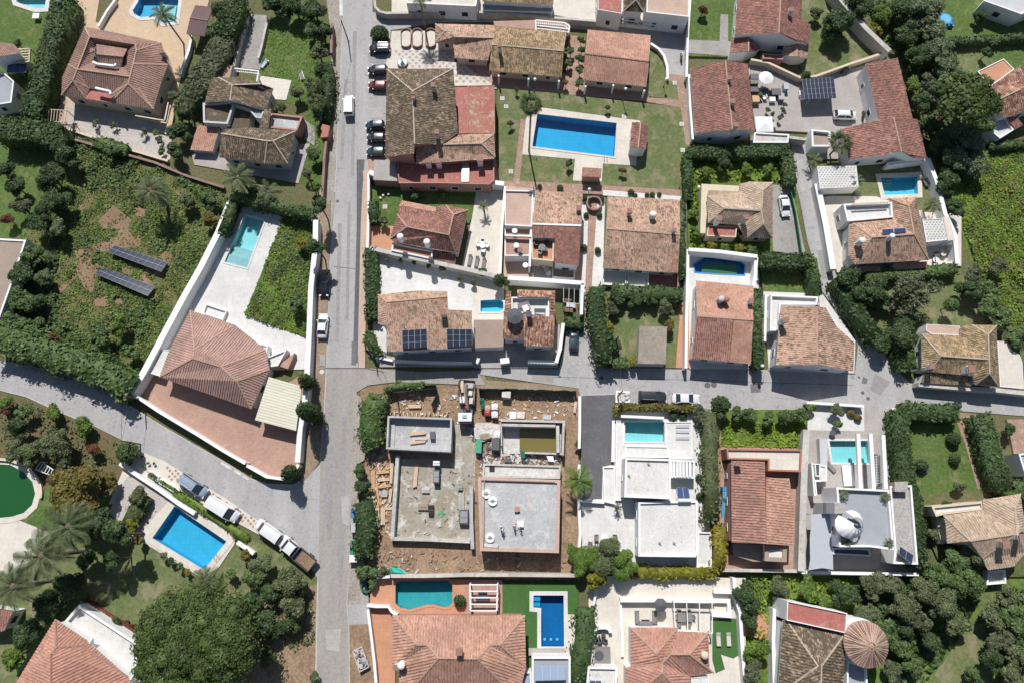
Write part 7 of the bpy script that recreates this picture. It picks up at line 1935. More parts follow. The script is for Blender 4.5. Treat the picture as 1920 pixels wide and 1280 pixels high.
  mb = MB(); mb.box(((x0 + x1) / 2 - .25,0,1.06),((x1 - x0) * .78,Wd - .3,.14),'bare_earth'); out.append(('load',me('load',mb.v,mb.f,'bare_earth'),[]))
 CARS[key] = (out,L)
 return CARS[key]
def car(kind,paint,front,rear,label,cat='car',name='parked_car',group='cars parked in the streets'):
 a = G(*front); b = G(*rear)
 p1 = P(front[0],front[1],.8); p0 = P(rear[0],rear[1],.8); c = (p0 + p1) / 2; d = p1 - p0
 parts,L = car_parts(kind,paint)
 z = gz(c)
 t = thing(name,label,cat,(c.x,c.y,z),group)
 t.rotation_euler = (0,0,math.atan2(d.y,d.x)); s = max(.82,min(1.25,Vector((d.x,d.y)).length / L)); t.scale = (s,(1 + s) / 2,(1 + s) / 2)
 for nm,me,subs in parts:
  o = bpy.data.objects.new(nm,me); COL.objects.link(o); o.parent = t
  for n2,m2 in subs:
   o2 = bpy.data.objects.new(n2,m2); COL.objects.link(o2); o2.parent = o
car('van','car_white',(654,179),(654.5,217),'small white van driving on the main road beside the empty bays','van','van')
car('suv','car_black',(692,91),(732,90),'black car with a bright roof reflection in the first bay by the shrub')
car('hatch','car_black',(689,133),(727,130),'black hatchback in the second parking group, upper one')
car('hatch','car_red',(690,160),(726,161),'dark red car in the second parking group, lower one')
car('hatch','car_navy',(685,236),(721,234),'navy hatchback, upper one of three beside the long brown house')
car('hatch','car_graphite',(688,258),(722,259),'graphite hatchback, middle one of three beside the long brown house')
car('hatch','car_teal',(687,285),(722,285),'dark teal hatchback, lower one of three beside the long brown house')
car('sedan','car_black',(607,556),(610,506),'black car lying in the tree shadow on the verge')
car('sedan','car_white',(607,588),(603,634),'white sedan on the verge below the shaded black car')
car('sedan','car_white',(1474,407),(1467,367),'white sedan on the grey driveway by the lane')
car('mpv','car_white',(1605,218),(1562,217),'pale green white van with glass sides in the walled car park','van','van')
car('suv','car_graphite',(1250,744),(1197,742),'graphite black estate car on the lower street')
car('sedan','car_white',(1312,748),(1260,746),'white sedan behind the black estate on the lower street')
car('hatch','car_teal',(1077,625),(1076,654),'dark car in the shade at the foot of the brick path')
car('mpv','car_blue',(387,926),(339,893),'pale blue estate car, upper one in the slanted row')
car('van','car_white',(446,971),(392,937),'white panel van, second in the slanted row','van','van')
car('van','car_white',(482,979),(527,1011),'white panel van with its nose uphill, third in the slanted row','van','van')
car('pickup','car_white',(527,1010),(588,1060),'white tipper truck with a dark open bed full of earth','truck','pickup_truck')
# motorcycles
def moto(x,y,ang,label):
 p = G(x,y); t = thing('motorcycle',label,'motorcycle',tuple(p)); t.rotation_euler = (0,0,R(ang))
 for xx in (-.68,.68):
  mb = MB(); vs = [Vector((xx + math.cos(2 * math.pi * i / 14) * .31,s * .07,.31 + math.sin(2 * math.pi * i / 14) * .31)) for s in (-1,1) for i in range(14)]
  mb.add(vs,[(i,(i + 1) % 14,14 + (i + 1) % 14,14 + i) for i in range(14)] + [tuple(range(14)),tuple(range(27,13,-1))],'rubber'); mb.build('wheel',None).parent = t
 mb = MB(); mb.ball((.1,0,.8),.26,'car_black',(1.4,.8,.7)); mb.box((0,0,.5),(.7,.3,.4),'metal_dark'); mb.build('body',None).parent = t
 mb = MB(); mb.box((-.42,0,.82),(.62,.28,.12),'rubber'); mb.build('seat',None).parent = t
 mb = MB(); mb.tube([(.45,-.36,1.02),(.5,0,.98),(.45,.36,1.02)],.025,'metal_grey'); mb.tube([(.68,0,.31),(.48,0,1.0)],.04,'metal_grey'); mb.build('handlebar',None).parent = t
moto(1276,111,88,'dark motorcycle parked against the thin white post wall')
moto(1616,219,80,'dark motorcycle beside the van in the walled car park')
moto(1583,135,25,'silver grey motorcycle under the car park wall')
# crane truck on the building site
t = thing('crane_truck','crane truck with a white cab and a loaded open bed at the building site','truck',tuple(P(876,760)))
def tq(nm,pts,z0,z1,m): mb = MB(); mb.prism(PX(pts,z1),z0,z1,m); return mb.build(nm,t)
tq('chassis',[(863,713),(890,713),(886,775),(862,775)],.6,.9,'metal_dark')
tq('bed_floor',[(862,712),(890,713),(889,758),(861,757)],1.0,1.15,'membrane_brown')
for a,b in (((862,711),(890,713)),((861,711),(861,757)),((891,713),(889,757))):
 mb = MB(); p_,r_ = PX([a,b],1.6); mb.bar(p_ - Vector((0,0,.25)),r_ - Vector((0,0,.25)),.08,.55,'metal_dark'); mb.build('side_board',t)
cabo = tq('cab',[(859,773),(885,773),(884,789),(859,789)],.7,2.6,'car_white')
tq('roof_vent',[(867,777),(875,777),(875,783),(867,783)],2.6,2.75,'metal_grey')
mb = MB(); a,b = PX([(861,790.5),(883,790.5)],1.9); mb.bar(a,b,.06,.8,'glass_dark'); mb.build('windscreen',t)
tq('bonnet',[(860,789),(884,789),(883,793),(861,793)],.7,1.3,'car_white')
mb = MB(); ps = PX([(878,768),(877,755),(874,735),(876,720)],2.6); mb.tube(ps,.16,'metal_dark'); mb.build('crane_arm',t)
mb = MB(); p_ = P(876,764,1.2); mb.cyl((p_.x,p_.y,.9),.35,.25,1.7,'red_paint',12); mb.build('crane_column',t)
for x,y in ((861,720),(889,720),(861,735),(889,735),(861,782),(884,782)):
 p_ = P(x,y,.5); mb = MB(); vs = [Vector((p_.x + s * .14,p_.y + math.cos(k * math.pi / 7) * .5,.5 + math.sin(k * math.pi / 7) * .5)) for s in (-1,1) for k in range(14)]
 mb.add(vs,[(i,(i + 1) % 14,14 + (i + 1) % 14,14 + i) for i in range(14)] + [tuple(range(14)),tuple(range(27,13,-1))],'rubber'); mb.build('wheel',t)
def box_thing(name,label,cat,pts,z0,z1,m,parts=True,group=None):
 w_ = PX(pts,z1); c = sum(w_,Vector()) / len(w_)
 t = thing(name,label,cat,(c.x,c.y,z0),group); mb = MB(); mb.prism(w_,z0,z1,m); mb.build('body',t)
 return t
for nm,lb,pts,z0,z1,m in (
 ('timber_bundle','pale timber bundle along the left of the truck bed',[(864,713),(869,713),(869,735),(864,735)],1.17,1.7,'wood_pale'),
 ('pallet_load','grey block load at the back of the truck bed',[(875,717),(888,718),(887,727),(873,727)],1.17,1.8,'concrete'),
 ('pallet_load','beige pallet load in the middle of the truck bed',[(874,732),(886,732),(885,741),(874,740)],1.17,1.9,'patio_cream'),
 ('pallet_load','white sack load on the left front of the truck bed',[(862,743),(871,743),(871,754),(862,754)],1.17,2.0,'canvas_white'),
 ('pallet_load','greenish pallet load on the right front of the truck bed',[(880,745),(887,745),(886,756),(880,756)],1.17,1.9,'patio_cream')):
 box_thing(nm,lb,'cargo',pts,z0,z1,m)
# ------------------------------------------------------------------ building site
s1 = lambda pts: [(690 + p[0] * .1406,700 + p[1] * .1406) + tuple(p[2:]) for p in pts]
s3 = lambda pts: [(860 + p[0] * .1406,700 + p[1] * .1406) + tuple(p[2:]) for p in pts]
s4 = lambda pts: [(690 + p[0] * .1719,860 + p[1] * .1719) + tuple(p[2:]) for p in pts]
t = thing('concrete_basin','raised grey concrete basin slab with an upstand rim on the building site','concrete structure',tuple(P(788,820)))
w_ = PX(s1([(262,560),(1122,590),(1105,1045),(240,1003)]),3.0)
w_ = w_ if area(w_) > 0 else w_[::-1]
mb = MB(); mb.prism(w_,0,1.6,'concrete'); mb.build('slab',t)
i2 = offset(w_,.28)
for k in range(4):
 j = (k + 1) % 4; mb = MB()
 mb.prism([w_[k],w_[j],i2[j],i2[k]],1.6,3.0,'concrete'); mb.build('rim_wall',t)
mb = MB(); w2 = PX(s1([(290,650),(360,680),(345,985),(285,985)]),2.05); mb.prism(w2,1.6,1.78,'concrete'); mb.build('step',t)
def planks(name,label,pts,z,n,m='wood_pale',th=.12,group=None):
 """n planks side by side filling a pixel quad a-b-c-d, running a->b"""
 w = PX(pts,z); a,b,c,d = w
 t = thing(name,label,'timber',(a.x,a.y,z - th),group)
 for i in range(n):
  k0,k1 = (i + .08) / n,(i + .92) / n; e = rng.uniform(-.04,.04)
  p0,p1,p2,p3 = a.lerp(d,k0),b.lerp(c,k0),b.lerp(c,k1),a.lerp(d,k1); q_ = (p1 - p0) * e
  mb = MB(); mb.prism([p0 + q_,p1 + q_,p2 + q_,p3 + q_],z - th,z + rng.uniform(0,.05),m); mb.build('plank',t)
planks('timber_pile','upper pale board pile lying in the concrete basin',s1([(580,770),(765,765),(770,805),(560,825)]),1.95,3,th=.35)
planks('timber_pile','middle pale boards lying in the concrete basin',s1([(625,865),(785,860),(785,885),(620,885)]),1.9,2,th=.3)
planks('timber_pile','lower slanting board pile lying in the concrete basin',s1([(555,900),(760,890),(765,915),(570,940)]),1.9,3,th=.3)
box_thing('tool_crate','dark crate of clamps beside the boards in the concrete basin','crate',s1([(825,770),(893,770),(893,870),(828,870)]),1.6,2.3,'metal_dark')
for a_ in (
 ('tall plank row along the west site edge, upper',s4([(35,120),(75,120),(75,330),(40,330)]),3,'wood_orange',1),('orange beam lying across the timber stacks',s4([(95,130),(230,120),(235,150),(98,165)]),2,'wood_orange',0),
 ('pale boards across the timber stacks, middle',s4([(105,210),(235,205),(235,235),(108,245)]),2,'wood_pale',0),('orange pale boards across the timber stacks, lower',s4([(110,290),(250,275),(252,300),(112,320)]),2,'wood_orange',0),
 ('long thin battens leaning beside the timber stacks',s4([(80,230),(100,230),(130,520),(105,520)]),2,'wood_orange',1),('boards against the site foundation wall',s4([(240,30),(280,30),(262,270),(236,270)]),3,'wood_pale',1),
 ('pinkish boards by the foundation wall',s4([(238,320),(268,320),(245,480),(222,475)]),2,'wood_pale',1),('western of two short square timber stacks',s4([(82,525),(122,525),(122,670),(80,670)]),3,'wood_pale',1),
 ('eastern of two short square timber stacks',s4([(140,525),(185,525),(185,715),(142,715)]),3,'wood_pale',1),('grey pallet boards beside the timber stacks',s4([(145,350),(212,350),(210,412),(145,415)]),4,'weathered_wall',0),
 ('low planks at the corner of the timber stacks',s4([(35,400),(75,400),(75,560),(40,560)]),2,'wood_pale',1),('upright pale boards inside the foundation, west',s4([(510,90),(548,90),(530,310),(488,310)]),4,'wood_pale',1),
 ('pale boards inside the foundation, east',s4([(990,350),(1045,350),(1050,560),(990,560)]),4,'weathered_wall',1),('pale shutter boards near the truck',s1([(532,415),(705,415),(700,455),(540,460)]),3,'wood_pale',0),
 ('white pinkish boards at the north fence',s1([(365,200),(510,205),(505,255),(370,250)]),4,'weathered_wall',0),('short grey pallet stack at the north fence',s1([(540,200),(620,205),(625,280),(545,290)]),4,'patio_pink',0),
 ('pale boards leaning at the white driveway wall',s3([(1540,370),(1585,375),(1560,520),(1530,515)]),3,'wood_pale',1)):
 lb,pts,n,m,along = a_
 if along: pts = [pts[0],pts[3],pts[2],pts[1]]
 planks('timber_stack',lb,pts,.45,n,m,.45)
# ragged formwork props round the basin
t = thing('formwork_strip','ragged line of formwork timbers along the west side of the concrete basin','timber',tuple(P(720,820)))
for i in range(22):
 x = 213 + rng.uniform(-35,30); y = 540 + i * 27; p_ = P(*s1([(x,y)])[0],.3); mb = MB(); mb.box((p_.x,p_.y,.25),(rng.uniform(.5,1.4),rng.uniform(.12,.3),rng.uniform(.1,.5)),('wood_pale','wood_orange','patio_pink')[i % 3],rng.uniform(-.5,.9)); mb.build('plank',t)
t = thing('formwork_pegs','row of pale pegs along the north side of the concrete basin','timber',tuple(P(780,778)))
for i in range(14):
 p_ = P(*s1([(300 + i * 58,545 - (i % 2) * 12)])[0],.6); mb = MB(); mb.box((p_.x,p_.y,.4),(.14,.6,.8),'wood_pale',rng.uniform(-.3,.3)); mb.build('peg',t)
# foundation with stained floor
t = thing('foundation','long U-shaped concrete foundation with a stained wet floor','concrete structure',tuple(P(815,940)))
fl = PX(s4([(300,-60),(345,0),(1170,0),(1165,560),(1112,905),(250,870)]),.14); z_ = gz(P(815,950))
mb = MB(); mb.prism(fl,0,z_ + .03,'concrete_stained'); mb.build('floor',t)
mb = MB(); mb.prism(PX([(851,795),(868,795),(894,805),(897,862),(852,862)]),0,z_ + .026,'concrete_stained'); mb.build('floor',t)
for pts,w2,m in ((s4([(322,-40),(300,300),(262,870)]),.55,'concrete'),(s4([(250,868),(650,878),(1110,900)]),.5,'weathered_wall'),(s4([(1128,300),(1125,640),(1140,980)]),.55,'concrete')):
 ps = PX(pts,1.5); L_,R_ = ribbon(ps,w2)
 for i in range(len(ps) - 1):
  mb = MB(); mb.prism([L_[i],L_[i + 1],R_[i + 1],R_[i]],0,1.5 - (.1 if m != 'concrete' else 0),m); mb.build('wall',t)
for x,y,w2,d2,hh,m,lb in ((745,190,.9,2.0,1.3,'metal_dark','black generator standing on the wet foundation floor'),(1045,630,1.4,2.2,1.0,'metal_dark','dark mesh cage on the east of the foundation floor'),(745,45,1.0,.7,1.6,'canvas_white','small white box near the basin shadow'),
        (1005,315,.7,.7,.9,'metal_grey','little grey bin on the foundation floor'),(690,560,.8,1.6,.5,'rubber','black trough on the foundation floor'),(630,340,1.2,.8,.4,'lime','lime splashed tray on the foundation floor'),(600,520,1.6,1.0,.4,'membrane_brown','brown scrap heap on the foundation floor')):
 p_ = P(*s4([(x,y)])[0],hh); t = thing('site_box',lb,'equipment',(p_.x,p_.y,z_)); mb = MB(); mb.box((p_.x,p_.y,z_ + hh / 2),(w2,d2,hh),m); mb.box((p_.x,p_.y,z_ + hh + .03),(w2 * .8,d2 * .8,.06),'metal_grey' if m == 'metal_dark' else m); mb.build('body',t)
 mb = MB(); mb.tube([(p_.x - w2 / 2,p_.y,z_ + hh),(p_.x,p_.y,z_ + hh + .25),(p_.x + w2 / 2,p_.y,z_ + hh)],.03,'metal_grey'); mb.build('handle',t)
t = thing('tarpaulin','crumpled mint green sheet on the foundation floor','tarpaulin',tuple(P(826,962)))
def crumple(t,pts,z,m,amp=.12):
 w2 = PX(pts,z); c = sum(w2,Vector()) / len(w2); vs = [c + Vector((0,0,.12))]; n = len(w2)
 for k in (.5,1.0):
  for p_ in w2: vs.append(c.lerp(p_,k) + Vector((rng.uniform(-.1,.1),rng.uniform(-.1,.1),rng.uniform(0,amp))))
 fs = [(0,1 + i,1 + (i + 1) % n) for i in range(n)] + [(1 + i,1 + n + i,1 + n + (i + 1) % n,1 + (i + 1) % n) for i in range(n)]
 mesh_obj('sheet',vs,fs,m,t)
crumple(t,s4([(755,600),(790,560),(845,590),(840,610),(800,635),(765,620)]),z_ + .06,'green_paint')
t = thing('tarpaulin','teal tarpaulin heaped against the teal pool wall','tarpaulin',tuple(P(745,1066)))
crumple(t,s4([(250,1165),(280,1160),(340,1180),(430,1235),(400,1250),(250,1245)]),.5,'teal_sheet',.5)
t = thing('tarpaulin','green sheet hanging at the west end of the long net fence','tarpaulin',tuple(P(904,758)))
crumple(t,s3([(285,330),(345,330),(350,460),(300,470),(275,420)]),1.2,'green_net',.5)
for nm,poly,n,sz,ms in (('rubble',[(700,740),(1080,740),(1080,775),(880,800),(700,775)],110,.3,('concrete','wood_pale','patio_pink','canvas_white')),('rubble',[(698,780),(725,780),(735,1000),(698,1000)],130,.5,('wood_pale','wood_orange','patio_pink','concrete')),('debris',[(745,880),(890,880),(890,1005),(738,1005)],38,.32,('concrete_stained','concrete','membrane_brown','metal_dark')),('debris',[(870,795),(925,795),(920,890),(898,890),(896,840),(870,800)],120,.3,('lime','concrete','patio_pink','metal_dark')),('debris',[(905,850),(1050,852),(1050,868),(905,866)],90,.5,('lime','weathered_wall','patio_pink','metal_dark')),('rubble',[(700,1030),(1080,1045),(1080,1074),(700,1070)],90,.3,('bare_earth','patio_pink','concrete','soil'))):
 w = PX(poly); mb = MB(); xs = [p_.x for p_ in w]; ys = [p_.y for p_ in w]
 for i in range(n * 2):
  x,y = rng.uniform(min(xs),max(xs)),rng.uniform(min(ys),max(ys))
  if inside((x,y),w): k = sz * rng.uniform(.3,1.3); mb.box((x,y,gz((x,y)) + .08),(k * rng.uniform(.6,2.4),k * .6,rng.uniform(.05,.3)),ms[i % 4],rng.uniform(0,3),rng.uniform(-.2,.2))
 mb.build(nm)['kind'] = 'stuff'
# unfinished building
h = house('unfinished concrete building with a pale plank rimmed roof slab',975,965,'unfinished building','building')
flat(h,[(896,893),(1051,899),(1048,1036),(900,1032)],3.6,'concrete','concrete',.3,.5,parm='patio_pale_pink')
for pts in ([(906,899),(1040,903)],[(908,900),(907,1022)]):
 a,b = PX(pts,3.95); mb = MB(); mb.bar(a,b,.12,.1,'membrane_brown'); mb.build('formwork_edge',h)
a,b = PX(q(2,2,[(120,1160),(140,1270)]),3.65); mb = MB(); mb.bar(a,b,.12,.06,'wood_pale'); mb.build('batten',h)
flat(h,[(906,868),(1052,872),(1050,897),(904,894)],1.8,'lime','concrete',.3,.3,win=False,name='slab',parm='weathered_wall')
mb = MB(); mb.prism(PX(q(1,2,[(1750,930),(1790,930),(1790,975),(1750,975)]),2.15),1.7,1.86,'rubber'); mb.build('stair_hole',h)
# water filled excavation
t = thing('flooded_pit','concrete walled pit half filled with yellow brown water','concrete structure',tuple(P(985,825)))
mb = MB(); mb.prism(PX(s3([(560,620),(1420,640),(1400,1085),(565,1060)]),.2),0,.22,'lime'); mb.build('floor',t)
mb = MB(); mb.prism(PX(s3([(815,700),(1310,700),(1305,1045),(812,1035)]),.36),.22,.36,'water_murky'); mb.build('water',t)
for a,b,zz,w2 in (((562,620),(1420,640),2.2,.35),((575,680),(1290,695),2.4,.4),((1320,690),(1325,1050),2.0,.5),((1400,650),(1388,1085),2.2,.35),((830,1050),(1390,1068),1.2,.3),((568,640),(572,960),1.6,.2)):
 p_,r_ = PX(s3([a,b]),zz); mb = MB(); L_,R_ = ribbon([p_,r_],w2); mb.prism([L_[0],L_[1],R_[1],R_[0]],0,zz,'weathered_wall'); mb.build('wall',t)
t = thing('rubble_heap','white lime heap with a dark wet hollow beside the flooded pit','rubble',tuple(P(905,810)))
crumple(t,s3([(230,660),(420,660),(560,680),(560,780),(480,860),(330,900),(210,860),(205,740)]),.3,'lime',.5)
mb = MB(); mb.prism(PX(s3([(280,800),(400,790),(450,850),(340,880),(280,860)]),.75),.3,.72,'concrete_stained'); mb.build('wet_patch',t)
for x,y,lb,m in ((480,440,'upper of two white round bulk bags by the flooded pit','canvas_white'),(480,545,'lower of two white round bulk bags by the flooded pit','canvas_white'),(385,465,'pinkish bulk bag next to the white pair','patio_pale_pink'),(510,815,'white bulk bag on the lime heap','canvas_white'),(385,520,'dark red bucket bag under the pinkish one','red_paint')):
 p_ = P(*s3([(x,y)])[0],1.0); t = thing('bulk_bag',lb,'bag',(p_.x,p_.y,.3)); mb = MB(); mb.box((p_.x,p_.y,.7),(.95,.95,.8),m); mb.ball((p_.x,p_.y,1.05),.56,m,(1,1,.45)); mb.build('sack',t)
 mb = MB(); mb.tube([(p_.x - .4,p_.y,1.1),(p_.x,p_.y,1.4),(p_.x + .4,p_.y,1.1)],.03,'weathered_wall'); mb.build('strap',t)
box_thing('site_skip','narrow green site container beside the lime heap','container',s3([(235,865),(310,870),(300,1060),(220,1050)]),.2,1.3,'green_paint')
for pts,z1,m,lb in (([(440,860),(545,860),(540,1020),(435,1015)],1.5,'metal_dark','stack of dark grey slotted blocks by the flooded pit'),([(578,230),(695,235),(690,320),(575,310)],1.5,'patio_cream','cream crate standing in the net fence shadow'),
 ([(680,505),(770,505),(768,595),(685,595)],1.2,'canvas_white','west of two white block pallets above the pit'),([(775,505),(880,505),(878,595),(775,592)],1.2,'patio_cream','east of two white block pallets above the pit'),
 ([(1130,550),(1235,545),(1230,610),(1135,605)],.8,'canvas_grey','blue grey mixer frame above the pit'),([(610,1130),(700,1130),(700,1180),(610,1180)],.9,'metal_dark','dark hatch box south of the pit'),([(820,1035),(880,1030),(890,1120),(830,1120)],1.4,'green_net','dark green sacked bundle south of the pit'),([(1170,1090),(1260,1100),(1270,1170),(1200,1165)],.9,'canvas_white','white sheet bundle south of the pit')):
 t = box_thing('block_pallet',lb,'pallet',s3(pts),.1,z1,m); w2 = PX(s3(pts),z1); mb = MB(); mb.prism(offset(w2,-.08),0,.1,'wood_pale'); mb.build('pallet_base',t)
for x,y,lb in ((1728,1140,'upper of two white wire coils on the roof slab'),(1775,1195,'lower of two white wire coils on the roof slab'),(1755,1470,'pink white sack heap at the slab corner')):
 p_ = P(*q(1,2,[(x,y)])[0],3.9); t = thing('wire_coil',lb,'coil',(p_.x,p_.y,3.6)); mb = MB(); mb.cyl((p_.x,p_.y,3.6),.75,.7,.35,'canvas_white',16); mb.cyl((p_.x,p_.y,3.95),.3,.3,.02,'metal_grey',12); mb.build('coil',t)
 mb = MB(); mb.tube([(p_.x - .7,p_.y,3.95),(p_.x,p_.y,4.05),(p_.x + .7,p_.y,3.95)],.04,'metal_grey'); mb.build('tie',t)
# workers on the slab and in the site
def person(x,y,z,ang,label,shirt,arms=.6):
 p_ = P(x,y,z + .9); base = Vector((p_.x,p_.y,z)); t = thing('person',label,'person',tuple(base)); t.rotation_euler = (0,0,R(ang))
 J = [(0,0,.92),(0,0,1.12),(0,0,1.36),(0,0,1.48),(.02,0,1.60),(0,.19,1.38),(.16,.27,1.12),(.36,.22,1.02),(0,-.19,1.38),(.2,-.26,1.14),(.4,-.2,1.05),(0,.1,.86),(.1,.12,.48),(0,.12,.08),(.14,.12,.04),(0,-.1,.86),(-.06,-.12,.48),(-.16,-.12,.08),(-.02,-.12,.04)]
 E = [(0,1),(1,2),(2,3),(3,4),(2,5),(5,6),(6,7),(2,8),(8,9),(9,10),(0,11),(11,12),(12,13),(13,14),(0,15),(15,16),(16,17),(17,18)]
 Rd = [.14,.14,.15,.06,.09,.065,.05,.04,.065,.05,.04,.10,.07,.05,.045,.10,.07,.05,.045]
 me = bpy.data.meshes.new('body'); me.from_pydata(J,E,[]); o = bpy.data.objects.new('body',me); COL.objects.link(o); o.parent = t
 sk = o.modifiers.new('skin','SKIN'); su = o.modifiers.new('sub','SUBSURF'); su.levels = su.render_levels = 1
 for i,v in enumerate(me.skin_vertices[0].data): v.radius = (Rd[i],Rd[i]); v.use_root = (i == 0)
 me.materials.append(MATS[shirt])
 mb = MB(); mb.ball((.02,0,1.66),.12,'wood_pale',(1,.85,1.15)); mb.ball((.0,0,1.72),.13,'white_plastic',(1.1,1,.7)); mb.build('hard_hat',None).parent = t
person(942,992,3.62,90,'worker in a dark top near the west of the roof slab','canvas_dark'); person(964,984,3.62,-20,'worker in a red top beside the pale equipment on the slab','red_paint'); person(976,985,3.62,200,'worker in a white top, east one on the slab','canvas_white'); person(939,986,3.62,30,'worker in pink kneeling pose at the slab batten','patio_pink')
box_thing('pallet_load','red and white sack pallet north of the workers on the slab','pallet',s4([(0,0)]) and [(964,950),(974,949),(975,958),(965,959)],3.62,4.1,'patio_pink')
box_thing('pallet_load','pale tool pile at the foot of the roof slab','pallet',[(908,1018),(935,1020),(934,1026),(908,1025)],3.62,4.0,'lime')
box_thing('pallet_load','pale sack pallet in the middle of the roof slab','pallet',q(2,2,[(40,1345),(90,1345),(88,1390),(45,1390)]),3.62,4.1,'canvas_white')
# ------------------------------------------------------------------ solar panels
def pv(label,quad,z,nx,ny,m='pv_glass',name='solar_array',legs=0):
 """quad a b c d (a-b top edge, c-d bottom edge) in photo pixels; z: height or (top, bottom)"""
 zt,zb = z if isinstance(z,tuple) else (z,z)
 a,b = PX(quad[:2],zt); c,d = PX(quad[2:],zb)
 t = thing(name,label,'solar panel',(a.x,a.y,min(zt,zb)))
 nrm = (b - a).cross(d - a).normalized()
 if nrm.z < 0: nrm = -nrm
 f = lambda u,v: a.lerp(b,u).lerp(d.lerp(c,u),v)
 mb = MB(); g = [f(i / 8,j / 4) for i in range(9) for j in range(5)]; mb.add(g + [p_ - nrm * .07 for p_ in g],[(i * 5 + j,i * 5 + j + 1,i * 5 + j + 6,i * 5 + j + 5) for i in range(8) for j in range(4)] + [(45 + i * 5 + j,50 + i * 5 + j,51 + i * 5 + j,46 + i * 5 + j) for i in range(8) for j in range(4)],'canvas_grey'); mb.build('frame',t)
 gx = .03 / max(.3,(b - a).length / nx) ; gy = .03 / max(.3,(d - a).length / ny)
 for i in range(nx):
  for j in range(ny):
   u0,u1,v0,v1 = (i + gx) / nx,(i + 1 - gx) / nx,(j + gy) / ny,(j + 1 - gy) / ny
   P4 = [f(u0,v0),f(u1,v0),f(u1,v1),f(u0,v1)]
   if area(P4) < 0: P4.reverse()
   up = [p_ + nrm * .03 for p_ in P4]; vs = P4 + up
   mesh_obj('panel',vs,[(4,5,6,7)] + [(k,(k + 1) % 4,4 + (k + 1) % 4,4 + k) for k in range(4)],m,t)
 if legs:
  for k in range(legs):
   for e,(p0,p1) in enumerate(((a,b),(d,c))):
    p_ = p0.lerp(p1,(k + .5) / legs); mb = MB(); mb.cyl((p_.x,p_.y,0),.05,.05,p_.z - .04,'metal_grey',6); mb.build('leg',t)
pv('upper of two tilted solar arrays in the rough field',q(0,1,[(862,562),(1258,690),(1208,758),(806,608)]),(.6,1.3),9,2,legs=5)
pv('lower of two tilted solar arrays in the rough field',q(0,1,[(768,726),(1165,870),(1108,940),(714,772)]),(.6,1.3),9,2,legs=5)
pv('solar roofed pergola in the walled car park',q(3,0,[(255,595),(493,577),(512,737),(276,745)]),(2.6,2.9),8,4,name='solar_pergola',legs=3)
pv('west solar array on the corner house roof',q(1,1,[(1096,1196),(1280,1185),(1282,1322),(1098,1334)]),(5.72,5.25),4,3)
pv('east solar array on the corner house roof',q(1,1,[(1430,1186),(1620,1188),(1622,1312),(1432,1322)]),(5.75,5.3),4,3)
pv('west blue collector on the pink hipped villa',q(3,1,[(855,442),(935,436),(945,470),(862,478)]),5.7,1,1,'pv_blue')
pv('east blue collector on the pink hipped villa',q(3,1,[(945,436),(1030,430),(1036,463),(950,470)]),5.7,1,1,'pv_blue')
pv('pair of dark blue collectors on the white villa roof',q(2,2,[(1235,1092),(1322,1093),(1336,1178),(1245,1178)]),(3.0,3.8),2,1,'pv_blue',legs=2)
mb = MB(); a,b = PX(q(2,2,[(1246,1190),(1340,1190)]),3.9); t = thing('water_tank','white horizontal water tank behind the dark blue collectors','tank',tuple(a)); mb.tube([a,b],.28,'white_plastic',14); mb.build('cylinder_tank',t)
for k in (.2,.8): p_ = a.lerp(b,k); mb = MB(); mb.box((p_.x,p_.y,3.2),(.1,.5,1.2),'metal_grey'); mb.build('bracket',t)
pv('pale wide solar array behind the navy pool',q(2,3,[(172,1150),(403,1150),(403,1256),(172,1262)]),(3.5,3.9),4,1,'pv_pale')
pv('small pale solar panel pair on the brown flat roof',q(2,3,[(20,1225),(132,1225),(132,1300),(20,1300)]),(3.4,3.7),2,1,'pv_pale')
pv('blue solar panel at the edge of the small white rimmed roof',q(2,3,[(582,1258),(670,1260),(670,1320),(582,1318)]),(3.1,3.4),2,1,'pv_blue')
pv('tilted panel pair on the gravel roof strip of the grey villa',o5([(1170,897),(1330,1000),(1312,1105),(1158,985)]),(4.3,4.9),2,1,'pv_glass')
pv('bluish solar panels over the lawn pergola',q(0,0,[(58,480),(200,480),(195,545),(50,545)]),(2.3,2.4),3,1,'pv_blue',legs=2)
# ------------------------------------------------------------------ pergolas
def pergola(label,pts,z,nb,along=0,m='stucco_white',bw=.14,cat='pergola',base=None):
 w = PX(pts,z); t = thing('pergola',label,cat,(w[0].x,w[0].y,0))
 if along: w = w[1:] + w[:1]
 a,b,c,d = w
 for p0,p1 in ((a,b),(d,c)): mb = MB(); mb.bar(p0,p1,bw,bw * 1.3,m); mb.build('beam',t)
 for i in range(nb):
  k = i / (nb - 1); mb = MB(); mb.bar(a.lerp(b,k) + Vector((0,0,.12)),d.lerp(c,k) + Vector((0,0,.12)),bw * .8,bw,m); mb.build('rafter',t)
 for p_ in w: mb = MB(); mb.box((p_.x,p_.y,(z + (base or 0)) / 2),(bw,bw,z - (base or 0)),m); mb.build('post',t)
pergola('white metal pergola over the outdoor dining set',q(2,3,[(1212,665),(1498,672),(1502,905),(1225,880)]),2.7,4)
pergola('pale blue and white pergola over a dark sofa beside the teal pool',q(1,3,[(1605,540),(1812,540),(1805,735),(1608,735)]),2.7,5,1,'stucco_white',.2)
pergola('pinkish slatted garden frame beside the pale gravel garden',q(0,0,[(330,820),(500,830),(490,920),(320,910)]),2.2,9,0,'wood_pale',.1)
pergola('white slatted pergola over the pool house lawn of the tall hedge',q(0,0,[(60,380),(225,370),(220,470),(60,470)]),2.6,6,1,'stone_cream',.2)
pergola('brown framed pergola beside the red ribbed house',q(3,2,[(90,840),(190,840),(200,935),(95,935)]),2.4,3,0,'wood_dark',.14)
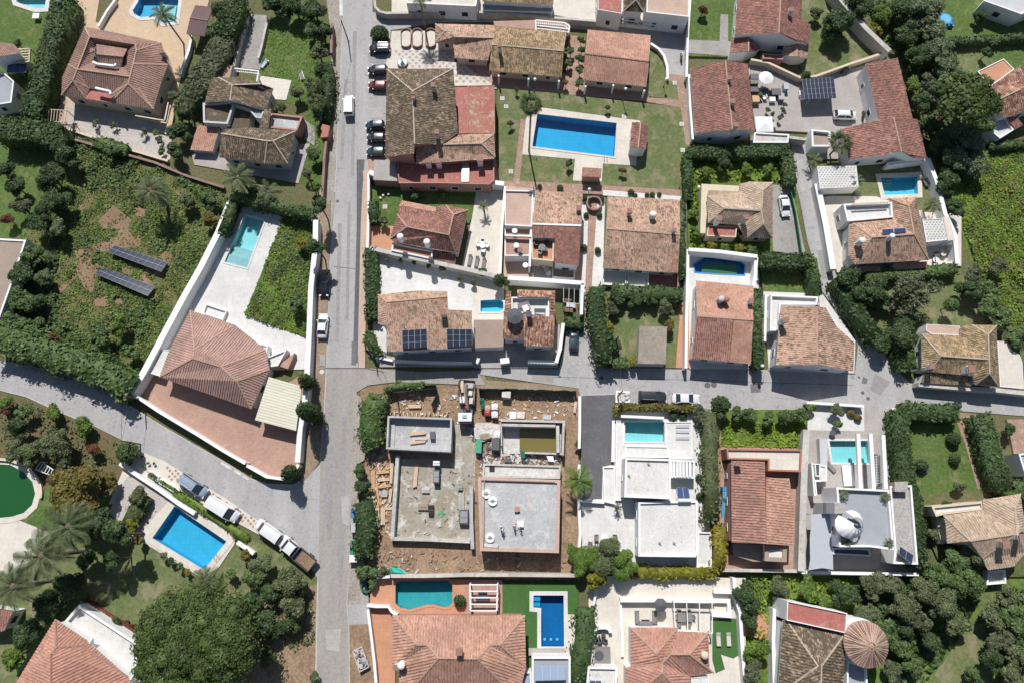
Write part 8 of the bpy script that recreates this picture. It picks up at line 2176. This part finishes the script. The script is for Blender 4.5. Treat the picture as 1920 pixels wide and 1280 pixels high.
pergola('grey metal frame over the pale side terrace',q(2,1,[(388,838),(510,845),(505,1000),(385,985)]),2.3,4,0,'metal_grey',.08)
pergola('white trellis at the green pond garden',q(0,2,[(310,900),(400,960),(380,1000),(270,960)]),1.6,6,0,'stucco_white',.12)
# ------------------------------------------------------------------ garden furniture
def at(x,y,z=None,lift=0):
 if z is None: p_ = G(x,y)
 else: p_ = P(x,y,z)
 return p_
def put(t,mb,nm): mb.build(nm,None).parent = t
def lounger(x,y,ang,label,m='cushion_grey',z=None,group='sun loungers'):
 p_ = at(x,y,z); t = thing('sun_lounger',label,'sun lounger',tuple(p_),group); t.rotation_euler = (0,0,R(ang))
 mb = MB(); mb.box((0,0,.28),(1.9,.66,.06),'metal_grey'); put(t,mb,'frame')
 mb = MB(); mb.box((-.25,0,.35),(1.35,.6,.09),m); put(t,mb,'seat')
 mb = MB(); mb.box((.66,0,.45),(.62,.6,.09),m,0,0,-.45); put(t,mb,'backrest')
 for sx in (-.8,.8):
  for sy in (-.28,.28): mb = MB(); mb.box((sx,sy,.13),(.05,.05,.26),'metal_grey'); put(t,mb,'leg')
def chair(x,y,ang,label,m='cushion_grey',z=None,group=None,cat='chair',w=.6):
 p_ = at(x,y,z); t = thing('garden_chair' if cat == 'chair' else 'garden_sofa',label,cat,tuple(p_),group); t.rotation_euler = (0,0,R(ang))
 mb = MB(); mb.box((0,0,.38),(.6,w,.14),m); put(t,mb,'seat')
 mb = MB(); mb.box((-.3,0,.62),(.12,w,.5),m); put(t,mb,'backrest')
 for s in (-1,1):
  mb = MB(); mb.box((0,s * (w / 2 + .04),.45),(.6,.08,.3),m); put(t,mb,'armrest')
  for sx in (-.25,.25): mb = MB(); mb.box((sx,s * (w / 2),.16),(.05,.05,.32),'metal_dark'); put(t,mb,'leg')
def table(x,y,label,r=.5,m='white_plastic',z=None,rect=None,ang=0,hgt=.73):
 p_ = at(x,y,z); t = thing('garden_table',label,'table',tuple(p_)); t.rotation_euler = (0,0,R(ang)); mb = MB()
 if rect: mb.box((0,0,hgt),(rect[0],rect[1],.05),m)
 else: mb.cyl((0,0,hgt - .02),r,r,.04,m,20)
 put(t,mb,'tabletop')
 if rect:
  for sx in (-1,1):
   for sy in (-1,1): mb = MB(); mb.box((sx * rect[0] * .43,sy * rect[1] * .42,hgt / 2 - .02),(.06,.06,hgt - .04),m); put(t,mb,'leg')
 else: mb = MB(); mb.cyl((0,0,0),.25,.05,hgt - .02,'metal_dark',10); put(t,mb,'pedestal')
def parasol(x,y,label,s=1.4,m='canvas_white',z=None,sides=8,closed=False):
 p_ = P(x,y,(z or 0) + 2.4); g0 = z if z is not None else gz(p_); t = thing('parasol',label,'parasol',(p_.x,p_.y,g0))
 mb = MB(); mb.cyl((0,0,0),.03,.03,2.6,'metal_grey',8); put(t,mb,'pole')
 vs = [(0,0,2.65)] + [(s * math.cos(2 * math.pi * (i + .5) / sides),s * math.sin(2 * math.pi * (i + .5) / sides),2.15) for i in range(sides)] + [(s * .98 * math.cos(2 * math.pi * (i + .5) / sides),s * .98 * math.sin(2 * math.pi * (i + .5) / sides),2.0) for i in range(sides)]
 fs = [(0,1 + i,1 + (i + 1) % sides) for i in range(sides)] + [(1 + i,1 + sides + i,1 + sides + (i + 1) % sides,1 + (i + 1) % sides) for i in range(sides)]
 mb = MB(); mb.add([Vector(v) for v in vs],fs,m); put(t,mb,'canopy')
 mb = MB(); mb.cyl((0,0,0),.3,.28,.1,'concrete',12); put(t,mb,'base')
for x,y,k in ((881,489,'west'),(894,492,'middle'),(907,495,'east')): lounger(x,y,80,'%s one of three grey loungers on the dry patio' % k)
table(905,463,'round white table ringed by chairs on the dry patio',.5)
for i,(dx,dy,a) in enumerate(((-8,-3,20),(8,-1,170),(0,-9,270),(1,9,80))): chair(905 + dx,463 + dy,a,('west','east','north','south')[i] + ' white chair at the round table on the dry patio','white_plastic',group='white chairs on the dry patio')
table(1132,1006,'round white table between two grey armchairs on the white terrace',.55)
chair(1118,1007,0,'west grey armchair on the white villa terrace',group='armchairs on the white terrace',w=.8); chair(1152,1007,180,'east grey armchair on the white villa terrace',group='armchairs on the white terrace',w=.8)
lounger(1104,1026,75,'dark lounger near the bamboo on the white villa terrace')
chair(1194,1155,0,'west wing of the grey sofa set on the cream terrace',cat='sofa',w=1.6); chair(1226,1155,180,'east wing of the grey sofa set on the cream terrace',cat='sofa',w=1.6); chair(1209,1167,90,'lower wing of the grey sofa set on the cream terrace',cat='sofa',w=1.9)
table(1209,1153,'low square table inside the grey sofa set',rect=(1.2,1.0),hgt=.4,m='cushion_cream')
table(1282,1155,'grey dining table under the white metal pergola',rect=(2.2,1.3),m='cushion_grey')
for i,(x,y,a) in enumerate(((1272,1145,270),(1290,1145,270),(1272,1166,90),(1290,1166,90),(1268,1155,0),(1297,1155,180))): chair(x,y,a,'grey dining chair at the %s of the pergola table' % ('upper west','upper east','lower west','lower east','west end','east end')[i],group='dining chairs under the pergola',w=.5)
parasol(1238,1133,'dark grey parasol in front of the white balustrade',1.0,'canvas_dark')
lounger(1346,1197,90,'west of two pale loungers on the small turf','cushion_cream'); lounger(1365,1197,90,'east of two pale loungers on the small turf','cushion_cream')
w_ = PX(q(2,3,[(622,1005),(735,1010),(738,1142),(618,1142)]),.9); t = thing('hot_tub','covered grey hot tub in the curved wall corner','hot tub',(w_[0].x,w_[0].y,0)); mb = MB(); mb.prism(w_,0,.85,'stucco_brown'); mb.build('tub',t); mb = MB(); mb.prism(offset(w_,-.04),.86,.97,'cushion_grey'); mb.build('cover',t); c_ = sum(w_,Vector()) / 4; mb = MB(); mb.cyl((c_.x - .5,c_.y,.97),.7,.7,.03,'metal_dark',18); mb.build('lid_panel',t)
for i,(x,y) in enumerate(((1131,1187),(1122,1199),(1133,1200))): chair(x,y,120 * i,('upper','lower left hand','lower right hand')[i].replace(' left hand',' west').replace(' right hand',' east') + ' round rattan chair above the hot tub','metal_dark',group='rattan chairs by the hot tub')
chair(905,1119,90,'dark grey sofa under the pale blue pergola','canvas_dark',cat='sofa',w=1.9); table(905,1112,'dark low table under the pale blue pergola',rect=(1.3,.8),hgt=.35,m='canvas_dark')
for x,y,z,s in ((965,592,4.7,1.3),): parasol(x,y,'black parasol on the roof terrace of the mixed tile house',s,'canvas_dark',z,10)
lounger(981,572,15,'grey lounger on the white roof terrace',z=5.0); table(985,580,'white square table on the white roof terrace',rect=(.9,.9),z=5.2,ang=20); table(1012,585,'dark barbecue table on the white roof terrace',rect=(1.8,.7),m='canvas_dark',z=5.0)
chair(990,578,200,'pale chair on the white roof terrace','cushion_cream',z=5.0)
parasol(1434,232,'white square parasol at the yard of the red gabled house',2.1,'canvas_white',sides=4)
parasol(1436,147,'white oval parasol at the top of the cluttered yard',1.3,'canvas_white',sides=12)
for i,(x,y,w2,d2,hh,m,lb) in enumerate(((1412,149,1.4,1.0,.8,'metal_dark','dark bench at the top of the cluttered yard'),(1412,158,1.4,.8,.7,'cushion_grey','grey bench in the cluttered yard, second from the top'),(1412,173,1.4,.9,.8,'metal_dark','dark bench in the cluttered yard, third from the top'),
 (1414,191,1.2,1.2,.9,'wood_orange','orange crate by the red gabled house wall'),(1452,178,1.6,1.2,.9,'metal_dark','dark garden bar in the cluttered yard'),(1462,186,1.0,1.2,.8,'metal_grey','grey metal chest in the cluttered yard'),
 (1446,190,1.0,.8,.6,'canvas_white','white box in the cluttered yard'),(1470,168,.8,1.2,1.0,'canvas_grey','blue grey cabinet at the yard divide'),(1501,178,.9,.9,.6,'white_plastic','white pot cluster beside the solar pergola'),(1503,185,.7,.7,.5,'canvas_white','small white pot beside the solar pergola'),(1442,238,2.0,1.0,.6,'weathered_wall','pale trough under the square parasol'))):
 p_ = G(x,y); t = thing('yard_box',lb,'box',tuple(p_)); mb = MB(); mb.box((0,0,hh / 2),(w2,d2,hh),m); put(t,mb,'body'); mb = MB(); mb.box((0,0,hh + .04),(w2 + .06,d2 + .06,.07),m); put(t,mb,'lid')
for x,y,w_ in ((1425,178,'west one'),(1440,205,'lower one'),(1468,205,'beside the divide'),(1448,214,'next to the square parasol'),(1462,222,'at the foot of the yard'),(1472,196,'by the blue grey cabinet')): T(x,y,6,O,'in the cluttered yard, ' + w_)
chair(1432,186,200,'white chair in the cluttered yard','white_plastic'); table(1432,176,'dark round table in the cluttered yard',.6,'metal_dark')
for i,(x,y) in enumerate(((1005,458),(1022,470),(1012,475),(1025,457))): chair(x,y,90 * i,'black chair on the sunken roof terrace, %s' % ('upper west','lower east','lower west','upper east')[i],'metal_dark',z=3.65,group='black chairs on the sunken terrace')
table(1016,467,'black round table on the sunken roof terrace',.6,'metal_dark',z=3.65)
for i,(x,y,m) in enumerate(((1018,500,'white_plastic'),(1024,508,'cushion_cream'),(1028,515,'white_plastic'),(968,463,'white_plastic'),(965,436,'white_plastic'),(975,472,'cushion_grey'),(985,500,'metal_grey'))): table(x,y,('upper white','middle cream','lower white','low white west','upper deck white','grey','metal')[i] + ' side table on the townhouse terraces',.45,m,z=(1.2 if i < 3 else 2.85))
for x,y,m,lb in ((1063,562,'wood_dark','dark crate on the pale side terrace'),(1070,575,'metal_grey','grey mattress frame on the pale side terrace'),(1065,583,'wood_dark','brown table on the pale side terrace'),(1088,583,'rubber','black pot in the corner planter')): table(x,y,lb,.5,m,rect=(1.5,.9) if m != 'rubber' else None)
table(1588,891,'white daybed beside the pale aqua pool',rect=(1.7,3.2),m='canvas_white',hgt=.45); lounger(1556,875,130,'folded grey lounger at the pale aqua pool corner')
for i,(x,y) in enumerate(((1558,812),(1750,490),(1752,480),(1764,478))): table(x,y,('black planter by the aqua pool','white pot in the annex yard','dark bench in the annex yard','pale bench in the annex yard')[i],.5,('metal_dark','white_plastic','metal_dark','cushion_cream')[i])
chair(1752,492,0,'dark sofa in the annex yard','canvas_dark',cat='sofa',w=1.6); chair(1733,345,200,'dark covered grill beside the turquoise pool','canvas_dark',w=1.2)
table(72,35,'square white table on the corner lawn by the turquoise pool',rect=(1.2,1.1),m='white_plastic')
lounger(566,143,110,'grey lounger on the lush garden lawn'); lounger(497,122,60,'grey covered swing beside the concrete path','canvas_grey');
for x,y,lb in ((714,373,'first'),(719,368,'second'),(729,366,'third')): p_ = G(x,y); t = thing('garden_lamp',lb + ' white globe light on the square lawn','lamp',tuple(p_)); mb = MB(); mb.ball((0,0,.25),.22,'lamp_glass'); put(t,mb,'globe'); mb = MB(); mb.cyl((0,0,0),.05,.05,.1,'metal_dark',8); put(t,mb,'stem')
# play things
p_ = G(1771,38); t = thing('paddling_pool','round blue paddling pool on the east lawn','paddling pool',tuple(p_)); mb = MB(); mb.cyl((0,0,0),1.1,1.2,.4,'blue_plastic',20); put(t,mb,'rim'); mb = MB(); mb.cyl((0,0,.4),.95,.95,.02,'sky_plastic',20); put(t,mb,'water')
p_ = G(1779,50); t = thing('garden_toy','small dark blue toy below the paddling pool','toy',tuple(p_)); mb = MB(); mb.box((0,0,.3),(.9,.7,.6),'blue_plastic'); mb.ball((0,0,.65),.3,'blue_plastic'); put(t,mb,'body'); mb = MB(); mb.box((.6,0,.15),(.4,.3,.2),'sky_plastic'); put(t,mb,'step')
t = thing('water_slide','sky blue plastic slide beside the red ribbed house','slide',tuple(P(1358,945))); ps = [P(1361,921,1.8),P(1361,935,1.5),P(1359,955,.9),P(1359,975,.25),P(1360,985,.2)]
mb = MB(); L_,R_ = ribbon(ps,1.0)
for i in range(4): mb.add([L_[i],L_[i + 1],R_[i + 1],R_[i]] + [v - Vector((0,0,.06)) for v in (L_[i],L_[i + 1],R_[i + 1],R_[i])],[(0,1,2,3),(7,6,5,4),(0,4,5,1),(3,2,6,7)],'sky_plastic')
mb.build('chute',t)
for S_ in (L_,R_):
 mb = MB()
 for i in range(4): mb.bar(S_[i] + Vector((0,0,.1)),S_[i + 1] + Vector((0,0,.1)),.08,.25,'sky_plastic')
 mb.build('side_rail',t)
mb = MB(); mb.box((ps[0].x,ps[0].y + .4,.9),(.9,.7,1.8),'blue_plastic'); mb.build('tower',t)
box_thing('storage_box','blue plastic storage box beside the slide','box',q(2,2,[(1520,1170),(1545,1170),(1545,1210),(1520,1210)]),0,.8,'blue_plastic')
# bins, skip and street lamps
for x,y,m,lb,w2,d2 in ((669,961,'blue_plastic','blue recycling bin on the road verge',1.3,1.4),(665,988,'canvas_grey','grey bin on the road verge below the blue one',.8,1.4),(667,1025,'green_bin','large green bin on the road verge',1.2,2.1),(665,1045,'white_plastic','white cabinet on the road verge',1.3,1.1),(689,1044,'metal_dark','dark scrap box beside the white cabinet',1.1,.8)):
 p_ = G(x,y); t = thing('waste_bin',lb,'bin',tuple(p_)); mb = MB(); mb.box((0,0,.6),(w2 * .92,d2 * .92,1.1),m); put(t,mb,'body')
 mb = MB(); mb.box((0,0,1.2),(w2,d2,.1),m); mb.box((-w2 * .45,0,1.22),(.1,d2 * .8,.08),'metal_dark'); put(t,mb,'lid')
t = thing('rubble_skip','pale rubble filled skip standing on the verge soil','skip',tuple(P(676,1230))); w_ = PX(q(1,3,[(722,1040),(795,1005),(850,1160),(775,1200)]),1.2); w_ = w_ if area(w_) > 0 else w_[::-1]; i2 = offset(w_,.12)
for k in range(4): mb = MB(); j = (k + 1) % 4; mb.prism([w_[k],w_[j],i2[j],i2[k]],.1,1.2,'weathered_wall'); mb.build('side_wall',t)
mb = MB(); mb.prism(i2,.1,.8,'metal_dark'); mb.build('floor',t)
c_ = sum(i2,Vector()) / 4; mb = MB()
for i in range(70):
 u,v = rng.random(2); p_ = i2[0].lerp(i2[1],.08 + u * .84).lerp(i2[3].lerp(i2[2],.08 + u * .84),.06 + v * .88); mb.box((p_.x,p_.y,rng.uniform(.85,1.15)),tuple(rng.uniform(.2,.6,3)),('lime','concrete','patio_pink','metal_dark')[i % 4],rng.uniform(0,3),rng.uniform(-.5,.5))
o_ = mb.build('rubble',t); o_['kind'] = 'stuff'
def lamp(x,y,h,label,globe=.28):
 p_ = P(x,y,h); z0 = gz(p_); t = thing('street_lamp',label,'street lamp',(p_.x,p_.y,z0),'white globe lamps')
 mb = MB(); mb.cyl((0,0,0),.06,.04,h - z0,'metal_dark',8); mb.cyl((0,0,0),.14,.1,.3,'metal_dark',8); put(t,mb,'pole'); mb = MB(); mb.ball((0,0,h - z0 + .15),globe,'lamp_glass',(1,1,1),14,8); put(t,mb,'globe')
lamp(1173,168,3.6,'globe lamp above the communal pool'); lamp(1003,150,3.6,'globe lamp by the ochre row house porch'); lamp(1249,150,2.4,'globe lamp at the curved white wall end'); lamp(1429,686,3.4,'globe lamp on the lower street by the brown roofed house'); lamp(110,2,4.5,'globe lamp in the tall hedge by the turquoise pool lawn',.4); lamp(1310,352,3.0,'globe lamp at the north gate of the bright garden'); lamp(1105,356,2.6,'globe lamp at the top of the brick path')
# small round things
p_ = G(755,119); t = thing('fountain','round pale stone fountain on the paved plaza','fountain',tuple(p_)); mb = MB(); mb.cyl((0,0,0),1.0,1.0,.5,'weathered_wall',24); put(t,mb,'basin'); mb = MB(); mb.cyl((0,0,.5),.8,.8,.02,'pool_aqua',24); put(t,mb,'water'); mb = MB(); mb.cyl((0,0,.5),.18,.12,.7,'weathered_wall',10); mb.cyl((0,0,1.1),.35,.4,.1,'stucco_grey',14); put(t,mb,'bowl')
def ring(x,y,r,label,hgt=1.0,m='stucco_brown',w2=.25,name='ring_wall',z=None):
 p_ = G(x,y); t = thing(name,label,'wall',tuple(p_)); n = 28; vs = [Vector((rr * math.cos(2 * math.pi * i / n),rr * math.sin(2 * math.pi * i / n),zz)) for rr,zz in ((r,0),(r,hgt),(r - w2,hgt),(r - w2,0)) for i in range(n)]; fs = []
 for k in range(3): fs += [(k * n + i,k * n + (i + 1) % n,(k + 1) * n + (i + 1) % n,(k + 1) * n + i) for i in range(n)]
 mb = MB(); mb.add(vs,fs,m); put(t,mb,'rim')
ring(1113,385,1.35,'brown ring wall in the middle of the brick path',.9); ring(688,1098,.9,'dark green ring planter at the verge corner',.6,'green_net'); ring(1728,876,1.0,'dark stone ring round the purple plant',.35,'metal_dark')
for k,(x,y) in enumerate(((942,185),(958,322),(1170,219),(1278,233),(1280,282),(1265,156),(949,200),(722,388))): p_ = G(x,y); t = thing('inspection_cover','pale square cover plate in the lawn, %s' % ('near the long red roof','low on the west strip','north of the communal pool','east of the pool house','at the lawn corner by the hedge','on the grass beside the brick turn','close to the small west shrub','in the square walled lawn')[k],'cover plate',tuple(p_)); mb = MB(); mb.box((0,0,.03),(.75,.75,.06),'patio_white'); put(t,mb,'rim'); mb = MB(); mb.box((0,0,.065),(.5,.5,.012),'concrete'); put(t,mb,'plate')
# stepping planters beside the parked vans
for k,pts in enumerate(([(1095,1000),(1130,965),(1195,1010),(1180,1050)],[(1205,1020),(1350,1110),(1335,1150),(1190,1060)],[(1385,1150),(1520,1240),(1505,1270),(1370,1180)])):
 w_ = PX(q(0,2,pts),.6); w_ = w_ if area(w_) > 0 else w_[::-1]; i2 = offset(w_,.2); t = thing('raised_planter',('first','second','third')[k] + ' raised white planter bed going down the slanted parking row','planter',(w_[0].x,w_[0].y,0)); mb = MB()
 for a in range(4): b = (a + 1) % 4; mb.prism([w_[a],w_[b],i2[b],i2[a]],0,.62,'stucco_white')
 mb.build('rim',t); mb = MB(); mb.prism(i2,0,.5,'soil'); mb.build('soil_bed',t)
 c_ = sum(i2,Vector()) / 4; n = 90; C = np.array([tuple(i2[0].lerp(i2[1],u).lerp(i2[3].lerp(i2[2],u),v)) for u,v in rng.random((n,2))]); C[:,2] = .62 + rng.random(n) * .25; N = rng.normal(scale=.5,size=(n,3)); N[:,2] = 1
 me = quads('plants',C - np.array((w_[0].x,w_[0].y,0)),N,.28 * np.ones(n),'leaf_bright' if k else 'leaf_olive'); o = bpy.data.objects.new('plants',me); COL.objects.link(o); o.parent = t
w_ = PX([(1155,732),(1181,733),(1181,754),(1154,754)],.6); w_ = w_ if area(w_) > 0 else w_[::-1]; i2 = offset(w_,.25); t = thing('raised_planter','square white planter of pale stones at the lower street','planter',(w_[0].x,w_[0].y,0)); mb = MB()
for a in range(4): b = (a + 1) % 4; mb.prism([w_[a],w_[b],i2[b],i2[a]],0,.6,'stucco_white')
mb.build('rim',t); mb = MB(); mb.prism(i2,0,.45,'gravel_pale'); mb.build('soil_bed',t)
for i in range(6): p_ = i2[0].lerp(i2[2],rng.random()).lerp(i2[1],rng.random() * .6); mb = MB(); mb.ball((p_.x,p_.y,.55),rng.uniform(.25,.45),'stucco_grey',(1,.8,.6),8,5); mb.build('stone',t)
# bare shrubs of the gravel garden
for i,(x,y,lf) in enumerate(((180,231,'leaf_greyish'),(214,236,'leaf_greyish'),(268,250,'leaf_greyish'),(301,262,'leaf_greyish'),(143,238,'leaf_greyish'),(293,248,'leaf_mid'),(302,285,'leaf_bright'))): T(x,y,9,lf,'in the pale gravel garden, %s' % ('second from the west','third from the west','tall one in the middle','east one near the corner','first from the west','green one at the east side','bright one in the south east corner')[i],kind='bare' if lf == 'leaf_greyish' else 'round',h=1.8,zc=1.1)
# climbing plants along the grey wall, poles and cacti
for i,(x,y) in enumerate(((725,487),(750,490),(776,493),(803,499))): T(x,y,6,'leaf_greyish','potted against the grey wall of the white patio, %s from the road' % ('first','second','third','fourth')[i])
for i,(x,y) in enumerate(((267,856),(278,868),(288,868),(270,874))): T(x,y,3.5,'leaf_mid','spot on the white cactus court floor, %s' % ('upper','east','far east','lower')[i],h=.9)
# tanks and vents on flat roofs
for i,(x,y,z) in enumerate(((1217,869,4.7),(1180,891,4.7),(1238,1018,3.9),(1265,1018,3.9))): p_ = P(x,y,z); t = thing('roof_vent','small vent on the %s' % ('upper pale roof, north edge','upper pale roof, west edge','lower pale roof, west of two','lower pale roof, east of two')[i],'vent',(p_.x,p_.y,z - .6)); mb = MB(); mb.tube([(0,0,0),(0,0,.35),(.25,0,.4)],.06,'metal_grey'); put(t,mb,'pipe'); mb = MB(); mb.box((0,0,.03),(.35,.35,.06),'metal_grey'); put(t,mb,'base')
for i,(x0,y0,x1,y1) in enumerate(((1262,772 + 22,1328,772 + 22),(0,0,0,0))):
 if x0:
  for k,yy in enumerate((796,806,818)):
   mb = MB(); w_ = PX([(1268,yy),(1292,yy),(1292,yy + 5),(1268,yy + 5)],.85); c_ = w_[0]; t = thing('glass_skylight','%s grey glass strip in the white terrace' % ('upper','middle','lower')[k],'skylight',tuple(c_)); mb.prism(w_,.72,.86,'canvas_grey'); mb.build('glass',t); mb = MB(); mb.prism(offset(w_,-.06),.72,.80,'stucco_grey'); mb.build('frame',t)
# overhead cables on timber poles
for k,(a,b,lb) in enumerate((((690,640),(735,735),'thin cable slanting over the corner hedge at the junction'),((1160,630),(1167,733),'thin cable from the hedge garden to the square stone planter'),((238,742),(228,826),'thin cable crossing the diagonal road by the wall end'),((640,40),(575,330),'long thin cable along the verge of the main road'),((735,735),(860,722),'thin cable along the site corner'))):
 pa,pb = P(a[0],a[1],5.5),P(b[0],b[1],5.5); t = thing('overhead_cable',lb,'cable',tuple(pa)); mb = MB(); mb.tube([pa.lerp(pb,i / 8) - Vector((0,0,.5 * math.sin(i / 8 * 3.1416))) for i in range(9)],.022,'metal_dark',4); mb.build('wire',t)
 for p_ in (pa,pb): mb = MB(); mb.cyl((p_.x,p_.y,0),.12,.09,5.7,'bark',8); mb.build('pole',t)
